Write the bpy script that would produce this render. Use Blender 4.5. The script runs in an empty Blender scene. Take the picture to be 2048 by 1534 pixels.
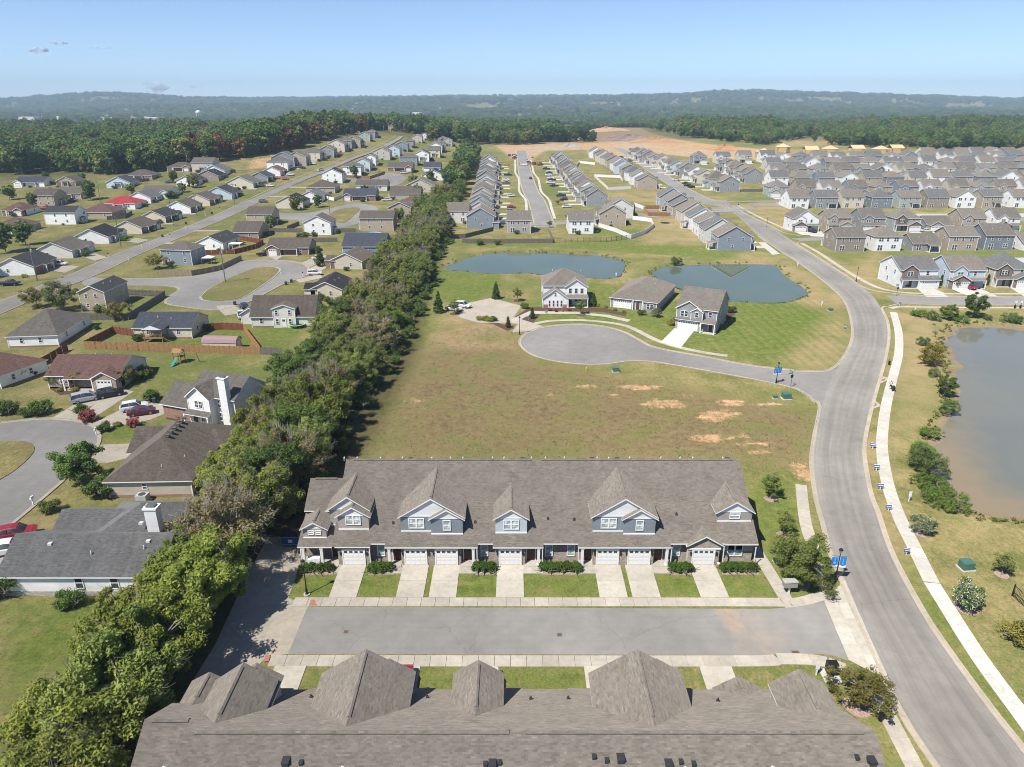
import bpy, math, random
import numpy as np
from mathutils import Vector
random.seed(7); rng = np.random.default_rng(11)
sc = bpy.context.scene
COL = sc.collection
R_ = math.radians
# ------------------------------------------------------------------ camera
FPX, CAMZ, HORIZON = 1420.0, 52.0, 208.0            # focal length in photo pixels, drone height, horizon row
PITCH = math.atan((767 - HORIZON) / FPX); CP, SP = math.cos(PITCH), math.sin(PITCH)
cam = bpy.data.objects.new('camera', bpy.data.cameras.new('camera')); COL.objects.link(cam)
cam.location = (0, 0, CAMZ); cam.rotation_euler = (math.pi/2 - PITCH, 0, 0)
cam.data.sensor_width = 36; cam.data.lens = 36*FPX/2048; cam.data.clip_start = .5; cam.data.clip_end = 60000
sc.camera = cam
# ------------------------------------------------------------------ sky, sun, exposure
EL, AZ = R_(54), R_(225)
world = bpy.data.worlds.new('World'); sc.world = world; world.use_nodes = True
wn = world.node_tree; bg = wn.nodes['Background']
sky = wn.nodes.new('ShaderNodeTexSky'); sky.sky_type = 'NISHITA'; sky.sun_disc = False
sky.sun_elevation = EL; sky.sun_rotation = AZ; sky.air_density = .55; sky.dust_density = .1; sky.ozone_density = 3.0; sky.altitude = 0
wn.links.new(sky.outputs[0], bg.inputs[0]); bg.inputs[1].default_value = 0.12
sun = bpy.data.objects.new('sun', bpy.data.lights.new('sun', 'SUN')); COL.objects.link(sun)
sun.data.energy = 5.0; sun.data.angle = R_(.53); sun.data.color = (1, .95, .87)
sdir = Vector((math.sin(AZ)*math.cos(EL), math.cos(AZ)*math.cos(EL), math.sin(EL)))
sun.rotation_euler = (-sdir).to_track_quat('-Z', 'Y').to_euler(); sun.location = (-200, -200, 300)
sc.view_settings.view_transform = 'Standard'; sc.view_settings.look = 'None'
sc.view_settings.exposure = 0.5; sc.view_settings.gamma = 1
sc.render.engine = 'CYCLES'; sc.cycles.max_bounces = 5; sc.cycles.diffuse_bounces = 2; sc.cycles.glossy_bounces = 2
sc.cycles.transmission_bounces = 2; sc.cycles.volume_bounces = 0; sc.cycles.transparent_max_bounces = 32
sc.cycles.use_denoising = True; sc.cycles.filter_width = 1.0; sc.cycles.caustics_reflective = False; sc.cycles.caustics_refractive = False
# ------------------------------------------------------------------ terrain and survey
def sstep(t): t = np.clip(t, 0, 1); return t*t*(3-2*t)
def hill(x, y):
    x = np.asarray(x, float); y = np.asarray(y, float)
    return 10*sstep((y-260)/450)*(1-sstep((y-900-450*sstep((x-60)/200))/700)) + 15*sstep((y-340)/300)*sstep((-x-10)/160)*(1-.85*sstep((-x-185)/140))*(1-sstep((y-750)/700))
def hz(x, y): return float(hill(x, y))
def at(px, py, z=None):
    """ground point seen at a photo pixel (2048 wide), on the terrain or on a level z"""
    dx = (px-1024)/FPX; b = (767-py)/FPX; dy = CP+b*SP; dz = -SP+b*CP
    if z is not None:
        t = (z-CAMZ)/dz; return Vector((dx*t, dy*t, z))
    t = -CAMZ/dz if dz < 0 else 9000
    if dy*t < 262: return Vector((dx*t, dy*t, 0))
    t = 200.
    while t < 12000 and CAMZ+dz*t > hz(dx*t, dy*t): t += max(1., t*.006)
    lo, hi = t-max(1., t*.007), t
    for _ in range(18):
        m = (lo+hi)/2
        if CAMZ+dz*m < hz(dx*m, dy*m): hi = m
        else: lo = m
    return Vector((dx*hi, dy*hi, hz(dx*hi, dy*hi)))
def A(*pts, z=None): return [at(p[0], p[1], z) for p in pts]
def sdf(x, y, poly):
    """signed distance to a polygon, positive inside"""
    P = np.array([(p[0], p[1]) for p in poly]); n = len(P)
    d = np.full(x.shape, 1e9); ins = np.zeros(x.shape, bool)
    for i in range(n):
        a, b = P[i], P[(i+1) % n]; e = b-a; L = e@e+1e-9
        t = np.clip(((x-a[0])*e[0]+(y-a[1])*e[1])/L, 0, 1)
        d = np.minimum(d, np.hypot(x-a[0]-t*e[0], y-a[1]-t*e[1]))
        c = (a[1] > y) != (b[1] > y)
        with np.errstate(divide='ignore', invalid='ignore'):
            xi = (b[0]-a[0])*(y-a[1])/(b[1]-a[1]+1e-12)+a[0]
        ins ^= c & (x < xi)
    return np.where(ins, d, -d)
def smooth_poly(pts, n=3):
    """Chaikin corner cutting of a closed outline"""
    P = [(p[0], p[1]) for p in pts]
    for _ in range(n):
        Q = []
        for i in range(len(P)):
            a, b = P[i], P[(i+1) % len(P)]
            Q += [(a[0]*.75+b[0]*.25, a[1]*.75+b[1]*.25), (a[0]*.25+b[0]*.75, a[1]*.25+b[1]*.75)]
        P = Q
    return P
def spline(pts, step=2.0):
    """Catmull-Rom through open polyline, resampled"""
    P = [np.array((p[0], p[1]), float) for p in pts]; P = [2*P[0]-P[1]]+P+[2*P[-1]-P[-2]]
    out = []
    for i in range(1, len(P)-2):
        n = max(2, int(np.linalg.norm(P[i+1]-P[i])/step))
        for k in range(n):
            t = k/n; a, b, c, d = P[i-1:i+3]
            out.append(.5*((2*b)+(c-a)*t+(2*a-5*b+4*c-d)*t*t+(3*b-a-3*c+d)*t**3))
    out.append(P[-2]); return [(float(q[0]), float(q[1])) for q in out]
# ------------------------------------------------------------------ mesh builder
def auto_uv(me):
    n = len(me.polygons)
    if not n: return
    nl = len(me.loops)
    co = np.empty(len(me.vertices)*3); me.vertices.foreach_get('co', co); co = co.reshape(-1, 3)
    li = np.empty(nl, int); me.loops.foreach_get('vertex_index', li)
    nor = np.empty(n*3); me.polygons.foreach_get('normal', nor); nor = nor.reshape(-1, 3)
    tot = np.empty(n, int); me.polygons.foreach_get('loop_total', tot)
    nn = np.repeat(nor, tot, axis=0)
    u = np.stack([-nn[:, 1], nn[:, 0], np.zeros(nl)], 1); L = np.linalg.norm(u, axis=1)
    flat = L < .05; u[flat] = (1, 0, 0); L[flat] = 1; u /= L[:, None]
    v = np.cross(nn, u); c = co[li]
    uv = np.stack([(c*u).sum(1), (c*v).sum(1)], 1).astype(np.float32)
    me.uv_layers.new(name='m').data.foreach_set('uv', uv.ravel())
def link(name, data, parent=None, loc=(0, 0, 0), rz=0):
    o = bpy.data.objects.new(name, data); COL.objects.link(o); o.location = loc
    if rz: o.rotation_euler = (0, 0, rz)
    if parent is not None: o.parent = parent
    return o
class MB:
    def __init__(s): s.v = []; s.f = []; s.m = []
    def poly(s, pts, mi=0):
        i = len(s.v); s.v += [tuple(p) for p in pts]; s.f.append(tuple(range(i, i+len(pts)))); s.m.append(mi)
    def box(s, x0, x1, y0, y1, z0, z1, mi=0, bottom=False):
        p = [(x0, y0, z0), (x1, y0, z0), (x1, y1, z0), (x0, y1, z0), (x0, y0, z1), (x1, y0, z1), (x1, y1, z1), (x0, y1, z1)]
        fs = [(0, 1, 5, 4), (1, 2, 6, 5), (2, 3, 7, 6), (3, 0, 4, 7), (4, 5, 6, 7)]+([(3, 2, 1, 0)] if bottom else [])
        for f in fs: s.poly([p[k] for k in f], mi)
    def hull4(s, base, z0, z1, mi=0, inset=0.):
        """prism on a quad/polygon base, optionally tapered towards its centre"""
        n = len(base); cx = sum(p[0] for p in base)/n; cy = sum(p[1] for p in base)/n
        top = [(p[0]+(cx-p[0])*inset, p[1]+(cy-p[1])*inset, z1) for p in base]; b = [(p[0], p[1], z0) for p in base]
        for i in range(n): j = (i+1) % n; s.poly([b[i], b[j], top[j], top[i]], mi)
        s.poly(top, mi)
    def tube(s, p0, p1, r0, r1=None, n=6, mi=0, cap=True):
        r1 = r0 if r1 is None else r1
        p0, p1 = Vector(p0), Vector(p1); d = (p1-p0); d = d.normalized() if d.length > 1e-6 else Vector((0, 0, 1))
        a = d.orthogonal().normalized(); b = d.cross(a); i = len(s.v)
        for p, r in ((p0, r0), (p1, r1)):
            for k in range(n):
                t = 2*math.pi*k/n; s.v.append(tuple(p+(a*math.cos(t)+b*math.sin(t))*r))
        for k in range(n):
            j = (k+1) % n; s.f.append((i+k, i+j, i+n+j, i+n+k)); s.m.append(mi)
        if cap: s.f.append(tuple(i+n+k for k in range(n))); s.m.append(mi)
    def lathe(s, prof, n=10, mi=0, c=(0, 0)):
        i = len(s.v)
        for r, z in prof:
            for k in range(n):
                t = 2*math.pi*k/n; s.v.append((c[0]+r*math.cos(t), c[1]+r*math.sin(t), z))
        for q in range(len(prof)-1):
            for k in range(n):
                j = (k+1) % n; s.f.append((i+q*n+k, i+q*n+j, i+(q+1)*n+j, i+(q+1)*n+k)); s.m.append(mi)
    def mesh(s, name, mats, smooth=False):
        me = bpy.data.meshes.new(name); me.from_pydata(s.v, [], s.f)
        for m in mats: me.materials.append(M(m))
        if len(mats) > 1: me.polygons.foreach_set('material_index', s.m)
        if smooth: me.polygons.foreach_set('use_smooth', [True]*len(s.f))
        me.update(); auto_uv(me); return me
    def build(s, name, mats, parent=None, loc=(0, 0, 0), rz=0, smooth=False):
        mats = [mats] if isinstance(mats, str) else mats
        return link(name, s.mesh(name, mats, smooth), parent, loc, rz)
def tag(o, label, cat, group=None):
    o['label'] = label; o['category'] = cat
    if group: o['group'] = group
    return o
def thing(name, label, cat, loc, rz=0, group=None):
    o = link(name, None, None, loc, rz); o.empty_display_size = .5; return tag(o, label, cat, group)
def struct(o, kind='structure', label=None):
    o['kind'] = kind
    if label: o['label'] = label
    return o
def copy_tree(src, loc, rz=0, label=None, group=None, scale=None):
    r = src.copy(); COL.objects.link(r); r.location = loc; r.rotation_euler = (0, 0, rz)
    if scale is not None: r.scale = scale
    if label: r['label'] = label
    if group: r['group'] = group
    for ch in src.children:
        c = ch.copy(); COL.objects.link(c); c.parent = r
        for g in ch.children:
            d = g.copy(); COL.objects.link(d); d.parent = c
    return r
ORD = ['first', 'second', 'third', 'fourth', 'fifth', 'sixth', 'seventh', 'eighth', 'ninth', 'tenth', 'eleventh', 'twelfth']
def nth(i):
    if i < 12: return ORD[i]
    k = i+1; return str(k)+('th' if 10 < k % 100 < 14 else {1: 'st', 2: 'nd', 3: 'rd'}.get(k % 10, 'th'))
# ------------------------------------------------------------------ materials
_M = {}; _B = {}
def M(name):
    if name not in _M: _M[name] = make_material(name)
    return _M[name]
class NT:
    def __init__(s, name):
        s.m = bpy.data.materials.new(name); s.m.use_nodes = True; s.t = s.m.node_tree; s.b = s.t.nodes['Principled BSDF']
    def n(s, typ, **kw):
        o = s.t.nodes.new('ShaderNode'+typ)
        for k, v in kw.items():
            if k.startswith('_'): setattr(o, k[1:], v)
        for k, v in kw.items():
            if k.startswith('_'): continue
            key = k.replace('__', ' ') if not k[-1].isdigit() else k
            sock = o.inputs[int(k[1:])] if (k[0] == 'i' and k[1:].isdigit()) else o.inputs[key]
            if isinstance(v, bpy.types.NodeSocket): s.t.links.new(v, sock)
            else: sock.default_value = v
        return o
    def mix(s, a, b, f, blend='MIX'):
        o = s.t.nodes.new('ShaderNodeMix'); o.data_type = 'RGBA'; o.blend_type = blend
        for sock, v in ((o.inputs[6], a), (o.inputs[7], b), (o.inputs[0], f)):
            if isinstance(v, bpy.types.NodeSocket): s.t.links.new(v, sock)
            elif isinstance(v, (tuple, list)): sock.default_value = (*v[:3], 1)
            else: sock.default_value = v
        return o.outputs[2]
    def math(s, op, a, b=0., clamp=False):
        o = s.t.nodes.new('ShaderNodeMath'); o.operation = op; o.use_clamp = clamp
        for sock, v in ((o.inputs[0], a), (o.inputs[1], b)):
            if isinstance(v, bpy.types.NodeSocket): s.t.links.new(v, sock)
            else: sock.default_value = v
        return o.outputs[0]
    def ramp(s, f, stops):
        o = s.t.nodes.new('ShaderNodeValToRGB'); s.t.links.new(f, o.inputs[0]); e = o.color_ramp.elements
        while len(e) < len(stops): e.new(.5)
        for k, (p, c) in enumerate(stops):
            e[k].position = p; e[k].color = (*(c if isinstance(c, (tuple, list)) else (c, c, c)), 1)
        return o.outputs[0]
    def noise(s, vec, scale, detail=4, rough=.55, out=0): return s.n('TexNoise', Vector=vec, Scale=scale, Detail=detail, Roughness=rough).outputs[out]
    def pos(s): return s.n('NewGeometry').outputs['Position']
    def objc(s): return s.n('TexCoord').outputs['Object']
    def uv(s): return s.n('TexCoord').outputs['UV']
    def scl(s, vec, sx, sy, sz=1): 
        o = s.n('Mapping', Vector=vec); o.inputs['Scale'].default_value = (sx, sy, sz); return o.outputs[0]
    def fin(s, col, rough=.8, bump=None, dist=.05, strength=.5, metal=0., spec=.3):
        if rough > .85: s.b.inputs['Diffuse Roughness'].default_value = .9
        for k, v in (('Base Color', col), ('Roughness', rough), ('Metallic', metal)):
            if isinstance(v, bpy.types.NodeSocket): s.t.links.new(v, s.b.inputs[k])
            elif isinstance(v, (tuple, list)): s.b.inputs[k].default_value = (*v[:3], 1)
            else: s.b.inputs[k].default_value = v
        s.b.inputs['Specular IOR Level'].default_value = spec
        if bump is not None:
            o = s.n('Bump', Height=bump, Distance=dist, Strength=strength); s.t.links.new(o.outputs[0], s.b.inputs['Normal'])
        return s.m
PAINT = dict(white=(.86, .86, .84), cream=(.66, .59, .46), tan=(.44, .37, .28), beige=(.56, .50, .41), greige=(.42, .39, .35), gray=(.30, .31, .31),
    bluegray=(.255, .295, .335), steel=(.22, .25, .28), sage=(.40, .45, .42), paleblue=(.55, .63, .70), navy=(.10, .15, .24), taupe=(.33, .28, .23),
    offwhite=(.70, .68, .62), blue=(.20, .30, .42))
SHINGLE = dict(weathered=(.196, .173, .147), graybrown=(.160, .142, .122), brown=(.135, .113, .094), charcoal=(.062, .062, .064), slate=(.072, .080, .098),
    black=(.038, .038, .040), redbrown=(.165, .098, .082), gray=(.150, .148, .145), red=(.42, .055, .055))
BRICKS = dict(brick=(.27, .115, .075), brick_taupe=(.27, .225, .185), brick_dark=(.135, .085, .068), brick_tan=(.40, .30, .22), stone=(.36, .33, .29))
def make_material(name):
    k = name.split(':')
    t = NT(name)
    if k[0] == 'shingle':
        c = SHINGLE[k[1]]; uv = t.uv()
        br = t.n('TexBrick', Vector=uv, Scale=1.0, Color1=(1, 1, 1, 1), Color2=(.0, .0, .0, 1), Mortar=(.5, .5, .5, 1), _offset=.37, _squash=1.0)
        br.inputs['Brick Width'].default_value = .52; br.inputs['Row Height'].default_value = .145; br.inputs['Mortar Size'].default_value = .0; br.inputs['Bias'].default_value = 0
        br2 = t.n('TexBrick', Vector=uv, Scale=1.0, Color1=(1, 1, 1, 1), Color2=(0, 0, 0, 1), Mortar=(.2, .2, .2, 1), _offset=.5)
        br2.inputs['Brick Width'].default_value = .33; br2.inputs['Row Height'].default_value = .145; br2.inputs['Mortar Size'].default_value = .006
        n1 = t.noise(t.scl(uv, .5, .5), 1.0, 3); n2 = t.noise(uv, 9, 2)
        f = t.math('ADD', t.math('MULTIPLY', br.outputs[0], .30), t.math('MULTIPLY', br2.outputs[0], .40))
        f = t.math('ADD', f, t.math('MULTIPLY', n2, .30))
        col = t.ramp(f, [(.08, tuple(v*.66 for v in c)), (.5, c), (.72, tuple(v*1.12 for v in c)), (.95, tuple(min(1, v*1.5) for v in c))])
        col = t.mix(col, t.ramp(n1, [(.3, .90), (.7, 1.06)]), 1., 'MULTIPLY')
        strk = t.noise(t.scl(uv, 1.6, .12), 1.0, 3)
        col = t.mix(col, t.ramp(strk, [(.35, .82), (.6, 1.06)]), .15 if k[1] == 'weathered' else .7, 'MULTIPLY')
        r = t.n('TexWave', Vector=t.scl(uv, 0, 1.0), Scale=3.4, Distortion=0., _wave_type='BANDS', _bands_direction='Y', _wave_profile='SAW')
        return t.fin(col, .92, t.math('ADD', br2.outputs[0], t.math('MULTIPLY', r.outputs[1], .6)), .012, .6, spec=.15)
    if k[0] == 'siding':
        c = PAINT[k[1]]; uv = t.uv()
        w = t.n('TexWave', Vector=uv, Scale=3.2/1.0/1.55, Distortion=0., _wave_type='BANDS', _bands_direction='Y', _wave_profile='SAW').outputs[1]
        n = t.noise(t.scl(uv, .35, .9), 1.2, 4)
        col = t.mix(c, t.ramp(n, [(.3, .86), (.7, 1.06)]), 1., 'MULTIPLY')
        col = t.mix(col, t.ramp(w, [(.0, .80), (.12, 1.0)]), .55, 'MULTIPLY')
        return t.fin(col, .55, w, .03, .7, spec=.35)
    if k[0] in BRICKS:
        c = BRICKS[k[0]]; uv = t.uv()
        b = t.n('TexBrick', Vector=uv, Scale=1.0, Color1=(*[v*1.25 for v in c], 1), Color2=(*[v*.72 for v in c], 1), Mortar=(.42, .39, .35, 1))
        b.inputs['Brick Width'].default_value = .22; b.inputs['Row Height'].default_value = .075; b.inputs['Mortar Size'].default_value = .008
        n = t.noise(uv, 2.2, 4); col = t.mix(b.outputs[0], t.ramp(n, [(.3, .75), (.7, 1.15)]), 1., 'MULTIPLY')
        return t.fin(col, .9, b.outputs[1], .01, -.5)
    if k[0] == 'paint':      # paint:r,g,b[:rough[:metal]]
        c = tuple(float(q) for q in k[1].split(',')); rough = float(k[2]) if len(k) > 2 else .5; met = float(k[3]) if len(k) > 3 else 0
        n = t.noise(t.objc(), 3.0, 4); col = t.mix(c, t.ramp(n, [(.3, .88), (.7, 1.06)]), 1., 'MULTIPLY')
        return t.fin(col, rough, metal=met, spec=.4)
    if k[0] == 'car':
        c = tuple(float(q) for q in k[1].split(','))
        t.b.inputs['Coat Weight'].default_value = .6; t.b.inputs['Coat Roughness'].default_value = .06
        return t.fin(c, .38, metal=.25, spec=.5)
    if k[0] == 'glass':
        c = (.035, .042, .05) if len(k) < 2 else (.30, .34, .34)
        n = t.noise(t.objc(), 1.3, 2); col = t.mix(c, tuple(v*2.2 for v in c), t.ramp(n, [(.45, 0.), (.6, 1.)]))
        return t.fin(col, .08, spec=.6)
    if k[0] == 'trim': return t.fin(t.mix((.80, .80, .78), (.70, .69, .66), t.noise(t.objc(), 1.6, 4)), .5)
    if k[0] == 'fence':      # fence:wood tone
        c = dict(gray=(.19, .17, .145), honey=(.40, .23, .10), red=(.235, .085, .045), cedar=(.36, .17, .075), pale=(.38, .31, .20), brown=(.13, .075, .05))[k[1]]
        uv = t.uv(); b = t.n('TexBrick', Vector=uv, Scale=1., Color1=(*[v*1.18 for v in c], 1), Color2=(*[v*.78 for v in c], 1), Mortar=(*[v*.35 for v in c], 1), _offset=0)
        b.inputs['Brick Width'].default_value = .14; b.inputs['Row Height'].default_value = 6; b.inputs['Mortar Size'].default_value = .008
        n = t.noise(t.scl(uv, 4, .6), 1.4, 4); col = t.mix(b.outputs[0], t.ramp(n, [(.3, .72), (.7, 1.15)]), 1., 'MULTIPLY')
        return t.fin(col, .9, b.outputs[1], .015, -.4)
    if k[0] == 'asphalt':
        P = t.pos(); c = dict(old=(.222, .207, .186), street=(.232, .222, .207), dark=(.20, .19, .178), blue=(.215, .205, .193))[k[1]]
        big = t.noise(P, .05, 5, .6); mid = t.noise(P, .55, 4, .6); fine = t.noise(P, 14, 2)
        col = t.mix(tuple(v*.84 for v in c), tuple(v*1.12 for v in c), t.ramp(big, [(.33, 0.), (.67, 1.)]))
        col = t.mix(col, t.ramp(mid, [(.3, .90), (.7, 1.06)]), 1., 'MULTIPLY'); col = t.mix(col, t.ramp(fine, [(.3, .88), (.7, 1.1)]), .8, 'MULTIPLY')
        stain = t.noise(P, .22, 6, .7); col = t.mix(col, t.ramp(stain, [(.30, .72), (.40, 1.)]), .55, 'MULTIPLY')
        if len(k) > 2 and k[2] == 'track':   # wheel tracks and pale shoulders along the lanes
            u = t.n('SeparateXYZ', Vector=t.uv()).outputs[0]; wob = t.math('ADD', u, t.math('MULTIPLY', t.math('SUBTRACT', t.noise(P, .06, 3), .5), .16))
            col = t.mix(col, t.ramp(wob, [(.0, 1.12), (.10, 1.10), (.2, .94), (.27, .88), (.36, 1.06), (.43, .93), (.5, 1.05), (.58, .92), (.66, 1.05), (.74, .87), (.81, .95), (.92, 1.10)]), .85, 'MULTIPLY')
            sk = t.noise(t.scl(t.uv(), 26, .05), 1., 3); col = t.mix(col, t.ramp(sk, [(.35, .92), (.65, 1.07)]), .8, 'MULTIPLY')
            cr = t.n('TexVoronoi', Vector=t.n('VectorMath', i0=P, i1=t.n('TexNoise', Vector=P, Scale=.9, Detail=3.).outputs[1]).outputs[0], Scale=.09, _feature='DISTANCE_TO_EDGE').outputs[0]; col = t.mix(col, t.ramp(cr, [(.0, .62), (.0045, 1.)]), .55, 'MULTIPLY')
        else:
            cr = t.n('TexVoronoi', Vector=t.n('VectorMath', i0=P, i1=t.n('TexNoise', Vector=P, Scale=.9, Detail=3.).outputs[1]).outputs[0], Scale=.075, _feature='DISTANCE_TO_EDGE').outputs[0]; col = t.mix(col, t.ramp(cr, [(.0, .66), (.004, 1.)]), .5, 'MULTIPLY')
            arc = t.n('TexWave', Vector=t.scl(P, .05, .4), Scale=.8, Distortion=4., Detail=3., _wave_type='RINGS').outputs[1]; col = t.mix(col, t.ramp(arc, [(.0, .95), (.5, 1.02)]), .35, 'MULTIPLY')
        if len(k) > 2 and k[2] == 'clay':   # clay washed over the tarmac
            a = t.n('Attribute', _attribute_name='clay').outputs['Fac']
            col = t.mix(col, (.50, .30, .15), t.math('MULTIPLY', a, t.ramp(mid, [(.3, .15), (.62, .95)]), True))
        return t.fin(col, .92, fine, .01, .4, spec=.15)
    if k[0] == 'concrete':
        c = dict(walk=(.395, .36, .305), drive=(.425, .39, .33), white=(.53, .515, .475), kerb=(.36, .315, .25), lot=(.36, .32, .262), pale=(.46, .435, .385), old=(.38, .33, .27), brickpad=(.38, .16, .12))[k[1]]
        P = t.pos(); a = t.noise(P, .22, 5, .6); b = t.noise(P, 1.7, 5, .65); f = t.noise(P, 18, 2)
        rnd = t.n('ObjectInfo').outputs['Random']
        col = t.mix(c, t.ramp(a, [(.3, .84), (.7, 1.08)]), 1., 'MULTIPLY'); col = t.mix(col, t.ramp(b, [(.3, .88), (.65, 1.06)]), 1., 'MULTIPLY')
        col = t.mix(col, t.ramp(rnd, [(0., .93), (1., 1.06)]), 1., 'MULTIPLY')
        st = t.noise(P, .7, 6, .75); col = t.mix(col, t.ramp(st, [(.34, .74), (.46, 1.)]), .5, 'MULTIPLY')
        return t.fin(col, .88, f, .006, .4, spec=.2)
    if k[0] == 'mulch':
        P = t.pos(); n = t.noise(P, 7, 3); c = dict(brown=(.085, .05, .035), gray=(.24, .18, .15), pink=(.30, .215, .18))[k[1]]
        return t.fin(t.mix(tuple(v*.6 for v in c), tuple(v*1.4 for v in c), t.ramp(n, [(.3, 0.), (.7, 1.)])), .95, n, .08, .9)
    if k[0] == 'water':
        P = t.pos(); n = t.noise(t.scl(P, 1, 1.6), 1.6, 3); n0 = t.noise(P, .035, 3)
        c = dict(pond=((.085, .112, .070), (.112, .138, .088)), muddy=((.150, .160, .140), (.185, .185, .150)))[k[1]]
        t.b.inputs['IOR'].default_value = 1.33
        col = t.mix(c[0], c[1], t.ramp(n0, [(.3, 0.), (.7, 1.)]))
        if k[1] == 'muddy': col = t.mix(col, (.255, .20, .125), t.ramp(t.math('ADD', t.n('Attribute', _attribute_name='shallow').outputs['Fac'], t.math('MULTIPLY', t.math('SUBTRACT', t.noise(P, .35, 4), .5), .5)), [(.25, 0.), (.75, 1.)]))
        return t.fin(col, .02 if k[1] == 'pond' else .05, n, .006, .05, spec=.6)
    if k[0] == 'leaf':   # leaf:dark r,g,b:light r,g,b
        c0 = tuple(float(q) for q in k[1].split(',')); c1 = tuple(float(q) for q in k[2].split(','))
        rnd = t.n('ObjectInfo').outputs['Random']; isl = t.n('NewGeometry').outputs['Random Per Island']
        cl = t.noise(t.objc(), .55 if len(k) < 4 else float(k[3]), 3)
        f = t.math('ADD', t.math('MULTIPLY', isl, .45), t.math('MULTIPLY', t.ramp(cl, [(.32, 0.), (.68, 1.)]), .55))
        col = t.mix(c0, c1, f)
        hs = t.n('HueSaturation', Color=col, Fac=1.0)
        t.t.links.new(t.math('ADD', t.math('MULTIPLY', rnd, .03), .487), hs.inputs['Hue'])
        t.t.links.new(t.math('ADD', t.math('MULTIPLY', t.math('FRACT', t.math('MULTIPLY', rnd, 7.3)), .40), .82), hs.inputs['Value'])
        col = hs.outputs[0]
        m = t.fin(col, .7, spec=.2)
        tr = t.n('BsdfTranslucent', Color=col); mx = t.n('MixShader', Fac=.33)
        t.t.links.new(t.b.outputs[0], mx.inputs[1]); t.t.links.new(tr.outputs[0], mx.inputs[2])
        t.t.links.new(mx.outputs[0], t.t.nodes['Material Output'].inputs[0]); return m
    if k[0] == 'bark':
        c = dict(gray=(.24, .21, .18), brown=(.12, .09, .07), pale=(.34, .31, .27))[k[1]]; n = t.noise(t.scl(t.objc(), 6, 6, 1), 2, 4)
        return t.fin(t.mix(tuple(v*.6 for v in c), tuple(v*1.3 for v in c), n), .95)
    if k[0] == 'ground': return ground_material(t, len(k) > 1)
    raise KeyError(name)
def ground_material(t, lawn=False):
    P = t.pos(); z = t.n('Attribute', _attribute_name='zone'); z2 = t.n('Attribute', _attribute_name='zone2')
    sp = t.n('SeparateColor', Color=z.outputs['Color']).outputs; sp2 = t.n('SeparateColor', Color=z2.outputs['Color']).outputs
    big = t.noise(P, .018, 5, .6); mid = t.noise(P, .12, 6, .62); sm = t.noise(P, .75, 5, .65); fine = t.noise(P, 5, 3, .7)
    # base lawn: sun-bleached olive with straw and green patches, broken down to tuft size
    tuft = t.noise(t.scl(P, 1.0, .55), 1.7, 4, .7); spk = t.noise(P, 3.2, 3, .75)
    mix1 = t.math('ADD', t.math('MULTIPLY', mid, .55), t.math('MULTIPLY', tuft, .45))
    col = t.mix((.122, .130, .040), (.295, .238, .108), t.ramp(mix1, [(.40, 0.), (.60, 1.)]))
    col = t.mix(col, (.105, .140, .034), t.ramp(t.math('ADD', t.math('MULTIPLY', big, .6), t.math('MULTIPLY', sm, .4)), [(.48, 0.), (.58, .85)]))
    col = t.mix(col, (.33, .265, .15), t.math('MULTIPLY', t.ramp(spk, [(.56, 0.), (.68, 1.)]), .45)); col = t.mix(col, (.055, .055, .022), t.math('MULTIPLY', t.ramp(spk, [(.34, 1.), (.44, 0.)]), .5))
    lush = t.mix((.055, .100, .014), (.165, .195, .045), t.ramp(t.math('ADD', t.math('MULTIPLY', sm, .5), t.math('MULTIPLY', spk, .5)), [(.36, 0.), (.64, 1.)])); lush = t.mix(lush, (.25, .195, .085), t.math('MULTIPLY', t.ramp(t.noise(P, .42, 4, .65), [(.54, 0.), (.68, 1.)]), .7))
    col = t.mix(col, lush, t.math('MULTIPLY', sp[1], t.ramp(mid, [(.25, 1.), (.75, .65)])))
    brown = t.mix((.070, .052, .028), (.190, .135, .072), t.ramp(t.math('ADD', t.math('MULTIPLY', sm, .5), t.math('MULTIPLY', spk, .5)), [(.38, 0.), (.62, 1.)]))
    col = t.mix(col, brown, t.math('MULTIPLY', sp[2], t.ramp(mix1, [(.42, 0.), (.54, 1.)]), True))
    straw = t.mix((.26, .195, .098), (.36, .27, .15), sm)
    col = t.mix(col, straw, t.math('MULTIPLY', sp2[1], t.ramp(mid, [(.3, .25), (.6, .95)]), True))
    if lawn: return t.fin(t.mix(t.mix(col, (.19, .135, .07), t.ramp(t.noise(P, .21, 4), [(.42, 0.), (.6, .7)])), t.ramp(fine, [(.25, .75), (.75, 1.2)]), .85, 'MULTIPLY'), .97, fine, .12, .75, spec=.08)
    # bare clay where the turf is worn through
    soil = t.mix((.37, .215, .105), (.52, .35, .205), t.ramp(sm, [(.3, 0.), (.7, 1.)])); soil = t.mix(soil, (.40, .345, .28), t.ramp(big, [(.5, 0.), (.62, .75)])); soil = t.mix(soil, t.ramp(mid, [(.3, .78), (.7, 1.1)]), 1., 'MULTIPLY')
    sf = t.math('ADD', sp[0], t.math('MULTIPLY', t.math('SUBTRACT', t.math('ADD', t.math('MULTIPLY', sm, .5), t.math('MULTIPLY', tuft, .5)), .5), 1.9)); col = t.mix(col, soil, t.math('MULTIPLY', t.ramp(sf, [(.34, 0.), (.68, 1.)]), t.ramp(sp[0], [(.04, 0.), (.2, 1.)])))
    mud = t.mix((.165, .125, .080), (.26, .205, .135), t.ramp(mid, [(.3, 0.), (.7, 1.)])); col = t.mix(col, mud, t.ramp(z.outputs['Alpha'], [(.42, 0.), (.62, 1.)]))
    wood = t.mix((.030, .034, .014), (.075, .065, .030), t.ramp(sm, [(.3, 0.), (.7, 1.)])); col = t.mix(col, wood, sp2[0])
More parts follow.
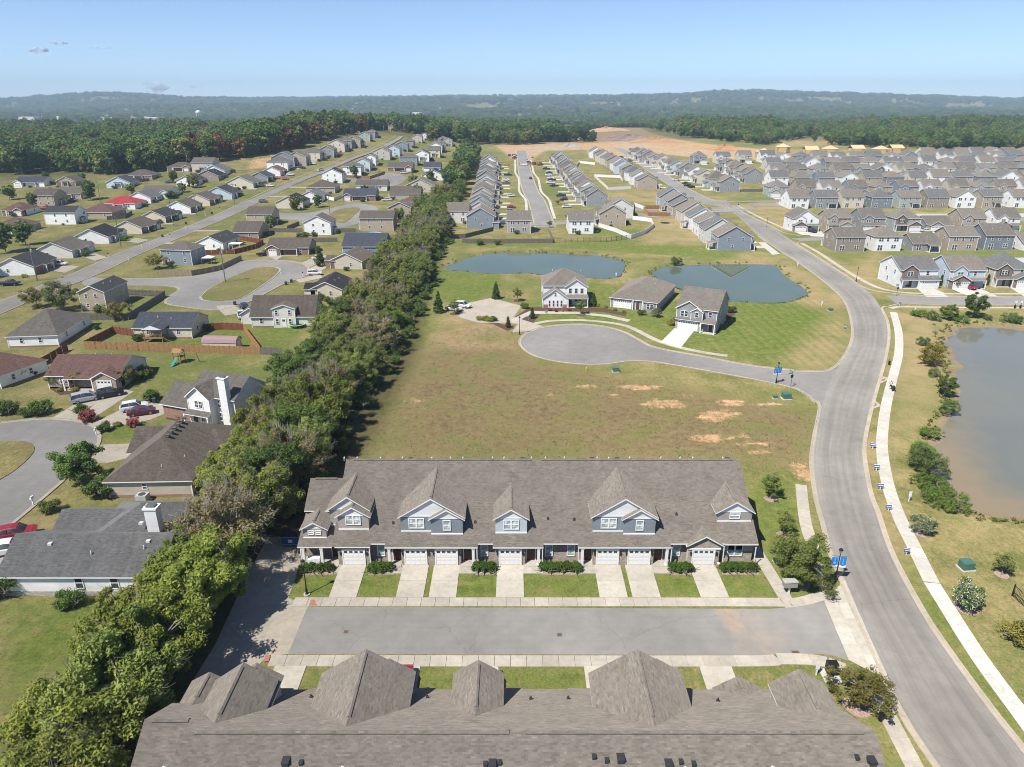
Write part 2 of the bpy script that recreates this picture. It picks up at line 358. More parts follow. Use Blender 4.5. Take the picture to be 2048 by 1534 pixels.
    # mowing stripes: lay of the turf, runs up the lots
    wv = t.n('TexWave', Vector=P, Scale=.13, Distortion=.7, Detail=1., _wave_type='BANDS', _bands_direction='X').outputs[1]
    stripe = t.ramp(wv, [(.25, .87), (.75, 1.08)])
    col = t.mix(col, stripe, sp2[2], 'MULTIPLY')
    col = t.mix(col, t.ramp(fine, [(.25, .72), (.75, 1.22)]), .85, 'MULTIPLY'); col = t.mix(col, t.ramp(sm, [(.25, .82), (.75, 1.13)]), .8, 'MULTIPLY')
    return t.fin(col, .97, fine, .12, .75, spec=.08)
# ------------------------------------------------------------------ ponds
POND1 = smooth_poly(A((884,532),(915,520),(952,508),(1009,502),(1077,502),(1135,505),(1200,508),(1236,514),(1253,523),(1248,539),(1239,552),(1213,555),(1161,552),(1072,544),(1004,545),(952,542),(900,537), z=0), 2)
POND2 = smooth_poly(A((1298,542),(1325,530),(1400,526),(1470,525),(1552,526),(1562,540),(1574,552),(1600,567),(1620,582),(1608,592),(1575,602),(1500,602),(1450,600),(1400,592),(1350,570),(1310,552), z=0), 2)
POND3 = smooth_poly(A((1872,662),(1888,700),(1892,760),(1884,810),(1850,880),(1866,950),(1893,1002),(1925,1026),(1990,1036),(2060,1040),(2420,1040),(2420,640),(2050,650),(1990,646),(1915,644), z=0), 2)
PONDS = [(POND1, .42, .75, -.55), (POND2, .20, .75, -.55), (POND3, .075, .36, -.52)]    # outline, bed slope, bank drop, water level
_g = rng.random((64, 64))
def vnoise(x, y):
    xi = np.floor(x).astype(int); yi = np.floor(y).astype(int); fx = sstep(x-xi); fy = sstep(y-yi)
    g = lambda a, b: _g[a % 64, b % 64]
    return (g(xi, yi)*(1-fx)+g(xi+1, yi)*fx)*(1-fy)+(g(xi, yi+1)*(1-fx)+g(xi+1, yi+1)*fx)*fy
def pond_z(x, y):
    z = np.zeros(x.shape)
    for poly, sl, drop, wl in PONDS:
        P = np.array(poly); m = (x > P[:, 0].min()-6) & (x < P[:, 0].max()+6) & (y > P[:, 1].min()-6) & (y < P[:, 1].max()+6)
        if not m.any(): continue
        d = sdf(x[m], y[m], poly); d = d+(vnoise(x[m]/3.1+5, y[m]/2.6)-.5)*(1.5 if sl > .1 else 2.2)+(vnoise(x[m]/9., y[m]/8.)-.5)*(1.2 if sl > .1 else 3.)
        z[m] += -drop*sstep((d+2.2)/2.6)-np.clip(d, 0, 99)*sl*(d < 999)
    return np.maximum(z, -2.2)
# ------------------------------------------------------------------ far ridges
RPX = [-700, 0, 120, 200, 280, 340, 400, 470, 600, 850, 1024, 1200, 1300, 1360, 1420, 1500, 1700, 1850, 2048, 2700]
RPY = [214, 215, 211, 206, 200, 196, 197, 202, 203, 201, 199, 201, 197, 190, 190, 194, 200, 206, 200, 206]
RA = [(p-1024)/FPX/CP*1.0 for p in RPX]
def far_z(x, y):
    x = np.asarray(x, float); y = np.asarray(y, float); yy = np.maximum(y, 1)
    row = np.interp(x/yy*CP*1.02, RA, RPY); D = 6800.
    h = ((HORIZON-row)/FPX*D+CAMZ)
    f = sstep((y-3000)/3800)
    n = (vnoise(x/900+3, y/700)-.5)*46*sstep((y-1700)/2500)*(1-.75*sstep((y-5600)/1200))
    return np.where(y > 1500, h*f+n-6*sstep((y-1500)/800)*(1-f), 0)
def ground_z(x, y):
    x = np.asarray(x, float); y = np.asarray(y, float)
    return hill(x, y)+far_z(x, y)+pond_z(np.atleast_1d(x), np.atleast_1d(y)).reshape(x.shape if x.shape else (1,))
def gz(x, y): return float(hill(x, y)+far_z(x, y))
def axis(lo, hi, step, out_lo, out_hi, g):
    a = list(np.arange(lo, hi+.1, step)); s = step; v = a[-1]
    while v < out_hi: s *= g; v += s; a.append(v)
    s = step; v = a[0]; b = []
    while v > out_lo: s *= g; v -= s; b.append(v)
    return np.array(b[::-1]+a)
GX = axis(-135, 175, 1.5, -8500, 8500, 1.036); GY = axis(30, 330, 1.5, -400, 9800, 1.034)
XX, YY = np.meshgrid(GX, GY); ZZ = hill(XX, YY)+far_z(XX, YY)+pond_z(XX.ravel(), YY.ravel()).reshape(XX.shape)
zone = np.zeros((*XX.shape, 4), np.float32); zone2 = np.zeros((*XX.shape, 4), np.float32); zone2[..., 3] = 1
def paint(layer, ch, poly, val=1., feather=2., grow=0.):
    P = np.array([(p[0], p[1]) for p in poly]); e = feather+grow+1
    ix = np.where((GX > P[:, 0].min()-e) & (GX < P[:, 0].max()+e))[0]; iy = np.where((GY > P[:, 1].min()-e) & (GY < P[:, 1].max()+e))[0]
    if not len(ix) or not len(iy): return
    s = np.s_[iy[0]:iy[-1]+1, ix[0]:ix[-1]+1]
    d = sdf(XX[s], YY[s], poly)+grow
    w = np.clip(d/feather+.5, 0, 1)
    layer[s][..., ch] = np.maximum(layer[s][..., ch], w*val) if val > 0 else layer[s][..., ch]*(1-w)
def blob(layer, ch, px, py, rx, ry=None, val=1., f=1.5):
    c = at(px, py, 0); ry = ry or rx*.7
    paint(layer, ch, [(c.x+rx*math.cos(a)*(1+.25*math.sin(3*a+px)), c.y+ry*math.sin(a)*(1+.2*math.cos(2*a+py))) for a in np.linspace(0, 6.28, 14)[:-1]], val, f)
# lush lawns
for q in [((575,1197),(600,1140),(1530,1140),(1560,1200)),((610,1334),(1180,1334),(1180,1390),(600,1390)),((830,700),(1010,560),(1000,545),(870,540),(850,580)),
          ((1060,640),(1300,660),(1340,700),(1640,735),(1705,640),(1560,600),(1300,600),(1190,560),(1060,600)),((870,490),(1100,495),(1400,515),(1560,525),(1560,500),(1250,480),(1100,488),(900,480)),
          ((0,1195),(240,1200),(200,1300),(0,1420)),((80,1010),(300,1000),(420,1010),(300,1030),(60,1030)),((170,700),(520,690),(510,720),(500,640),(300,690)),((1500,960),(1590,960),(1640,1180),(1580,1195),(1500,1060)),
          ((1640,1000),(1690,1160),(1700,1170),(1650,1160)),((1820,900),(1880,1010),(1930,1050),(1860,1000)),((1800,1534),(1690,1380),(1620,1340),(1740,1400),(1760,1534)),
          ((1820,1110),(2048,1440),(2048,1520),(1780,1120)),((500,640),(640,640),(560,700),(520,700)),((0,885),(60,890),(0,955)),((200,850),(290,840),(270,885),(195,880))]:
    paint(zone, 1, A(*q, z=0), 1., 3)
# brown weedy building plot
paint(zone2, 1, A((830,690),(1030,650),(1050,720),(1640,830),(1610,930),(1480,920),(700,910),(790,780), z=0), .22, 8)
for q in [((900,650),(1030,650),(1050,720),(1640,830),(1610,930),(1480,920),(700,910),(800,760))]: paint(zone, 2, A(*q, z=0), .85, 8)
paint(zone, 2, A((800,760),(900,740),(1000,760),(1200,800),(1620,840),(1600,890),(1300,870),(1000,850),(850,900), z=0), 1., 8)
for b in [(1282,775,4.6,1.5),(1330,808,4.4,1.8),(1345,812,3,1.2),(1442,828,4.2,1.8),(1463,806,3.2,1.6),(1425,838,3,1.2),(1418,876,3.6,1.6),(1512,886,3.2,1.0),(1165,773,2.6,1.2),(1310,800,1.5,1.0),
          (832,800,2.6,.9),(1545,808,3.4,.8),(1300,812,2,1),(1380,792,2,1),(1520,905,2,1),(1100,790,1.6,1),(1480,870,1.4,.9),(1230,790,1.3,.8),(1612,950,2.0,2.4),(1600,930,1.6,1.6)]: blob(zone, 0, *b[:4], val=.75, f=1.6)
# straw verges and the big lot
for q in [((1390,540),(1700,640),(1690,730),(1640,740),(1560,720),(1700,600),(1560,510),(1500,500)),((1700,860),(1760,870),(1790,1050),(1850,1180),(1780,1110),(1730,960)),((1780,620),(1900,640),(1880,760),(1830,860),(1790,860)),
          ((1560,400),(1640,470),(1560,460),(1480,410)),((1600,490),(1760,560),(1760,580),(1600,500)),((1220,385),(1330,385),(1330,410),(1220,400)),((1300,430),(1410,430),(1410,490),(1280,490)),((1720,520),(1760,500),(1760,585),(1700,560)),
          ((870,600),(1000,640),(1040,650),(1030,700),(860,700))]: paint(zone2, 1, A(*q), .8, 6)
paint(zone2, 2, A((1385,660),(1470,590),(1640,600),(1700,650),(1690,725),(1640,738),(1420,700), z=0), .6, 3)
for q in [((1180,600),(1240,560),(1330,540),(1290,600)),]: paint(zone2, 2, A(*q, z=0), .7, 3)
paint(zone2, 1, A((0,1030),(200,1020),(180,1100),(0,1180), z=0), .5, 4)
# mud round the big pond
d3 = sdf(XX, YY, POND3)+(vnoise(XX/3.1+5, YY/2.6)-.5)*2.2+(vnoise(XX/9., YY/8.)-.5)*3.; zone[..., 3] = np.clip((d3+.2)/2., 0, 1)
d2 = sdf(XX, YY, POND2); zone[..., 3] = np.maximum(zone[..., 3], np.clip((d2-.2)/1., 0, 1))
d1 = sdf(XX, YY, POND1); zone[..., 3] = np.maximum(zone[..., 3], np.clip((d1-.8)/1., 0, 1))
# building site clay
SITE = A((985,292),(1010,283),(1120,284),(1170,262),(1130,248),(1180,246),(1260,252),(1310,268),(1390,285),(1540,300),(1545,322),(1420,318),(1330,310),(1290,312),(1180,320),(1170,300),(1095,302),(1060,330),(1020,318))
paint(zone, 0, SITE, .66, 10)
paint(zone, 0, A((1120,262),(1135,249),(1230,254),(1290,266),(1360,284),(1240,290),(1180,284)), .66, 20)
paint(zone, 0, A((500,318),(560,312),(550,335),(490,340)), .7, 12)
paint(zone2, 1, A((1540,300),(1700,300),(2048,306),(2048,318),(1540,325)), .9, 12)
paint(zone2, 1, A((1560,262),(1580,252),(1700,262),(1760,268),(1730,282),(1640,292),(1560,295)), 1., 16)
# hedgerow and wood floors
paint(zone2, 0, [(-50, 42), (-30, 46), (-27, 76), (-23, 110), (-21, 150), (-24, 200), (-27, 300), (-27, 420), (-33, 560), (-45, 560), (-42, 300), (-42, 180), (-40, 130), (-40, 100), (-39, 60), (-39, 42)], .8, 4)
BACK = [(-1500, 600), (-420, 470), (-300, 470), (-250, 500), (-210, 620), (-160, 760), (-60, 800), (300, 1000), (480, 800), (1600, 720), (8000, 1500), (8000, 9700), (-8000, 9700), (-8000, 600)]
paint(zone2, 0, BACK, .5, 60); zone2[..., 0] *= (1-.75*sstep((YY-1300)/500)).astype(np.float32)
_v = np.stack([XX, YY, ZZ], -1).reshape(-1, 3).astype(np.float32); ny, nx = XX.shape
i0 = (np.arange(ny-1)[:, None]*nx+np.arange(nx-1)[None, :]).ravel(); _f = np.stack([i0, i0+1, i0+nx+1, i0+nx], 1).astype(np.int32)
gm = bpy.data.meshes.new('ground'); gm.vertices.add(len(_v)); gm.vertices.foreach_set('co', _v.ravel()); gm.loops.add(_f.size); gm.loops.foreach_set('vertex_index', _f.ravel())
gm.polygons.add(len(_f)); gm.polygons.foreach_set('loop_start', np.arange(len(_f), dtype=np.int32)*4); gm.polygons.foreach_set('loop_total', np.full(len(_f), 4, np.int32)); gm.update(calc_edges=True)
gm.polygons.foreach_set('use_smooth', np.ones(len(_f), bool))
for nm, arr in (('zone', zone), ('zone2', zone2)):
    gm.attributes.new(nm, 'FLOAT_COLOR', 'POINT').data.foreach_set('color', arr.reshape(-1))
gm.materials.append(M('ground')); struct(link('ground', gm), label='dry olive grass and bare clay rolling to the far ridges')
def water(name, poly, z, mat, grow=2.):
    P = np.array(poly); b = MB(); 
    if 'muddy' not in mat: b.poly([(p[0], p[1], z) for p in poly]); o = b.build(name, mat); struct(o); return o
    gx = np.arange(P[:, 0].min(), P[:, 0].max()+3, 3.); gy = np.arange(P[:, 1].min(), P[:, 1].max()+3, 3.); X, Y = np.meshgrid(gx, gy); d = sdf(X, Y, poly)
    for j in range(len(gy)):
        for i in range(len(gx)): b.v.append((gx[i], gy[j], z))
    for j in range(len(gy)-1):
        for i in range(len(gx)-1):
            if d[j:j+2, i:i+2].max() > 0: a = j*len(gx)+i; b.f.append((a, a+1, a+len(gx)+1, a+len(gx))); b.m.append(0)
    o = b.build(name, mat); struct(o); west = np.clip(1-(X-60)/24., 0, 1); o.data.attributes.new('shallow', 'FLOAT', 'POINT').data.foreach_set('value', (np.clip(1-(d-5)/11., 0, 1)*(.35+.65*west)).ravel().astype(np.float32)); return o
water('pond_water', POND1, -.55, 'water:pond')['label'] = 'still green pond behind the white model home'
water('pond_water', POND2, -.55, 'water:pond')['label'] = 'small pond with a muddy upper bank beside the curving road'
water('pond_water', POND3, -.52, 'water:muddy')['label'] = 'large shallow muddy pond east of the white footpath'
# ------------------------------------------------------------------ roads
from mathutils.geometry import tessellate_polygon
def sheet(name, pts, z, mat, label=None, drape=False, thick=0.):
    V = [Vector((p[0], p[1], 0)) for p in pts]; tr = tessellate_polygon([V]); b = MB()
    b.v = [(p.x, p.y, z+(hz(p.x, p.y) if drape else 0)) for p in V]
    ar = sum(V[i].x*V[(i+1) % len(V)].y-V[(i+1) % len(V)].x*V[i].y for i in range(len(V)))
    for t in tr:
        a, c, d = (V[k] for k in t)
        if (c-a).cross(d-a).z < 0: t = (t[0], t[2], t[1])
        b.f.append(tuple(t)); b.m.append(0)
    if thick:
        n = len(V)
        for i in range(n):
            j = (i+1) % n
            if ar < 0: i, j = j, i
            p, q = b.v[i], b.v[j]; b.poly([(p[0], p[1], p[2]-thick), (q[0], q[1], q[2]-thick), q, p])
    o = b.build(name, mat); struct(o)
    if label: o['label'] = label
    return o
def normals(line):
    out = []
    for i in range(len(line)):
        a = line[max(0, i-1)]; b = line[min(len(line)-1, i+1)]; dx, dy = b[0]-a[0], b[1]-a[1]; L = math.hypot(dx, dy) or 1
        out.append((-dy/L, dx/L))
    return out
def ribbon(name, line, prof, mat, label=None, drape=True, parent=None):
    """sweep an (offset, height) profile along a line; offset positive to the left"""
    nn = normals(line); b = MB(); m = len(prof)
    for (x, y), (nx_, ny_) in zip(line, nn):
        g = hz(x, y) if drape else 0
        for o, z in prof: b.v.append((x+nx_*o, y+ny_*o, g+z))
    for i in range(len(line)-1):
        for k in range(m-1):
            a = i*m+k; b.f.append((a, a+1, a+m+1, a+m)[::-1]); b.m.append(0)
    o = b.build(name, mat, parent); 
    if parent is None: struct(o)
    if label: o['label'] = label
    return o
KERB = [(-.02, .02), (.42, .035), (.46, .13), (.64, .13), (.66, -.05)]
def kerb(line, side=1, label=None, step=2.): 
    L = spline(line, step); ribbon('kerb', L, [(o*side, z) for o, z in KERB][::side], 'concrete:kerb', label)
def street(line, w, mat='asphalt:street', label=None, dz=.03, step=6., kerbs=True, name='road'):
    L = spline(line, step)
    ribbon(name, L, [(w/2, dz), (w/6, dz+.03), (-w/6, dz+.03), (-w/2, dz)], mat, label)
    if kerbs:
        for s in (1, -1):
            nn = normals(L); e = [(p[0]+n[0]*s*w/2, p[1]+n[1]*s*w/2) for p, n in zip(L, nn)]
            ribbon('kerb', e, [(o*s, z) for o, z in KERB][::s], 'concrete:kerb')
def walk(line, w, label, mat='concrete:walk', slab=1.7, z=.07, smoothed=True, gap=.035, name='sidewalk'):
    L = spline(line, .4) if smoothed else [(p[0], p[1]) for p in line]
    # arc-length resample at slab joints
    if not smoothed: L = spline(line, .4)
    P = np.array(L); s = np.concatenate([[0], np.cumsum(np.hypot(*np.diff(P, axis=0).T))]); n = max(1, int(round(s[-1]/slab))); step = s[-1]/n
    root = link(name, None); struct(root); root['label'] = label
    for i in range(n):
        a, e = i*step+gap/2, (i+1)*step-gap/2
        ts = [a, (a+e)/2, e]; pts = [(np.interp(t, s, P[:, 0]), np.interp(t, s, P[:, 1])) for t in ts]; nn = normals(pts); b = MB(); zz = z+random.uniform(-.006, .006)
        g = [hz(*p) for p in pts]
        l = [(p[0]+q[0]*w/2, p[1]+q[1]*w/2, zz+h) for p, q, h in zip(pts, nn, g)]; r = [(p[0]-q[0]*w/2, p[1]-q[1]*w/2, zz+h) for p, q, h in zip(pts, nn, g)]
        for k in range(2): b.poly([l[k], r[k], r[k+1], l[k+1]])
        ring = [l[0], l[1], l[2], r[2], r[1], r[0]]
        for k in range(6):
            p, q = ring[k], ring[(k+1) % 6]; b.poly([p, q, (q[0], q[1], q[2]-.09), (p[0], p[1], p[2]-.09)])
        b.build('slab', mat, root)
    return root
E_L = [(1900,1560),(1850,1490),(1803,1414),(1758,1313),(1709,1209),(1688,1157),(1664,1101),(1650,1045),(1637,1000),(1627,926),(1632,877),(1643,812),(1658,772),(1676,733),(1695,707),(1707,675),(1705,642),(1694,608),(1672,582),(1621,541),(1564,503),(1517,472),(1470,427),(1447,413),(1425,401)]
E_R = [(2110,1600),(2048,1508),(1987,1432),(1883,1289),(1834,1212),(1778,1104),(1750,1021),(1738,991),(1726,926),(1725,887),(1735,835),(1751,776),(1767,720),(1775,675),(1772,642),(1761,616),(1744,590),(1716,568),(1685,548),(1621,507),(1587,483),(1536,450),(1489,427),(1466,412),(1450,400)]
EL_ = spline(A(*E_L), 2.5); ER_ = spline(A(*E_R), 2.5)
def two_edge_road(L, R, z, mat, label, cols=10):
    def res(Pl, n):
        P = np.array(Pl); s = np.concatenate([[0], np.cumsum(np.hypot(*np.diff(P, axis=0).T))]); t = np.linspace(0, s[-1], n); return np.stack([np.interp(t, s, P[:, 0]), np.interp(t, s, P[:, 1])], 1), s[-1]
    n = 150; l, sl = res(L, n); r, _ = res(R, n); b = MB(); uv = []
    for i in range(n):
        for k in range(cols+1): q = l[i]*(1-k/cols)+r[i]*k/cols; b.v.append((q[0], q[1], z+hz(*q)+.05*(1-(2*k/cols-1)**2)))
    for i in range(n-1):
        for k in range(cols):
            a = i*(cols+1)+k; b.f.append((a, a+1, a+cols+2, a+cols+1)); b.m.append(0)
            for ii, kk in ((i, k), (i, k+1), (i+1, k+1), (i+1, k)): uv += [kk/cols, ii/(n-1)*sl]
    o = b.build('road', mat, smooth=True); o.data.uv_layers[0].data.foreach_set('uv', uv); struct(o); o['label'] = label; return o
two_edge_road(EL_, ER_, .022, 'asphalt:old:track', 'wide curving through road with worn wheel tracks')
CUL_T = [(1643,744),(1588,742),(1500,732),(1412,715),(1343,703),(1307,695),(1291,689),(1270,677),(1247,665),(1213,655),(1174,650),(1135,650),(1088,655),(1056,666),(1042,682)]
CUL_B = [(1049,697),(1067,709),(1098,719),(1135,725),(1174,728),(1213,727),(1247,722),(1273,721),(1304,722),(1343,728),(1412,740),(1500,756),(1581,773),(1608,784),(1636,806)]
ct = spline(A(*CUL_T), 1.5); cb = spline(A(*CUL_B), 1.5)
sheet('road', ct+cb+A((1660,812),(1690,735),(1668,738)), .014, 'asphalt:blue', 'smooth grey bulb-ended side street in front of the model homes')
kerb(A(*(CUL_T[1:]+CUL_B)), -1, 'pale kerb round the bulb-ended side street', 1.5)
kerb(A(*E_L[:6]), 1); kerb(A(*E_L[5:12],(1630,800),(1605,781)), 1, 'pale kerb beside the empty lot'); kerb(A((1590,743),(1643,744),(1672,735),*E_L[14:22]), 1, 'pale kerb beside the mown lawn')
kerb(A(*E_R[:16],(1775,612),(1800,606)), -1, 'pale kerb beside the white footpath'); kerb(A((1800,589),(1748,582),(1716,570),*E_R[18:20],(1592,487),(1605,483)), -1); kerb(A((1600,472),(1565,465),*E_R[21:24]), -1)
# short street between the two townhouse rows
ST_S, ST_N = 56.9, 64.4
xw, xe = at(596, 1260, 0).x, 0
stp = A((615,1214),(576,1308),z=0)+[Vector((at(1500,1310,0).x, ST_S, 0))]+A((1640,1308),(1668,1312),(1697,1322),(1648,1203),(1622,1209),(1590,1214),(1540,1218),z=0)
sr = sheet('road', stp, .018, 'asphalt:street:clay', 'grey street between the two townhouse rows with a clay stain')
# clay stain attribute on a subdivided copy of the sheet
import bmesh
bm_ = bmesh.new(); bm_.from_mesh(sr.data)
for _ in range(5): bmesh.ops.subdivide_edges(bm_, edges=[e for e in bm_.edges if e.calc_length() > 1.5], cuts=1)
bmesh.ops.triangulate(bm_, faces=bm_.faces[:]); bm_.to_mesh(sr.data); bm_.free()
cl = sr.data.attributes.new('clay', 'FLOAT', 'POINT'); c0 = spline(A((1455,1214),(1475,1240),(1505,1268),(1545,1300), z=0), .5)
vals = []
for v in sr.data.vertices:
    d = min((math.hypot(v.co.x-p[0], v.co.y-p[1]), i) for i, p in enumerate(c0)); vals.append(max(0, 1-d[0]/(1.5))*(1-.55*d[1]/len(c0))*.8)
cl.data.foreach_set('value', vals)
sheet('service_lane', A((617,1213),(578,1307),(530,1316),(500,1350),(400,1390),(330,1450),(430,1290),(490,1160),(535,1075),(604,1070),(600,1130),(577,1196),z=0), .01, 'concrete:lot', 'pale concrete lane in tree shade beside the townhouses')
sheet('apron', A((1648,1202),(1690,1160),(1712,1212),(1760,1320),(1775,1352),(1745,1345),(1697,1320),z=0), .03, 'concrete:drive', 'pale concrete crossing where the short street meets the road')
for q in [((1679,1207),(1704,1206),(1712,1236),(1690,1238)),((1669,1254),(1698,1254),(1713,1288),(1684,1288)),((1727,1311),(1750,1310),(1760,1329),(1736,1330))]:
    sheet('concrete_patch', A(*q, z=0), .034, 'concrete:pale')
# ---- walks
walk([(at(590,1197,0).x, 65.15), (at(1500,1200,0).x, 65.1)]+[tuple(at(*p, z=0)[:2]) for p in ((1560,1208),(1600,1204),(1632,1196),(1650,1190))], 1.45, 'beige slab walk along the townhouse driveways', slab=1.6)
walk([(at(540,1320,0).x, 56.1), (at(1450,1320,0).x, 56.05)]+[tuple(at(*p, z=0)[:2]) for p in ((1560,1318),(1640,1322),(1690,1338))], 1.5, 'beige slab walk along the near side of the short street', slab=1.6)
walk([tuple(at(*p)[:2]) for p in ((1602,970),(1606,1010),(1613,1054),(1632,1110),(1648,1165),(1664,1192))], 1.55, 'beige path stub between townhouses and curving road', slab=2.4)
walk([tuple(at(*p)[:2]) for p in ((1755,1390),(1780,1440),(1829,1534),(1850,1575))], 1.55, 'beige path running beside the near townhouse row', slab=2.4)
walk([tuple(at(*p)[:2]) for p in ((1506,1092),(1530,1130),(1573,1200))], 1.5, 'beige end path beside the townhouse gable', slab=2.4)
walk([tuple(at(*p)[:2]) for p in ((1787,625),(1797,665),(1797,708),(1787,750),(1772,812),(1764,877),(1766,919),(1778,978),(1801,1040),(1821,1080),(1863,1165))], 1.75, 'pale concrete footpath along the big pond', 'concrete:pale', 2.4)
walk([tuple(at(*p)[:2]) for p in ((1864,1167),(1955,1310),(2048,1437),(2110,1520))], 1.75, 'newer white end of the footpath beyond the pond', 'concrete:white', 2.4)
walk([tuple(at(*p)[:2]) for p in ((1782,617),(1800,614),(1875,615),(1960,615.5),(2110,616))], 1.5, 'pale walk along the pond end of the cross street', slab=2.4)
walk([tuple(at(*p)[:2]) for p in ((1068,648),(1090,643.5),(1109,641.5),(1161,640.5),(1213,645),(1252,652),(1278,663),(1301,675),(1322,684),(1356,694.5),(1412,706),(1455,712))], 1.5, 'curved pale walk round the bulb-ended street', slab=2.4)
walk([tuple(at(*p)[:2]) for p in ((2110,588),(1960,588),(1840,587),(1790,583),(1745,571),(1690,540),(1640,507),(1604,487))], 1.5, 'pale walk in front of the white gabled house', slab=3)
walk([tuple(at(*p)[:2]) for p in ((1645,469),(1600,466),(1560,453),(1510,430),(1476,411))], 1.5, 'pale walk on the outer side of the far bend', slab=4)
for q, lb in [(((1776,720),(1795,762),(1772,760)), 0), (((1752,808),(1762,814),(1745,820)), 0)]:
    sheet('ramp', A((1762,752),(1782,757),(1760,768),z=0) if q[0][0] == 1776 else A((1748,800),(1763,812),(1743,819),z=0), .05, 'concrete:walk')
# ---- townhouse drives
TOWN_DRIVES = [(657,712),(791,846),(857,912),(992,1048),(1200,1256),(1266,1322),(1403,1459)]
DX = [(at(a,1197,0).x, at(b,1197,0).x) for a, b in TOWN_DRIVES]
for i, (a, b) in enumerate(DX):
    walk([((a+b)/2, 65.92), ((a+b)/2, 71.95)], b-a, 'pale driveway of the %s townhouse from the service lane' % nth(i), 'concrete:drive', 3.05, .075, gap=.03, name='driveway')
    sheet('driveway', [(a-2.8, 49.3), (b-2.8, 49.3), (b-2.8, 55.35), (a-2.8, 55.35)], .075, 'concrete:drive', thick=.1)
for a, b in ((-21.2, DX[0][0]), (DX[1][0]-2.9, DX[1][0]), (DX[2][1], DX[2][1]+2.9), (DX[3][1], DX[3][1]+2.4), (DX[4][0]-2.4, DX[4][0]), (DX[5][1], DX[5][1]+2.3)):
    sheet('entry_walk', [(a, 70.3), (b-.01, 70.3), (b-.01, 72.4), (a, 72.4)], .08, 'concrete:walk', thick=.1)
sheet('brick_pad', A((622,1200),(629,1200),(634,1212),(618,1212),z=0), .085, 'concrete:brickpad'); sheet('brick_pad', A((531,1312),(541,1310),(538,1323),(527,1325),z=0), .085, 'concrete:brickpad')
sheet('brick_pad', A((1640,1176),(1664,1174),(1668,1181),(1643,1181),z=0), .086, 'concrete:brickpad'); sheet('brick_pad', A((1765,758),(1772,757),(1768,763),(1760,763),z=0), .056, 'concrete:brickpad'); sheet('brick_pad', A((1748,807),(1755,807),(1752,813),(1746,813),z=0), .056, 'concrete:brickpad')
# ---- model-home lot and drives
sheet('parking_lot', A((916,634),(935,606),(983,596),(1043,612),(1028,634),(1087,653),(1066,663),(1024,664),(1036,648),(1008,646),(958,646),z=0), .045, 'concrete:lot', 'pale concrete parking lot beside the white model home')
sheet('driveway', A((1321,685),(1355,651),(1393,656),(1361,697),z=0), .085, 'concrete:white', 'bright white driveway of the grey model home')
sheet('entry_walk', A((1020,640),(1060,622),(1150,624),(1216,630),(1262,640),(1255,644),(1210,634),(1150,628),(1065,628),(1030,644),z=0), .05, 'concrete:walk')
def crossstreet():
    street(A((1780,598),(1850,600.5),(1950,601.5),(2110,602)), 8.6, 'asphalt:blue', 'dark cross street in front of the white gabled houses', dz=.012, kerbs=False)
    street(A((1590,479),(1640,477.5),(1720,478)), 8, 'asphalt:blue', dz=.012, kerbs=False); street(A((1440,404),(1500,402),(1600,402),(1700,404)), 8, 'asphalt:blue', dz=.012, kerbs=False)
    kerb(A((1800,606),(1875,609),(1960,609.5),(2110,610)), -1); kerb(A((2110,595),(1938,594),(1843,592),(1798,589)), -1)
crossstreet()
for q in [((1830,573),(1860,572),(1897,594),(1852,594)),((1919,573),(1951,573),(2000,595),(1949,594)),((2016,573),(2048,573),(2100,596),(2050,595)),((1612,463),(1642,462),(1652,474),(1622,473)),((1480,466),(1500,472),(1500,486),(1480,474)),((1516,485),(1530,485),(1560,508),(1545,510))]:
    sheet('driveway', A(*q), .06, 'concrete:pale', drape=True)
# ---- streets further off, laid out on the survey grid
CX = 12.
street([(15,322),(14.5,350),(13.5,400),(11,440),(9.5,510),(9,575),(9,720)], 8.5, label='straight street running away between two rows of new houses')
street([(-20,331),(15,331),(60,350),(92,362),(118,372)], 8); street([(116,376),(108,400),(104,440),(104,560),(108,760)], 8.5, label='second straight street running to the building site')
street([(60,372),(110,374),(125,378)], 7.5, dz=.02); street([(127,388),(170,386),(230,388)], 8, dz=.02); street([(160,340),(220,342),(330,346)], 8); street([(150,435),(230,432),(360,438)], 8); street([(170,520),(260,515),(420,530)], 8)
street([(160,242),(220,246),(300,250)], 8)
for sx in (-6.2, 6.2): walk([(9+sx*1.05+ (5 if k < 420 else 2 if k < 500 else 0), k) for k in range(345, 640, 30)], 1.4, 'pale walk beside the straight street, %s side' % ('hedgerow' if sx < 0 else 'building site'), 'concrete:pale', 7.)
# left neighbourhood
LST = [(-60,640),(20,606),(100,575),(177,545),(258,507),(335,477),(393,453),(470,420),(512,399),(580,367),(647,340),(700,317),(757,297),(787,281),(800,272)]
street(A(*LST), 8.2, 'asphalt:old', 'long grey street climbing past the older houses')
L1O = [(170,552),(227,558),(326,557),(386,553),(417,548),(448,540),(489,523),(554,521),(596,526),(614,535),(615,543),(606,554),(567,567),(497,603),(450,617),(427,620),(360,612),(334,606),(338,594),(360,579),(339,572),(245,570),(170,572)]
sheet('road', spline(A(*L1O)+A(L1O[0]), 2), .02, 'asphalt:street', 'teardrop loop street among the older houses')
L1I = spline(A((403,593),(417,580),(454,559),(512,536),(536,534),(557,538),(549,551),(520,572),(481,596),(450,601),(427,602),(407,599),(403,593)), 2)
sheet('grass_island', L1I, .10, 'ground:lawn', 'grass island inside the teardrop loop', thick=.1); kerb([(p[0], p[1]) for p in L1I], 1)
kerb(A(*L1O[1:22]), 1)
L2O = [(520,420),(560,426),(620,425),(700,408),(740,410),(757,420),(745,436),(700,452),(665,456),(610,450),(590,440),(520,436)]
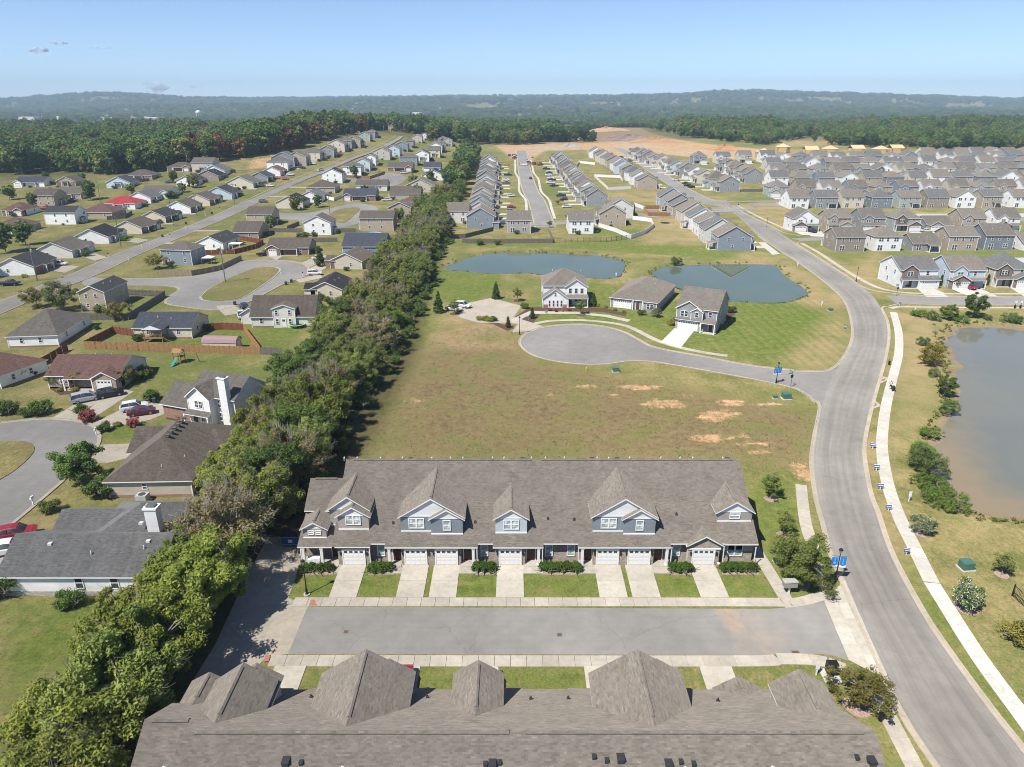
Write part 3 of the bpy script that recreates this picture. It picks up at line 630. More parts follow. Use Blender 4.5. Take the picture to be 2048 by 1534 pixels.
sheet('road', spline(A(*L2O)+A(L2O[0]), 3), .05, 'asphalt:street', 'second teardrop loop street beyond the first', drape=True)
L2I = spline(A((662,442),(659,430),(682,418),(719,416),(709,430),(687,446),(662,442)), 3); sheet('grass_island', L2I, .16, 'ground:lawn', 'brown grass island inside the second loop', drape=True, thick=.12)
sheet('road', spline(A((690,350),(730,352),(765,346),(800,349),(812,357),(800,368),(770,374),(735,366),(690,362),(690,350)), 4), .06, 'asphalt:street', 'third loop street below the far two-storey houses', drape=True)
L4O = A((-120,860),(0,847),(86,839),(149,843),(184,854),(195,875),(189,895),(172,912),(129,955),(69,1007),(0,1064),(-120,1160),z=0)
sheet('road', spline(L4O, 1.5), .02, 'asphalt:street', 'grey loop street at the left edge in front of the brown roofed house'); kerb(L4O[1:], 1)
sheet('grass_island', spline(A((-120,890),(0,884),(49,883),(69,895),(57,918),(0,960),(-120,1010),z=0), 1.5), .11, 'ground:lawn', 'green island inside the near loop street', thick=.1)
for q in [((100,839),(152,843),(200,828),(268,783),(238,777),(185,780),(160,802)),((180,850),(240,820),(250,809),(311,806),(346,821),(300,840),(215,857),(192,862)),((172,912),(195,890),(266,887),(262,915),(216,926),(186,926)),((-40,1120),(20,1075),(40,1095),(10,1130)),
          ((430,612),(470,610),(486,626),(450,632)),((530,510),(553,521),(566,512),(540,500)),((612,540),(640,528),(660,532),(628,550)),((600,527),(640,510),(668,512),(620,535)),((590,560),(640,548),(645,556),(600,566)),((700,405),(712,396),(702,390),(686,402)),((170,515),(190,507),(215,515),(190,522)),((250,482),(272,476),(300,480),(275,487)),((98,541),(120,530),(160,533),(130,546))]:
    sheet('driveway', A(*q), .035 if q[0][1] > 700 else .07, 'concrete:lot', drape=True)
for i, (px, py) in enumerate([(330,448),(375,428),(425,407),(455,393),(500,378),(535,362),(565,348),(590,337),(620,323),(650,311),(680,300),(700,291),(365,487),(420,462),(560,394),(600,375)]):
    c = at(px, py); sheet('driveway', [(c.x-7, c.y-1.8), (c.x+4, c.y-1.8), (c.x+4, c.y+1.8), (c.x-7, c.y+1.8)], .10, 'concrete:lot', drape=True)
# ------------------------------------------------------------------ house kit
_MESH = {}
def window_mesh(w, h, kind='double', near=False):
    key = ('win', round(w, 2), round(h, 2), kind, near)
    if key in _MESH: return _MESH[key]
    b = MB(); t = .09 if near else .10; n = 2 if w > 1.5 else 1; gl = 'glass:pale' if kind == 'curtain' else 'glass'
    for i in range(n):
        x0 = -w/2+i*w/n; x1 = x0+w/n
        b.box(x0, x0+t, -.07, .0, 0, h); b.box(x1-t, x1, -.07, 0, 0, h); b.box(x0+t, x1-t, -.07, 0, 0, t); b.box(x0+t, x1-t, -.07, 0, h-t, h)
        b.box(x0+t, x1-t, -.06, 0, h*.5-.035, h*.5+.035)
        if kind == 'grid':
            b.box((x0+x1)/2-.025, (x0+x1)/2+.025, -.05, 0, t, h-t)
        b.poly([(x0+t, -.02, t), (x1-t, -.02, t), (x1-t, -.02, h-t), (x0+t, -.02, h-t)], 1)
    _MESH[key] = b.mesh('window', ['trim', gl]); return _MESH[key]
def garage_mesh(w, h, windows=True, mat='trim'):
    key = ('gar', round(w, 2), h, windows, mat)
    if key in _MESH: return _MESH[key]
    b = MB(); b.box(-w/2-.14, -w/2, -.06, 0, 0, h+.14); b.box(w/2, w/2+.14, -.06, 0, 0, h+.14); b.box(-w/2, w/2, -.06, 0, h, h+.14)
    rows = 4; n = max(4, int(round(w/.62))); ph = h/rows
    for r in range(rows):
        z0 = r*ph+.012; z1 = (r+1)*ph-.012
        b.box(-w/2, w/2, -.03, .0, z0, z1, 2)
        if r == rows-1 and windows:
            for i in range(n):
                x0 = -w/2+(i+.18)*w/n; x1 = -w/2+(i+.82)*w/n; b.poly([(x0, -.034, z0+.1), (x1, -.034, z0+.1), (x1, -.034, z1-.1), (x0, -.034, z1-.1)], 1)
        else:
            for i in range(n):
                x0 = -w/2+(i+.14)*w/n; x1 = -w/2+(i+.86)*w/n; b.box(x0, x1, -.045, -.03, z0+.09, z1-.09, 2)
    _MESH[key] = b.mesh('garage_door', ['trim', 'glass', mat]); return _MESH[key]
def door_mesh(mat='paint:.10,.06,.045:.4'):
    key = ('door', mat)
    if key in _MESH: return _MESH[key]
    b = MB(); b.box(-.6, -.48, -.07, 0, 0, 2.25); b.box(.48, .6, -.07, 0, 0, 2.25); b.box(-.48, .48, -.07, 0, 2.12, 2.25); b.box(-.48, .48, -.035, 0, 0, 2.12, 1)
    for x in (-.42, .04):
        for z0, z1 in ((.15, .8), (.95, 1.4)): b.box(x, x+.38, -.05, -.035, z0, z1, 1)
    b.poly([(-.36, -.04, 1.5), (.36, -.04, 1.5), (.36, -.04, 2.0), (-.36, -.04, 2.0)], 2)
    _MESH[key] = b.mesh('door', ['trim', mat, 'glass']); return _MESH[key]
SIDE = {'S': 0, 'E': math.pi/2, 'N': math.pi, 'W': -math.pi/2}
class House:
    """local frame: front faces -y, footprint round the origin"""
    def __init__(s, label, loc, rz, wall='siding:white', roof='shingle:weathered', group=None, name='house', cat='house', trim='trim', brick='brick'):
        s.o = thing(name, label, cat, loc, rz, group); s.wm, s.rm, s.tm, s.bm_ = wall, roof, trim, brick
        s.w, s.r, s.t, s.br, s.po = MB(), MB(), MB(), MB(), MB()
    def roof(s, x0, x1, y0, y1, he, axis='x', p=.5, o=.35, hip=False, t=.16, mb=None):
        """gabled or hipped roof over a rectangle; slab with painted edges"""
        r = mb or s.r
        if axis == 'y':   # swap axes by building in a rotated frame
            f = lambda q: (q[1], q[0], q[2]); X0, X1, Y0, Y1 = y0, y1, x0, x1
        else: f = lambda q: q; X0, X1, Y0, Y1 = x0, x1, y0, y1
        flip = axis == 'y'
        def P(pts, mi=0):
            pts = [f(q) for q in pts]; r.poly(pts[::-1] if flip else pts, mi)
        yc = (Y0+Y1)/2; hw = (Y1-Y0)/2; ze = he+t-p*o; zr = he+t+p*hw
        hx = (hw+o) if hip else 0; a, b = X0-o, X1+o; c, d = Y0-o, Y1+o
        if hip and hx*2 >= b-a: hx = (b-a)/2-.01; 
        ra, rb = a+hx, b-hx
        P([(a, c, ze), (b, c, ze), (rb, yc, zr), (ra, yc, zr)]); P([(b, d, ze), (a, d, ze), (ra, yc, zr), (rb, yc, zr)])
        if hip:
            P([(b, c, ze), (b, d, ze), (rb, yc, zr)]); P([(a, d, ze), (a, c, ze), (ra, yc, zr)])
            e = [(a, c), (b, c), (b, d), (a, d)]
            for i in range(4):
                u, v = e[i], e[(i+1) % 4]; P([(*u, ze-t), (*v, ze-t), (*v, ze), (*u, ze)], 1)
            P([(a, d, ze-t), (b, d, ze-t), (b, c, ze-t), (a, c, ze-t)], 1)
        else:
            P([(a, c, ze-t), (b, c, ze-t), (b, c, ze), (a, c, ze)], 1); P([(b, d, ze-t), (a, d, ze-t), (a, d, ze), (b, d, ze)], 1)
            for xx, sg in ((a, -1), (b, 1)):
                for (ya, yb) in ((c, yc), (yc, d)):
                    za = ze if ya == c else zr; zb = zr if yb == yc else ze
                    q = [(xx, ya, za-t*1.3), (xx, yb, zb-t*1.3), (xx, yb, zb), (xx, ya, za)]; P(q if sg > 0 else q[::-1], 1)
            P([(a, yc, zr-t), (b, yc, zr-t), (b, c, ze-t), (a, c, ze-t)], 1); P([(b, yc, zr-t), (a, yc, zr-t), (a, d, ze-t), (b, d, ze-t)], 1)
        return zr
    def block(s, x0, x1, y0, y1, he, axis='x', p=.5, o=.35, hip=False, mat=None, z0=-.8, base=.0):
        w = s.br if mat == 'brick' else s.w
        xc, yc = (x0+x1)/2, (y0+y1)/2
        c = [(x0, y0), (x1, y0), (x1, y1), (x0, y1)]
        for i in range(4):
            a, b = c[i], c[(i+1) % 4]; top = [(*b, he), (*a, he)]
            if not hip:
                if axis == 'x' and i in (1, 3): top = [(*b, he), (a[0], yc, he+p*(y1-y0)/2), (*a, he)]
                if axis == 'y' and i in (0, 2): top = [(*b, he), (xc, a[1], he+p*(x1-x0)/2), (*a, he)]
            w.poly([(*a, z0), (*b, z0)]+top)
        # corner boards
        if mat != 'brick':
            for x, y in c: s.t.box(x-.07, x+.07, y-.07, y+.07, z0, he)
        if base:
            e = .03; s.br.box(x0-e, x1+e, y0-e, y1+e, z0, base)
        return s.roof(x0, x1, y0, y1, he, axis, p, o, hip)
    def win(s, side, u, z, w=.95, h=1.5, at_=0., kind='double', shut=None):
        """window on the wall plane lying at_ from the origin on that side"""
        x, y = {'S': (u, at_), 'N': (u, at_), 'E': (at_, u), 'W': (at_, u)}[side]
        o = link('window', window_mesh(w, h, kind), s.o, (x, y, z), SIDE[side])
        if shut:
            for sg in (-1, 1):
                key = ('shut', h, shut)
                if key not in _MESH:
                    b = MB(); b.box(-.2, .2, -.05, 0, 0, h); 
                    for k in range(5): b.box(-.16, .16, -.065, -.05, .08+k*h/5.2, .08+k*h/5.2+h/8)
                    _MESH[key] = b.mesh('shutter', [shut])
                link('shutter', _MESH[key], o, (sg*(w/2+.24), 0, 0))
        return o
    def garage(s, u, at_, w=2.5, side='S', h=2.15, mat='trim'):
        x, y = {'S': (u, at_), 'N': (u, at_), 'E': (at_, u), 'W': (at_, u)}[side]
        return link('garage_door', garage_mesh(w, h, True, mat), s.o, (x, y, .05), SIDE[side])
    def door(s, u, at_, side='S', mat='paint:.10,.06,.045:.4'):
        x, y = {'S': (u, at_), 'N': (u, at_), 'E': (at_, u), 'W': (at_, u)}[side]
        return link('door', door_mesh(mat), s.o, (x, y, .12), SIDE[side])
    def shed(s, x0, x1, y0, y1, z_lo, z_hi, posts=True, side='S'):
        """lean-to porch roof, low edge towards `side`, with posts"""
        r = s.r; t = .13
        lo = {'S': [(x0, y0), (x1, y0)], 'N': [(x1, y1), (x0, y1)], 'E': [(x1, y0), (x1, y1)], 'W': [(x0, y1), (x0, y0)]}[side]
        hi = {'S': [(x1, y1), (x0, y1)], 'N': [(x0, y0), (x1, y0)], 'E': [(x0, y1), (x0, y0)], 'W': [(x1, y0), (x1, y1)]}[side]
        a, b = [(*q, z_lo) for q in lo]; c, d = [(*q, z_hi) for q in hi]; dn = lambda q: (q[0], q[1], q[2]-t)
        r.poly([a, b, c, d]); r.poly([dn(d), dn(c), dn(b), dn(a)], 1)
        for u, v in ((a, b), (b, c), (d, a)): r.poly([dn(u), dn(v), v, u], 1)
        if posts:
            for q, k in ((lo[0], lo[1]), (lo[1], lo[0])):
                px = q[0]+(k[0]-q[0])*.04; py = q[1]+(k[1]-q[1])*.04
                px += (hi[0][0]-lo[1][0])*.06; py += (hi[0][1]-lo[1][1])*.06
                b_ = MB(); b_.box(-.12, .12, -.12, .12, -.3, z_lo-t); b_.box(-.17, .17, -.17, .17, -.3, .35); b_.build('porch_post', s.tm, s.o, (px, py, 0))
            sl = MB(); sl.box(x0, x1, y0, y1, -.6, .06); s.slab = sl.build('porch_floor', 'concrete:walk', s.o)
    def chimney(s, x0, x1, y0, y1, z, mat='siding:white'):
        b = MB(); b.box(x0, x1, y0, y1, -.3, z); b.box(x0-.12, x1+.12, y0-.12, y1+.12, z, z+.18); b.box(x0+.2, x1-.2, y0+.2, y1-.2, z+.18, z+.45, 1); b.build('chimney', [mat, 'paint:.2,.2,.2:.5:.6'], s.o)
    def vents(s, pts):
        key = 'vent'
        if key not in _MESH:
            b = MB(); b.tube((0, 0, -.2), (0, 0, .42), .085, .07, 8); b.lathe([(.18, -.12), (.11, .05)], 8, 1); _MESH[key] = b.mesh('roof_vent', ['paint:.7,.7,.68:.5', 'paint:.15,.15,.15:.6'])
        for p in pts: link('roof_vent', _MESH[key], s.o, p)
    def done(s):
        if s.w.f: s.w.build('wall', s.wm, s.o)
        if s.br.f: s.br.build('brick_wall', s.bm_, s.o)
        if s.r.f: s.r.build('roof', [s.rm, s.tm], s.o)
        if s.t.f: s.t.build('corner_trim', s.tm, s.o)['kind'] = 'stuff'
        return s.o
ROT = {'S': 0, 'E': math.pi/2, 'N': math.pi, 'W': -math.pi/2}
WALLNAME = {'siding:white': 'white', 'siding:cream': 'cream', 'siding:tan': 'tan', 'siding:beige': 'beige', 'siding:greige': 'greige', 'siding:gray': 'grey', 'siding:bluegray': 'blue-grey', 'siding:steel': 'slate grey', 'siding:sage': 'sage',
    'siding:paleblue': 'pale blue', 'siding:taupe': 'taupe', 'siding:offwhite': 'off-white', 'siding:navy': 'navy', 'siding:blue': 'blue'}
def new_house(label, x, y, face, wall, w=10.6, d=11.5, hip=False, v=0, detail=2, group=None, rot=0., roof='shingle:weathered', brick=None, two=True, axis='x', pitch=.58):
    """production two-storey house: front with garage wing and porch, plain back and sides"""
    h = House(label, (x, y, hz(x, y)), ROT[face]+rot, wall, roof, group, brick=brick or 'stone')
    he = 5.5 if two else 2.85; W, D = w/2, d/2
    zr = h.block(-W, W, -D, D, he, axis, pitch, .35, hip)
    gs = 1 if v % 2 else -1; gw = w*.52
    gx0, gx1 = (W-gw, W) if gs > 0 else (-W, -W+gw)
    gd = 1.9+.7*(v % 3 == 1)
    if v % 3 == 0:   # garage wing with a lean-to roof
        h.w.box(gx0, gx1, -D-gd, -D, -.8, 2.7); h.shed(gx0-.3, gx1+.3, -D-gd-.35, -D, 2.75, 2.75+(gd+.35)*.42, False)
    else:            # garage wing with its own gable
        h.block(gx0, gx1, -D-gd, -D+.5, 2.75, 'y', .55, .3, False, 'brick' if brick else None)
    h.garage((gx0+gx1)/2, -D-gd-.02, min(4.7, gw-.6))
    px0, px1 = (-W, gx0) if gs > 0 else (gx1, W)
    h.shed(px0, px1, -D-1.7, -D, 2.6, 3.2, detail > 0)
    if detail > 0: h.door((px0+px1)/2+.8*gs, -D-.02)
    if two:
        gw2 = w*.40; cx = (gx0+gx1)/2 if v % 2 == 0 else (px0+px1)/2
        h.block(cx-gw2/2, cx+gw2/2, -D-.55, -D+2.5, he-.05, 'y', .72, .28, False, 'brick' if brick and v % 2 else None, z0=3.0)
        if detail > 0:
            h.win('S', cx, 3.6, 1.8 if detail > 1 else 1.7, 1.45, -D-.57, shut=('paint:.05,.05,.055:.5' if v % 4 == 1 and detail > 1 else None)); h.win('S', -cx*.9, 3.7, 1., 1.4, -D-.01)
    # back and sides
    if detail > 0:
        if two:
            for u in ((-W*.58, W*.05, W*.55) if detail > 1 else (-W*.5, W*.45)): h.win('N', u, 3.6, 1.8 if (abs(u) > W*.5 and v % 2) else .95, 1.45, D+.01)
        h.win('N', -W*.45, .9, 1.8, 1.5, D+.01); h.win('N', W*.55, .25, 1.85, 2.05, D+.01)
        for sd, a in (('E', W+.01), ('W', -W-.01)):
            if two: h.win(sd, D*.35, 3.7, .9, 1.3, a)
            h.win(sd, D*.1*(1 if v % 2 else -1), 1.0, .9, 1.3, a)
            if detail > 1 and two: h.win(sd, -D*.5, 3.7, .9, 1.3, a)
        if detail > 1:
            if v % 3 == 1: h.shed(-W*.75, W*.05, D, D+3., 2.55, 3.2, True, 'N')
            h.vents([(-W*.3, D*.4, zr-pitch*D*.4), (W*.35, D*.5, zr-pitch*D*.5)])
    h.done(); return h.o
# ------------------------------------------------------------------ new estate houses, row by row
PAL = ['siding:white', 'siding:gray', 'siding:tan', 'siding:bluegray', 'siding:cream', 'siding:greige', 'siding:sage', 'siding:white', 'siding:taupe', 'siding:steel', 'siding:beige', 'siding:white']
def row(pts, n, face, where, pal, group, d=11.5, w=10.6, seed=0, detail=1, hipevery=5, brickevery=0, flat=0, jit=.4, rot=0.):
    P = spline(pts, 1.); P = np.array(P); s = np.concatenate([[0], np.cumsum(np.hypot(*np.diff(P, axis=0).T))])
    for i in range(n):
        t = s[-1]*(i/(n-1) if n > 1 else 0); x = np.interp(t, s, P[:, 0])+random.uniform(-jit, jit); y = np.interp(t, s, P[:, 1])
        if face in 'SN': y += random.uniform(-1.1, 1.1)
        else: x += random.uniform(-.5, .5)
        wl = pal[i % len(pal)]; two = not (flat and i % flat == flat-1)
        lab = '%s %s house, %s %s' % (WALLNAME[wl], 'two-storey' if two else 'one-storey', nth(i), where)
        fd = {'E': (1, 0), 'W': (-1, 0), 'S': (0, -1), 'N': (0, 1)}[face]; c_ = (float(x)+fd[0]*(d/2+5.2), float(y)+fd[1]*(d/2+5.2)); sd = (-fd[1], fd[0]); o_ = 2.4*(1 if (i*5+seed) % 2 else -1)
        if detail: sheet('driveway', [(c_[0]+fd[0]*u*3.6+sd[0]*(o_+v_*2.4), c_[1]+fd[1]*u*3.6+sd[1]*(o_+v_*2.4)) for u, v_ in ((-1, -1), (1, -1), (1, 1), (-1, 1))], .07, 'concrete:pale', drape=True)
        new_house(lab, float(x), float(y), face, wl, w+random.uniform(-.6, .6), d+random.uniform(-.7, .7), hip=(i+seed) % hipevery == 0, v=(i*5+seed) % 12, detail=detail, group=group,
                  brick=('brick_dark' if brickevery and i % brickevery == 0 else 'stone' if brickevery else None), two=two, rot=rot+random.uniform(-.03, .03), pitch=(.5, .58, .64)[(i+seed) % 3] if two else .5, axis='y' if (i*3+seed) % 7 == 2 and face in 'SN' else 'x', roof=['shingle:weathered', 'shingle:weathered', 'shingle:graybrown', 'shingle:gray'][(i*2+seed) % 4])
g = 'new houses along the straight street'
row([(-15,343),(-15.5,420),(-17,500),(-17,566)], 14, 'E', 'from the pond on hedgerow side of straight street', ['siding:offwhite','siding:paleblue','siding:white','siding:beige','siding:white','siding:cream','siding:white','siding:gray','siding:paleblue','siding:offwhite'], g, seed=1)
row([(45,386),(42,430),(40,500),(38,590)], 13, 'W', 'from the pond on building-site side of straight street', ['siding:gray','siding:sage','siding:white','siding:tan','siding:paleblue','siding:cream','siding:offwhite','siding:beige'], g, seed=2)
g = 'new houses along the second street'
row([(82,450),(79,520),(72,640)], 11, 'E', 'from the tan end house with its back to straight street', ['siding:tan','siding:white','siding:white','siding:taupe','siding:paleblue','siding:white','siding:tan','siding:cream','siding:cream'], g, seed=3)
row([(129,440),(122,500),(108,640)], 12, 'W', 'from the roundabout facing the second street', ['siding:gray','siding:sage','siding:cream','siding:white','siding:gray','siding:paleblue','siding:white','siding:cream','siding:beige'], g, seed=4)
row([(83.5,275),(84.5,330),(83,384)], 8, 'E', 'from small pond in the row along the curving road', ['siding:bluegray','siding:offwhite','siding:white','siding:white','siding:cream','siding:tan','siding:bluegray','siding:sage'], 'row of houses beside the small pond', seed=1, d=13, detail=2, hipevery=99)
g = 'dense new estate behind the big pond'
W_ = 'from curving road in %s estate row behind big pond'
def rx(a, n, y, y1=None): return [(a, y), (a+14.6*(n-1), y if y1 is None else y1)]
row(rx(123,3,217,219), 3, 'S', W_ % 'first', ['siding:white','siding:paleblue','siding:cream'], g, seed=3, detail=2, brickevery=1, w=11)
row(rx(127.5,6,275,277), 6, 'N', W_ % 'second', ['siding:taupe','siding:white','siding:gray','siding:tan','siding:steel','siding:white'], g, seed=6, detail=2, flat=3, hipevery=7)
row(rx(128,7,318,320), 7, 'S', W_ % 'third', ['siding:white','siding:tan','siding:gray','siding:sage','siding:gray','siding:tan','siding:white'], g, seed=2, detail=2, brickevery=3, flat=5)
row(rx(148,9,381,384), 9, 'N', W_ % 'fourth', ['siding:white','siding:gray','siding:cream','siding:steel','siding:sage','siding:taupe','siding:white','siding:tan'], g, seed=5, detail=2, hipevery=8)
row(rx(152,11,420,424), 11, 'S', W_ % 'fifth', ['siding:sage','siding:tan','siding:white','siding:gray','siding:tan','siding:bluegray','siding:white','siding:beige'], g, seed=4, hipevery=4)
row(rx(166,12,462,466), 12, 'N', W_ % 'sixth', ['siding:white','siding:greige','siding:bluegray','siding:white','siding:tan','siding:steel','siding:cream'], g, seed=7, hipevery=4)
row(rx(180,13,505,512), 13, 'S', W_ % 'seventh', ['siding:offwhite','siding:taupe','siding:sage','siding:tan','siding:bluegray','siding:white','siding:cream','siding:gray'], g, seed=8, brickevery=5)
row(rx(192,15,548,556), 15, 'N', W_ % 'eighth', ['siding:cream','siding:gray','siding:white','siding:steel','siding:tan','siding:white'], g, seed=3, hipevery=4)
row(rx(215,15,592,602), 15, 'S', W_ % 'ninth', ['siding:white','siding:bluegray','siding:beige','siding:white','siding:cream','siding:gray'], g, seed=9, detail=0)
row(rx(350,8,630,640), 8, 'N', W_ % 'tenth', ['siding:white','siding:cream','siding:gray'], g, seed=4, detail=0)
row([(155,478),(158,540)], 5, 'W', 'from the roundabout behind the second-street row', ['siding:gray','siding:sage','siding:taupe','siding:white'], 'houses behind the second street', seed=2)
row([(148,590),(205,600)], 4, 'S', 'of the four houses below the clay mound', ['siding:bluegray','siding:offwhite','siding:cream','siding:white'], 'houses below the clay mound', seed=5)
# three houses closing the straight street, backs to the pond
new_house('blue-grey two-storey corner house behind the pond fence', -14, 324, 'E', 'siding:bluegray', 11, 12, v=2, detail=2, group='houses behind the long pond')
new_house('greige two-storey house whose back faces the long pond', 3, 313, 'N', 'siding:greige', 10, 11, v=3, detail=2, group='houses behind the long pond')
new_house('white two-storey house with patio whose back faces the long pond', 29.5, 312.5, 'N', 'siding:white', 10.5, 12, v=5, detail=2, group='houses behind the long pond')
new_house('tan two-storey house beside the curved white fence', 45.5, 331, 'W', 'siding:tan', 10.5, 12, v=6, detail=2, group='houses behind the long pond')
new_house('off-white two-storey house behind the tan one by the white fence', 52, 352, 'W', 'siding:offwhite', 11, 12, v=2, detail=1, group='houses behind the long pond')
new_house('white two-storey house behind the grey one by the hedgerow', -25, 338, 'N', 'siding:offwhite', 10, 11, v=4, detail=1, group='houses behind the long pond')
# timber frames going up
def frame_house(i, x, y):
    o = thing('timber_house', 'unfinished pale timber framed house, %s from the curving road end' % nth(i), 'house', (x, y, hz(x, y)), random.uniform(-.1, .1), 'timber frames on the building site')
    h = House.__new__(House); h.o = o; h.r = MB(); h.w = MB(); W, D, he = 5.5, 5.5, 5.4
    st = MB()
    for sx in np.arange(-W, W+.1, 1.1):
        for yy in (-D, D): st.box(sx-.09, sx+.09, yy-.09, yy+.09, -.5, he)
    for sy in np.arange(-D, D+.1, 1.1):
        for xx in (-W, W): st.box(xx-.09, xx+.09, sy-.09, sy+.09, -.5, he)
    st.box(-W, W, -D, D, 2.6, 2.85); st.build('stud_frame', 'paint:.56,.38,.19:.8', o)
    sh = MB(); sh.box(-W*.9, W*.4, -D-.1, -D-.02, 0, he*.9); sh.box(-W-.1, -W-.02, -D*.8, D*.5, 0, he); sh.build('wall_sheathing', 'paint:.60,.42,.22:.8', o)
    h.roof(-W, W, -D, D, he, 'x', .5, .3, i % 2 == 0, mb=h.r); h.r.build('roof_deck', ['paint:.62,.45,.25:.85', 'paint:.5,.35,.18:.8'], o)
for i, q in enumerate([(212,628),(262,655),(282,662),(308,668),(326,660),(345,672),(250,690)]): frame_house(i, *q)
# ------------------------------------------------------------------ model homes round the bulb
def model_homes():
    c = at(1086, 616, 0); h = House('white model home with dark garage-bay windows beside the parking lot', (c.x, c.y, 0), 0, 'siding:white', 'shingle:weathered', 'model homes', brick='brick')
    zr = h.block(.2, 12.2, 3.2, 14.5, 5.6, 'x', .6, .4, True)
    h.block(0, 6.6, 0, 6, 2.85, 'y', .72, .35); h.block(6.2, 12., 2.0, 9, 5.5, 'y', .68, .35, z0=2.6)
    h.shed(6.6, 12.4, -.1, 2.2, 2.65, 3.35)
    h.br.box(-.05, 1.35, -.06, .0, -.3, 1.0); h.br.box(5.3, 6.65, -.06, 0, -.3, 1.0)
    for u in (1.75, 2.85, 3.95, 5.0): h.win('S', u, .35, .62, 1.85, -.02)
    for u in (7.5, 9.1, 10.7): h.win('S', u, 3.55, .95, 1.5, 1.98)
    h.win('S', 3.3, 3.25, .6, 1.1, -.02); h.win('W', 8, 3.6, .9, 1.4, .18); h.win('W', 9, 1., .9, 1.4, .18); h.door(7.6, 3.18); h.win('S', 9.8, .9, 1.9, 1.5, 3.18)
    h.vents([(3, 11, 7.9), (6, 12, 7.4), (11, 10, 8)]); h.done()
    c = at(1221, 614, 0); h = House('long grey one-storey hipped model home with white double garage', (c.x, c.y, 0), R_(-24), 'siding:gray', 'shingle:weathered', 'model homes', brick='stone')
    zr = h.block(0, 13, 0, 21, 2.9, 'y', .52, .45, True); h.block(9.3, 12.9, -.9, 4, 2.85, 'y', .5, .35, True)
    h.garage(3.3, -.02, 4.8); h.door(7.6, -.02); h.win('S', 11.1, .8, 1.9, 1.5, -.92)
    for u in (3, 7, 11, 15): h.win('E', u, 1.1, .9, 1.2, 13.02)
    for x in (6.3, 8.9): h.t.box(x-.12, x+.12, -.5, -.26, -.3, 2.7)
    h.vents([(9, 8, 5.0), (9.5, 11, 4.9), (8.4, 13, 5.4)]); h.done()
    c = at(1352, 656, 0); h = House('grey two-storey model home with white driveway and stone garage base', (c.x, c.y, 0), R_(-28), 'siding:gray', 'shingle:weathered', 'model homes', brick='stone')
    h.block(0, 9.6, .3, 12.5, 5.6, 'x', .6, .38); h.block(.0, 5.9, -.6, 6, 5.55, 'y', .62, .35); h.block(3.6, 6.4, -.75, 3, 5.0, 'y', .6, .25, z0=2.8)
    h.shed(-.2, 6.2, -1.15, -.6, 2.75, 3.1, False); h.shed(6.2, 9.8, -1.6, .3, 2.6, 3.25)
    h.br.box(-.08, .5, -.68, -.6, -.3, 1.3); h.br.box(5.4, 5.98, -.68, -.6, -.3, 1.3)
    h.garage(2.95, -.62, 4.8); h.win('S', 1.9, 3.4, 1.9, 1.5, -.62); h.win('S', 5., 3.5, .95, 1.4, -.77); h.door(8.4, .28); h.win('S', 8., 3.6, 1., 1.4, .28)
    h.win('E', 4, 3.6, .9, 1.4, 9.62); h.win('E', 5, 1., .9, 1.3, 9.62); h.win('E', 9, 3.6, .9, 1.3, 9.62)
    h.vents([(4, 8, 8.3), (7, 9, 7.7)]); h.done()
model_homes()
# ------------------------------------------------------------------ older neighbourhood west of the hedgerow
def old(label, x0, x1, yb, ye, face='S', wall='siding:white', roof='shingle:charcoal', st=1, axis='x', hip=False, gar=1, brick=None, rot=0., p=.46, detail=1, porch=True, grp='older houses west of the hedgerow'):
    kx = 1.1 if yb < 560 else 1.; mx_ = (x0+x1)/2; x0, x1 = mx_+(x0-mx_)*kx, mx_+(x1-mx_)*kx; ye *= (1.3 if face in 'EW' else 1.12) if yb < 560 and st == 1 else 1.1 if yb < 560 else 1.; a, b = at(x0, yb), at(x1, yb); X = b.x-a.x; cx, cy = (a.x+b.x)/2, (a.y+b.y)/2+ye/2
    w, d = (X, ye) if face in 'SN' else (ye, X)
    h = House(label, (cx, cy, min(hz(cx, cy), hz(cx, cy-ye/2)+.4)), ROT[face]+R_(rot), wall, roof, grp, brick=brick or 'brick')
    W, D = w/2, d/2; he = 2.75 if st == 1 else 5.3
    zr = h.block(-W, W, -D, D, he, axis, p, .38, hip, base=.35 if detail > 1 else 0)
    if gar:
        gs = gar; gw = min(4.6, w*.38); x_0, x_1 = (W-gw, W) if gs > 0 else (-W, -W+gw)
        h.block(x_0, x_1, -D-1.6, -D+1.5, 2.7, 'y', .55, .3, False, 'brick' if brick else None); h.garage((x_0+x_1)/2, -D-1.62, min(2.7, gw-.8))
        px0, px1 = ((-W*.5, x_0) if gs > 0 else (x_1, W*.5))
    else: px0, px1 = -W*.35, W*.35
    if porch: h.shed(px0, px1, -D-1.3, -D, 2.45, 2.85, detail > 0)
    if brick: h.br.box(-W-.02, W+.02, -D-.03, -D+.03, -.5, 2.4)
    h.door(px0+.9, -D-.05)
    zs = (.95, 3.5) if st == 2 else (.95,)
    for z in zs:
        for u in (-W*.55, W*.5): h.win('N', u, z, .95, 1.35, D+.01, 'grid' if detail > 1 else 'double')
        for sd, q in (('E', W+.01), ('W', -W-.01)):
            h.win(sd, D*.3, z, .85, 1.25, q)
            if detail > 1 or st == 2: h.win(sd, -D*.45, z, .85, 1.25, q)
        h.win('S', -W*.55 if gar > 0 else W*.55, z, 1.7, 1.35, -D-.04)
    h.vents([(W*.3, D*.4, zr-p*D*.4+.05), (-W*.2, D*.5, zr-p*D*.5+.05)] if axis == 'x' and not hip else [])
    h.done(); return h
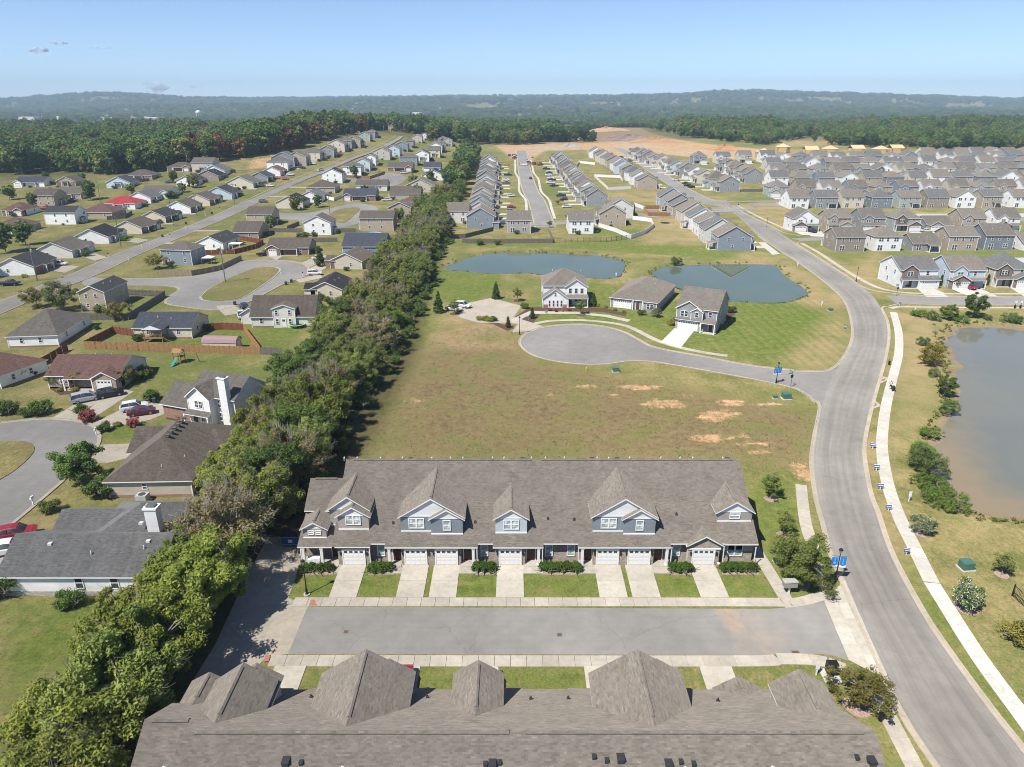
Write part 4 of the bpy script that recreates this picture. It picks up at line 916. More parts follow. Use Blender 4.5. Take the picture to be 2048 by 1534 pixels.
OLD = [
 # label, x0, x1, yb, depth, face, wall, roof, storeys, axis, hip, garage, brick, rot
 ('cream ranch house with slate roof and timber deck inside the red fence', 271, 385, 677, 10, 'N', 'cream', 'slate', 1, 'x', 0, 0, None, 0),
 ('white ranch house with grey-brown hipped roof and concrete patio, west of the red fence', 14, 108, 694, 17, 'W', 'white', 'graybrown', 1, 'y', 1, 0, None, 6),
 ('brick-trimmed house with red-brown roof behind two parked cars', 100, 244, 777, 10.5, 'S', 'offwhite', 'redbrown', 1, 'x', 0, 1, 'brick_tan', 0),
 ('white house with brown roof at the left edge beside a brick wall', -75, 35, 772, 10, 'S', 'white', 'redbrown', 1, 'y', 1, 0, None, -20),
 ('tan two-storey house with dark roof shaded by a pale tree', 165, 215, 622, 12, 'W', 'tan', 'charcoal', 2, 'x', 0, 0, None, 0),
 ('blue-grey two-storey house inside the pale corner fence', 330, 388, 530, 8, 'N', 'bluegray', 'graybrown', 2, 'x', 1, 0, None, -8),
 ('white house with dark roof and brick front at the left street edge', -10, 62, 551, 11, 'E', 'white', 'charcoal', 1, 'x', 0, 0, 'brick', 6),
 ('cream house with grey roof, next up the street from the brick-fronted white one', 72, 137, 517, 11, 'E', 'offwhite', 'graybrown', 1, 'x', 0, 1, None, 6),
 ('white house with black roof and covered porch beside the long street', 150, 210, 488, 11, 'E', 'white', 'black', 1, 'x', 0, 1, None, 6),
 ('white house with charcoal roof and white patio cover by the brown fence', 400, 450, 500, 11, 'W', 'white', 'charcoal', 1, 'x', 0, 0, None, -6),
 ('brick-ended house with dark brown roof touching the brown fence', 470, 515, 478, 11, 'W', 'taupe', 'brown', 1, 'y', 0, 0, 'brick_dark', 0),
 ('red brick ranch with brown roof and white garage on the teardrop loop', 540, 614, 510, 10, 'S', 'taupe', 'brown', 1, 'x', 0, -1, 'brick', 0),
 ('blue house with slate hipped roof and brick garage by the grey fence', 690, 766, 508, 12, 'W', 'blue', 'slate', 1, 'y', 0, 0, 'brick', 0),
 ('brown roofed ranch half hidden by the hedgerow below the blue house', 668, 728, 538, 10, 'W', 'beige', 'brown', 1, 'x', 0, 1, 'brick', -8),
 ('cream gabled house with black roof against the hedgerow', 622, 684, 597, 13, 'W', 'cream', 'black', 1, 'x', 0, 1, None, 0),
 ('white saltbox two-storey house by the second loop', 612, 660, 470, 9, 'E', 'white', 'brown', 2, 'x', 0, 0, None, 0),
 ('tan cape house with brown roof beside a round blue pool', 724, 784, 462, 10, 'W', 'tan', 'brown', 2, 'y', 0, 0, None, 0),
 ('tall tan house behind the pool house near the hedgerow', 780, 820, 438, 10, 'W', 'tan', 'brown', 2, 'x', 0, 0, None, 0),
 ('tan gabled house at the mouth of the second loop', 498, 543, 452, 10, 'E', 'tan', 'brown', 2, 'y', 0, 0, None, 0),
 ('cream house with black roof across from the second loop island', 555, 604, 417, 11, 'W', 'cream', 'black', 1, 'x', 0, 0, None, 0),
 ('white house with grey roof and white vinyl fence', 600, 640, 405, 12, 'W', 'white', 'gray', 1, 'x', 0, 0, None, 0),
 ('tan hipped house behind the white fence house', 615, 668, 386, 10, 'W', 'tan', 'brown', 1, 'x', 1, 0, None, 0),
 ('white two-storey house with black roof on the long street corner', 646, 684, 366, 9, 'W', 'white', 'black', 2, 'x', 0, 0, None, 0),
 ('white block-shaped two-storey house beside the wooden fence', 687, 722, 351, 9, 'W', 'white', 'graybrown', 2, 'x', 1, 0, None, 0),
 ('pale blue two-storey house behind the white block-shaped one', 712, 740, 341, 10, 'W', 'paleblue', 'graybrown', 2, 'x', 0, 0, None, 0),
 ('white gabled two-storey house behind the pale blue one', 730, 752, 331, 10, 'W', 'white', 'graybrown', 2, 'x', 0, 0, None, 0),
 ('cream ranch house with brown roof above the navy-roofed brick one', 714, 772, 381, 10, 'S', 'offwhite', 'brown', 1, 'x', 0, 0, None, 0),
 ('brick house with navy roof and dark garage facing the second loop', 690, 748, 402, 11, 'S', 'gray', 'slate', 1, 'x', 0, -1, 'brick', 0),
 ('tan house with brown roof by the white pickup', 782, 838, 399, 11, 'W', 'tan', 'brown', 1, 'y', 0, 0, 'brick', 0),
 ('red-brown roofed white house behind the white pickup house', 806, 845, 414, 9, 'S', 'offwhite', 'redbrown', 1, 'x', 1, 0, None, 0),
 ('brick-fronted ranch on the far side of the third loop', 776, 824, 344, 11, 'S', 'taupe', 'brown', 1, 'x', 0, 1, 'brick', 0),
 ('blue-walled house behind the third loop ranch', 800, 834, 330, 9, 'S', 'bluegray', 'graybrown', 2, 'x', 1, 0, None, 0),
 ('white twin-gabled house behind the third loop', 830, 858, 322, 10, 'S', 'white', 'charcoal', 2, 'y', 0, 0, None, 0),
 ('tan house with covered back porch against the far hedgerow', 810, 870, 384, 12, 'W', 'beige', 'graybrown', 1, 'x', 0, 0, None, 0),
 ('white house with black roof above the covered porch house', 846, 888, 360, 11, 'W', 'white', 'black', 1, 'x', 0, 0, None, 0),
 ('white house with slate roof and solar panels near the far hedgerow', 848, 880, 344, 10, 'W', 'white', 'slate', 1, 'y', 0, 0, None, 0),
 ('cream two-storey house beside the far hedgerow trees', 855, 880, 314, 10, 'S', 'cream', 'graybrown', 2, 'x', 0, 0, None, 0),
 ('small grey house furthest along the far hedgerow', 862, 890, 302, 9, 'S', 'bluegray', 'graybrown', 2, 'x', 0, 0, None, 0),
 ('sage house near the wood end of the hedgerow', 884, 905, 292, 9, 'S', 'sage', 'graybrown', 2, 'y', 0, 0, None, 0),
 # west of the long street
 ('white house with dark dormered roof by the carport', 95, 150, 449, 9, 'E', 'white', 'charcoal', 2, 'y', 0, 0, None, 0),
 ('brown roofed house with white walls and red pickup', 8, 48, 432, 11, 'S', 'white', 'redbrown', 1, 'x', 1, 1, 'brick', 0),
 ('tan gabled house behind the red pickup', 70, 108, 413, 11, 'E', 'tan', 'brown', 2, 'y', 0, 0, None, 0),
 ('tan house with brown roof beside the blue pickup', 118, 160, 399, 10, 'S', 'tan', 'graybrown', 1, 'x', 0, 0, None, 0),
 ('tan house with wide brown hipped roof below the red roof', 165, 222, 437, 12, 'N', 'tan', 'redbrown', 1, 'x', 1, 0, None, 0),
 ('house with bright red metal roof and back deck', 212, 268, 419, 11, 'S', 'white', 'red', 1, 'x', 1, 0, None, 0),
 ('white house with grey roof just behind the red roof', 258, 300, 407, 11, 'E', 'white', 'gray', 1, 'x', 0, 0, None, 0),
 ('white house with grey roof and pale skylight, second behind the red roof', 288, 338, 396, 11, 'S', 'white', 'graybrown', 1, 'x', 0, 1, None, 0),
 ('blue-and-white cottage at the wood edge', 218, 258, 376, 10, 'S', 'paleblue', 'slate', 1, 'y', 0, 0, None, 0),
 ('brown roofed bungalow behind the blue-and-white cottage', 258, 300, 361, 11, 'S', 'taupe', 'brown', 1, 'x', 1, 0, None, 0),
 ('white garage house with slate roof at the wood edge', 38, 84, 374, 10, 'S', 'white', 'slate', 1, 'x', 0, -1, None, 0),
 ('tan gabled house at the wood edge beside tall trees', 118, 148, 373, 10, 'S', 'tan', 'brown', 1, 'y', 0, 0, 'brick', 0),
 ('brick ranch below the wood with a hipped brown roof', 340, 378, 344, 10, 'S', 'taupe', 'brown', 1, 'x', 1, 1, 'brick', 0),
 ('tan steep-roofed house below the wood', 388, 424, 344, 11, 'S', 'beige', 'graybrown', 2, 'x', 0, 0, None, 0),
 ('white gabled house next to the metal shed', 408, 448, 352, 11, 'W', 'white', 'gray', 1, 'x', 0, 0, None, 0),
 ('white gabled house behind the round pale tree', 356, 392, 372, 11, 'W', 'white', 'charcoal', 1, 'x', 0, 0, None, 0),
 ('black roofed house behind the white shed', 395, 435, 362, 10, 'W', 'taupe', 'black', 1, 'x', 0, 0, None, 0),
 ('white house with charcoal roof facing the long street', 412, 462, 399, 11, 'E', 'paleblue', 'charcoal', 1, 'x', 0, 0, None, 0),
 ('cream house with brown roof facing the long street beside a power pole', 372, 418, 412, 11, 'E', 'cream', 'brown', 1, 'x', 0, 1, 'brick', 0),
 ('white house with brown roof, fourth down the long street', 334, 380, 427, 11, 'E', 'white', 'brown', 1, 'x', 0, 0, 'brick', 0),
 ('brick house with black roof, third from the near end of the long street', 285, 330, 446, 11, 'E', 'cream', 'charcoal', 1, 'x', 0, 1, 'brick', 0),
 ('cream house with dark roof and brick porch, second along the street', 232, 282, 468, 11, 'E', 'cream', 'brown', 1, 'x', 0, 1, 'brick', 0),
 ('cream house with brown roof and long side wall by the street bend', 455, 505, 377, 11, 'E', 'cream', 'graybrown', 1, 'x', 0, 0, None, 0),
 ('brown roofed house below a small tree at the left edge', -10, 45, 466, 11, 'S', 'taupe', 'redbrown', 1, 'x', 1, 0, None, 0),
 ('grey shingled house by the black pickup', 500, 535, 365, 11, 'E', 'gray', 'slate', 1, 'x', 0, 0, 'brick', 0),
 ('brown roofed white house beside two red cars', 528, 560, 352, 10, 'E', 'white', 'redbrown', 1, 'x', 0, 0, None, 0),
]
for q in OLD:
    old(q[0], q[1], q[2], q[3], q[4], q[5], 'siding:'+q[6], 'shingle:'+q[7], q[8], q[9], bool(q[10]), q[11], q[12], q[13], detail=2 if q[3] > 560 else 1)
# two-storey rows up the hill on both sides of the long street
for i, (x0, x1, yb, f, wl) in enumerate([(536,575,342,'E','white'),(545,588,333,'E','bluegray'),(574,612,331,'E','tan'),(608,640,321,'E','cream'),(640,668,315,'E','gray'),(656,690,303,'E','cream'),(676,704,296,'E','bluegray'),(692,722,294,'E','tan'),(716,742,282,'E','sage'),(732,752,275,'E','gray')]):
    old('%s two-storey house, %s up the hill on the wood side of the long street' % (WALLNAME['siding:'+wl], nth(i)), x0, x1, yb, 11, f, 'siding:'+wl, 'shingle:graybrown', 2, 'x', i % 3 == 0, 1 if i % 2 else 0, detail=1)
for i, (x0, x1, yb, wl) in enumerate([(746,780,319,'beige'),(772,800,312,'paleblue'),(792,816,302,'bluegray'),(808,828,295,'gray'),(822,846,285,'beige'),(840,856,280,'white'),(858,884,304,'white'),(875,895,288,'bluegray')]):
    old('%s two-storey house, %s up the hill on the hedgerow side of the long street' % (WALLNAME['siding:'+wl], nth(i)), x0, x1, yb, 11, 'W', 'siding:'+wl, 'shingle:graybrown', 2, 'x', i % 4 == 3, 0, detail=1)
for i, (x0, x1, yb) in enumerate([(772,795,262),(798,820,262),(700,720,265)]): old('large brick house at the hill crest, %s along below the trees' % nth(i), x0, x1, yb, 12, 'S', 'siding:tan', 'shingle:graybrown', 2, 'x', i == 0, 0, 'brick', 0)
# ---- three special near houses
def near_left():
    c = at(221, 996, 0)
    h = House('grey-sided house with large brown hipped roof and square vents beside the hedgerow', (c.x, c.y, 0), R_(2), 'siding:beige', 'shingle:brown', 'older houses west of the hedgerow', brick='brick')
    h.block(0, 11.6, 0, 17.5, 2.9, 'y', .62, .45, True, base=.45); h.block(-.8, 6, 8.8, 17, 2.85, 'x', .55, .4, False); h.block(8.5, 12.6, 11, 16, 2.85, 'x', .5, .4, True)
    h.win('S', 5.1, 1.3, .75, 1.0, -.01); h.win('E', 2.6, .9, .9, 1.4, 11.62); h.win('E', 6.2, .9, 1.8, 1.4, 11.62); h.win('E', 9, .9, .9, 1.4, 11.62); h.garage(13, -.82, 2.6, 'W'); h.door(8.2, .0, 'W')
    for k in range(6):
        b = MB(); b.box(-.25, .25, -.2, .2, -.1, .22); b.box(-.3, .3, -.25, .25, .22, .28); b.build('roof_box_vent', 'paint:.12,.11,.1:.6', h.o, (6.4, 6.6+k*1.25, 6.45))
    h.vents([(7.2, 1.6, 3.9), (9.6, 4, 4.2)]); h.done()
    c = at(14, 1191, 0)
    h = House('long white-sided house with charcoal roof and white chimney half hidden by trees', (c.x, c.y, 0), 0, 'siding:white', 'shingle:gray', 'older houses west of the hedgerow', brick='stone')
    h.block(0, 17.6, 0, 8.6, 2.9, 'x', .55, .45, False, base=.6); h.block(6., 17.2, 4, 15.5, 2.95, 'y', .55, .45, True); h.block(1.6, 9, 7, 14, 2.85, 'x', .55, .4, False)
    h.chimney(13.9, 15.3, 6.2, 7.4, 7.4); h.garage(10.5, 1.58, 4.6, 'W')
    for u in (8.6, 12.6, 15.4): h.win('S', u, .95, 1.0, 1.6, -.01)
    for p in ((4.2, 3.1), (13.2, 6.4), (15.4, 3.4)):
        b = MB(); b.box(-.22, .22, -.22, .22, -.1, .16); b.build('roof_box_vent', 'paint:.55,.54,.52:.5', h.o, (p[0], p[1], 3.1+.55*min(p[1], 4.3)))
    h.vents([(9.4, 2.0, 4.2), (15.2, 2.6, 4.5), (13.2, 7.6, 6.6)]); h.done()
    # white two-storey with chimney, brick garage
    c = at(330, 834, 0)
    h = House('white two-storey house with tall white chimney and red brick garage wing', (c.x, c.y, 0), R_(-20), 'siding:white', 'shingle:graybrown', 'older houses west of the hedgerow', brick='brick')
    h.block(0, 6.6, 0, 8.5, 2.75, 'x', .62, .4, False, 'brick'); h.block(6.4, 15.5, .6, 8.8, 5.4, 'x', .66, .4, False); h.block(6.8, 11.4, -.8, 5, 5.4, 'y', .8, .35); h.shed(6.4, 11.8, -2., -.8, 2.5, 2.95)
    h.garage(4.2, -.02, 4.4, 'W'); h.chimney(13.4, 14.9, -.3, .7, 9.2, 'siding:white'); h.win('S', 9.1, 3.4, 1.7, 1.4, -.82, 'grid'); h.win('S', 12.4, 3.4, 1., 1.4, .58, 'grid'); h.win('S', 12.4, .9, 1., 1.6, .58, 'grid'); h.door(8., -.82); h.win('S', 10, .9, 1.6, 1.4, -.82, 'grid')
    h.win('E', 4.6, 3.5, .9, 1.3, 15.52); h.done()
    # cream cape with long dormer near the hedgerow
    c = at(505, 655, 0)
    h = House('cream cape house with wide back dormer and trampoline beside it', (c.x, c.y, 0), R_(2), 'siding:offwhite', 'shingle:brown', 'older houses west of the hedgerow', brick='brick')
    h.block(0, 15.5, 0, 9.5, 2.9, 'x', .85, .4, False, base=.4); h.block(5.6, 11, -.5, 5, 4.9, 'y', .35, .3); h.block(-3.5, 1, 3, 9.5, 2.8, 'y', .6, .35)
    for u in (6.5, 9.7): h.win('S', u, .95, .8, 1.4, -.52); h.win('S', u, 3.3, .8, 1.3, -.52)
    h.win('S', 2.4, .95, .9, 1.4, -.01); h.door(8.1, -.52, mat='trim'); h.win('W', 5, 4.4, .7, 1.1, -.01); h.win('W', 7, 1, .9, 1.3, -3.51); h.done()
near_left()
# ------------------------------------------------------------------ townhouse rows
class TB(MB):
    """mesh builder in building coordinates: x, depth behind the front eave, height"""
    def __init__(s, ox, oy, sg): super().__init__(); s.ox, s.oy, s.sg = ox, oy, sg
    def poly(s, pts, mi=0):
        q = [(p[0], s.sg*p[1], p[2]) for p in pts]; super().poly(q if s.sg > 0 else q[::-1], mi)
def townhouse(label, ox, oy, sg):
    root = thing('townhouse_row', label, 'townhouses', (ox, oy, 0), 0, 'townhouse rows')
    nb = lambda: TB(ox, oy, sg); rz = 0 if sg > 0 else math.pi
    PL = lambda y: 2.7+.6*y; YR = 10.73; ZR = PL(YR); t = .17
    def part(b, name, mats, parent=None): return b.build(name, mats, parent or root)
    def put(name, mesh, x, y, z, parent=None): return link(name, mesh, parent or root, (x, sg*y, z), rz)
    # --- main roof: strips of one plane with stepped eaves
    r = nb()
    SEC = [(-21.5, -16.94, .25), (-16.94, -15.2, .62), (-15.2, -4.1, .2), (-4.1, -2.3, .62), (-2.3, 3.75, .2), (3.75, 7.9, .62), (7.9, 19.0, .2), (19.0, 21.0, .62), (21.0, 25.5, .62), (25.5, 29.5, .55)]
    for x0, x1, ye in SEC:
        r.poly([(x0, ye, PL(ye)), (x1, ye, PL(ye)), (x1, YR, ZR), (x0, YR, ZR)])
        r.poly([(x0, ye, PL(ye)-t), (x1, ye, PL(ye)-t), (x1, ye, PL(ye)), (x0, ye, PL(ye))], 1)
        r.poly([(x0, 2.2, PL(ye)-t), (x1, 2.2, PL(ye)-t), (x1, ye, PL(ye)-t), (x0, ye, PL(ye)-t)], 1)
    for i in range(len(SEC)-1):
        a, b = SEC[i], SEC[i+1]; y0, y1 = sorted((a[2], b[2]))
        if y1-y0 > .05:
            q = [(a[1], y0, PL(y0)-t), (a[1], y1, PL(y1)-t), (a[1], y1, PL(y1)), (a[1], y0, PL(y0))]; r.poly(q if a[2] < b[2] else q[::-1], 1)
    YB = 21.6
    r.poly([(29.5, YB, PL(0)), (-21.5, YB, PL(0)), (-21.5, YR, ZR), (29.5, YR, ZR)])
    r.poly([(29.5, YB, PL(0)-t), (-21.5, YB, PL(0)-t), (-21.5, YB, PL(0)), (29.5, YB, PL(0))], 1)
    for x, s_ in ((29.5, 1), (-21.5, -1)):
        for q in ([(x, .55, PL(.55)-.26), (x, YR, ZR-.26), (x, YR, ZR), (x, .55, PL(.55))], [(x, YR, ZR-.26), (x, YB, PL(0)-.26), (x, YB, PL(0)), (x, YR, ZR)]): r.poly(q if s_ > 0 else q[::-1], 1)
    # end wing: lower ridge, eave half way, lean-to below
    Y2, YE = 8.3, 4.35; xw0, xw1 = -25.65, -21.5
    r.poly([(xw0, YE, PL(YE)), (xw1, YE, PL(YE)), (xw1, Y2, PL(Y2)), (xw0, Y2, PL(Y2))]); r.poly([(xw1, 16., PL(Y2)-.6*7.7), (xw0, 16., PL(Y2)-.6*7.7), (xw0, Y2, PL(Y2)), (xw1, Y2, PL(Y2))])
    r.poly([(xw0, YE, PL(YE)-t), (xw1, YE, PL(YE)-t), (xw1, YE, PL(YE)), (xw0, YE, PL(YE))], 1); r.poly([(xw0, YE+.5, PL(YE)-t), (xw1, YE+.5, PL(YE)-t), (xw1, YE, PL(YE)-t), (xw0, YE, PL(YE)-t)], 1)
    for q in ([(xw0, YE, PL(YE)-.26), (xw0, Y2, PL(Y2)-.26), (xw0, Y2, PL(Y2)), (xw0, YE, PL(YE))], [(xw0, Y2, PL(Y2)-.26), (xw0, 16., PL(Y2)-4.88), (xw0, 16., PL(Y2)-4.62), (xw0, Y2, PL(Y2))]): r.poly(q[::-1], 1)
    LO = lambda y: 2.85+.40*(y-.25)
    r.poly([(xw0, .25, LO(.25)), (-21.2, .25, LO(.25)), (-21.2, YE+.5, LO(YE+.5)), (xw0, YE+.5, LO(YE+.5))]); r.poly([(xw0, .25, LO(.25)-t), (-21.2, .25, LO(.25)-t), (-21.2, .25, LO(.25)), (xw0, .25, LO(.25))], 1)
    r.poly([(xw0, YE, LO(.25)-t), (-21.2, YE, LO(.25)-t), (-21.2, .25, LO(.25)-t), (xw0, .25, LO(.25)-t)], 1)
    r.poly([(xw0, .25, LO(.25)-.2), (xw0, YE+.5, LO(YE+.5)-.2), (xw0, YE+.5, LO(YE+.5)), (xw0, .25, LO(.25))][::-1], 1)
    ro = part(r, 'roof', ['shingle:weathered', 'trim'])
    # ridge caps: low shingled vents riding on the ridge
    def cap(x0, x1, y, z, name='ridge_vent'):
        b = nb(); w = .2
        for s_ in (-1, 1):
            q = [(x0, y+s_*w, z-.6*w+.09), (x1, y+s_*w, z-.6*w+.09), (x1, y, z+.09), (x0, y, z+.09)]; b.poly(q if s_ < 0 else q[::-1]); q = [(x0, y+s_*w, z-.6*w), (x1, y+s_*w, z-.6*w), (x1, y+s_*w, z-.6*w+.09), (x0, y+s_*w, z-.6*w+.09)]; b.poly(q if s_ < 0 else q[::-1], 1)
        for x, s_ in ((x0, -1), (x1, 1)): b.poly([(x, y-w, z-.6*w+.09), (x, y+w, z-.6*w+.09), (x, y, z+.09)][::s_], 1)
        part(b, name, ['shingle:weathered', 'paint:.05,.045,.04:.9'], ro)
    cap(-20.5, 2.6, YR, ZR); cap(3.8, 28.6, YR, ZR); cap(-25, -22.2, Y2, PL(Y2))
    # --- body walls
    w = nb(); w.box(-25.2, -21.2, 2.2, 15.5, -.3, 2.55); w.box(-21.2, 29.2, 1.45, 21., -.3, 2.95)
    for a, b in ((-20.95, -17.15), (-13.35, -6.15), (-2.05, 1.6), (9.75, 17.05), (21.2, 24.95)): w.box(a, b, .62, 1.45, -.3, 2.62)
    part(w, 'brick_wall', 'brick_taupe')
    s2 = nb()
    for x, s_ in ((29.2, 1), (-21.2, -1)): s2.poly([(x, 1.45, 2.95), (x, 21, 2.95), (x, YR, ZR-.2)][::s_])
    s2.box(-25.15, -21.3, YE+.4, 12.1, 2.2, PL(YE)-.1); s2.poly([(-25.15, YE+.4, PL(YE)-.1), (-25.15, 12.1, PL(YE)-.1), (-25.15, Y2, PL(Y2)-.2)][::-1]); part(s2, 'gable_siding', 'siding:gray')
    # --- gabled dormers
    def dormer(xc, hw, yf, zb, ze, zr, mat, win=None, base=PL, inv=lambda z: (z-2.7)/.6, oh=.32, white=True, wz=None, wmat=False):
        e = hw+oh; sl = (zr-ze)/e; yo = yf-.32
        b = nb(); top = zr-.14-sl*.0
        f = [(xc-hw, yf, zb), (xc+hw, yf, zb), (xc+hw, yf, ze+sl*oh-.1), (xc, yf, zr-.14), (xc-hw, yf, ze+sl*oh-.1)]; b.poly(f)
        for s_ in (-1, 1):
            x = xc+s_*hw; zt = ze+sl*oh-.1; q = [(x, yf, zb), (x, max(inv(zb), yf+.05), zb), (x, inv(zt), zt), (x, yf, zt)]; b.poly(q if s_ > 0 else q[::-1])
        wall = part(b, 'dormer_wall', mat)
        d = nb(); tt = .13; yr_, ye_ = inv(zr)+.05, inv(ze)+.05
        for s_ in (-1, 1):
            x = xc+s_*e; q = [(x, yo, ze), (xc, yo, zr), (xc, yr_, zr), (x, ye_, ze)]; d.poly(q[::-1] if s_ > 0 else q[::-1][::-1] if False else (q if s_ < 0 else q[::-1])[::-1] if False else (q[::-1] if s_ < 0 else q))
            q = [(x, yo, ze-tt), (xc, yo, zr-tt*1.5), (xc, yo, zr), (x, yo, ze)]; d.poly(q if s_ < 0 else q[::-1], 1)
            q = [(x, yo, ze-tt), (x, ye_, ze-tt), (x, ye_, ze), (x, yo, ze)]; d.poly(q if s_ > 0 else q[::-1], 1)
            q = [(x, yo, ze-tt), (xc, yo, zr-tt), (xc, yf+.4, zr-tt), (x, yf+.4, ze-tt)]; d.poly(q if s_ > 0 else q[::-1], 1)
        dr = part(d, 'dormer_roof', ['shingle:weathered', 'trim'])
        c = nb()
        for s_ in (-1, 1):
            q = [(xc+s_*.17, yo+.5, zr-sl*.17+.07), (xc, yo+.5, zr+.07), (xc, yr_-1.0, zr+.07), (xc+s_*.17, yr_-1.0, zr-sl*.17+.07)]; c.poly(q[::-1] if s_ < 0 else q)
            q = [(xc+s_*.17, yo+.5, zr-sl*.17-.02), (xc+s_*.17, yr_-1, zr-sl*.17-.02), (xc+s_*.17, yr_-1, zr-sl*.17+.07), (xc+s_*.17, yo+.5, zr-sl*.17+.07)]; c.poly(q if s_ > 0 else q[::-1], 1)
        part(c, 'ridge_cap', ['shingle:weathered', 'paint:.05,.045,.04:.9'], dr)
        g = nb()
        if white:
            zt = ze+sl*oh*.6; hx = hw*.92; g.poly([(xc-hx, yf-.03, zt), (xc+hx, yf-.03, zt), (xc, yf-.03, zr-.3)]); g.box(xc-hw, xc+hw, yf-.05, yf, zt-.12, zt)
        g.box(xc-hw, xc+hw, yf-.06, yf, zb-.05, zb+.13); part(g, 'gable_trim', 'siding:white', wall)
        if win:
            for (u, ww, hh) in win: put('window', window_mesh(ww, hh, 'curtain'), xc+u, yf-.03, (wz if wz else ze-hh+.15), wall)
        # gutter spout
    bl, pb, gr = 'siding:bluegray', 'siding:paleblue', 'siding:greige'
    dormer(-19.83, 2.35, 3.1, PL(3.1)-.5, 6.25, 8.2, gr); dormer(-19.15, 1.85, 2.19, 4.0, 5.9, 7.3, gr, [(0, 1.85, 1.35)])
    for dx, xs in ((0, 0), (23.15, 0)):
        dormer(-9.66+dx, 3.75, 1.98, 3.88, 5.95, 8.6, bl, [(-1.85, 1.9, 1.4)], wz=4.35); dormer(-7.83+dx, 1.9, 1.66, 3.7, 5.85, 7.28, bl, [(0, .95, 1.45)], wz=4.25)
    dormer(-.1, 1.9, 1.8, 3.78, 5.8, 7.24, pb, [(0, 1.9, 1.35)], wz=4.3); dormer(27.1, 2.1, 3.1, 4.56, 5.9, 7.48, gr, [(0, 1.3, .85)], wz=5.0)
    dormer(-23.75, 1.4, 1.5, LO(1.5)-.1, 4.6, 5.63, gr, [(-.42, .75, .62), (.42, .75, .62)], base=LO, inv=lambda z: .25+(z-2.85)/.4 if z < 4.75 else YE+.6, wz=3.75)
    dormer(23.1, 1.95, .58, 2.3, 2.9, 4.3, 'brick_taupe', None, white=False)
    # --- doors, garages, columns, windows
    GC = [-19.05, -11.6, -7.9, -.22, 11.5, 15.3, 23.05]
    for c in GC:
        put('garage_door', garage_mesh(2.5, 2.1), c, .58, .08)
        for u in (-1.55, 1.55):
            k = 'sconce'
            if k not in _MESH:
                b = MB(); b.box(-.07, .07, -.14, 0, 0, .32); b.box(-.1, .1, -.17, 0, .32, .37); b.box(-.04, .04, -.1, 0, -.12, 0); _MESH[k] = b.mesh('wall_lamp', ['paint:.03,.028,.026:.4'])
            put('wall_lamp', _MESH[k], c+u, .6, 1.55)
    for x, y in ((-21.55, 2.18), (-13.95, 1.43), (-5.35, 1.43), (2.3, 1.43), (9.15, 1.43), (17.75, 1.43)): put('door', door_mesh('paint:.09,.035,.022:.4'), x, y, .15)
    for x in (-25.05, -22.85, -14.75, -4.65, 3.2, 8.45, 18.6):
        b = MB(); b.box(-.16, .16, -.16, .16, 0, 2.6); b.box(-.21, .21, -.21, .21, 0, .3); b.box(-.2, .2, -.2, .2, 2.4, 2.6); b.build('porch_column', 'trim', root, (x, sg*.5, 0))
    for x0, x1 in ((-25.3, -20.95), (-15., -13.36), (-6.14, -4.4), (1.61, 3.5), (8.1, 9.74), (17.06, 18.9)):
        b = nb(); b.box(x0, x1, .1, 2.2, -.2, .16); part(b, 'porch_floor', 'concrete:walk')
    for x, ww, hh in ((-15.9, .95, 1.75), (-3.35, .95, 1.75), (4.5, .95, 1.75), (7.15, .95, 1.75), (19.95, .95, 1.75), (27.05, 1.9, 1.75)): put('window', window_mesh(ww, hh, 'curtain'), x, 1.42, .75)
    b = nb(); b.box(24.96, 29.22, 1.40, 1.44, 1.5, 2.95); part(b, 'siding_panel', gr)
    for x, s_ in ((29.24, 1),):   # vents on the gable
        b = nb(); b.box(x, x+.05, 9.9, 11.5, 6.2, 7.2); part(b, 'gable_vent', 'trim')
    # downspouts
    for x in (-17.05, -4.2, 3.65, 7.95, 19.1, 25.35, 29.15, -25.3):
        b = nb(); b.box(x-.05, x+.05, .3, .4, 0, PL(.25)-.1); part(b, 'downspout', 'trim')
    # --- vents on the slopes
    for x, y in ((-14.5, 2.9), (-4.5, 3.0), (4.4, 3.4), (7.6, 3.3), (20.2, 3.9)):
        k = 'lowvent'
        if k not in _MESH:
            b = MB(); b.hull4([(-.14, -.14), (.14, -.14), (.14, .14), (-.14, .14)], -.1, .2, inset=.3); b.tube((0, 0, .1), (0, 0, .34), .06, .06, 8); _MESH[k] = b.mesh('roof_vent', ['paint:.05,.045,.04:.6'])
        put('roof_vent', _MESH[k], x, y, PL(y))
    rr = random.Random(5)
    RB = lambda y: ZR-.6*(y-YR)
    for x, big in ((-13.4, 1), (-12.3, 0), (-13.5, 0), (1.4, 1), (1.9, 0), (.9, 0), (8.7, 0), (9.6, 0), (14.0, 1), (14.9, 0), (15.8, 0), (27.6, 0), (28.4, 0), (10.6, 1), (30.0-1.4, 1)):
        y = 12.35+rr.uniform(-.15, .3); k = ('boxvent', big)
        if k not in _MESH:
            q = .3 if big else .17; b = MB(); b.box(-q*.8, q*.8, -q, q, -.15, .2 if big else .15); b.box(-q*.92, q*.92, -q*1.1, q*1.1, .15 if not big else .2, .24 if big else .18); _MESH[k] = b.mesh('roof_box_vent', ['paint:.035,.037,.04:.5'])
        put('roof_box_vent', _MESH[k], x, y, RB(y))
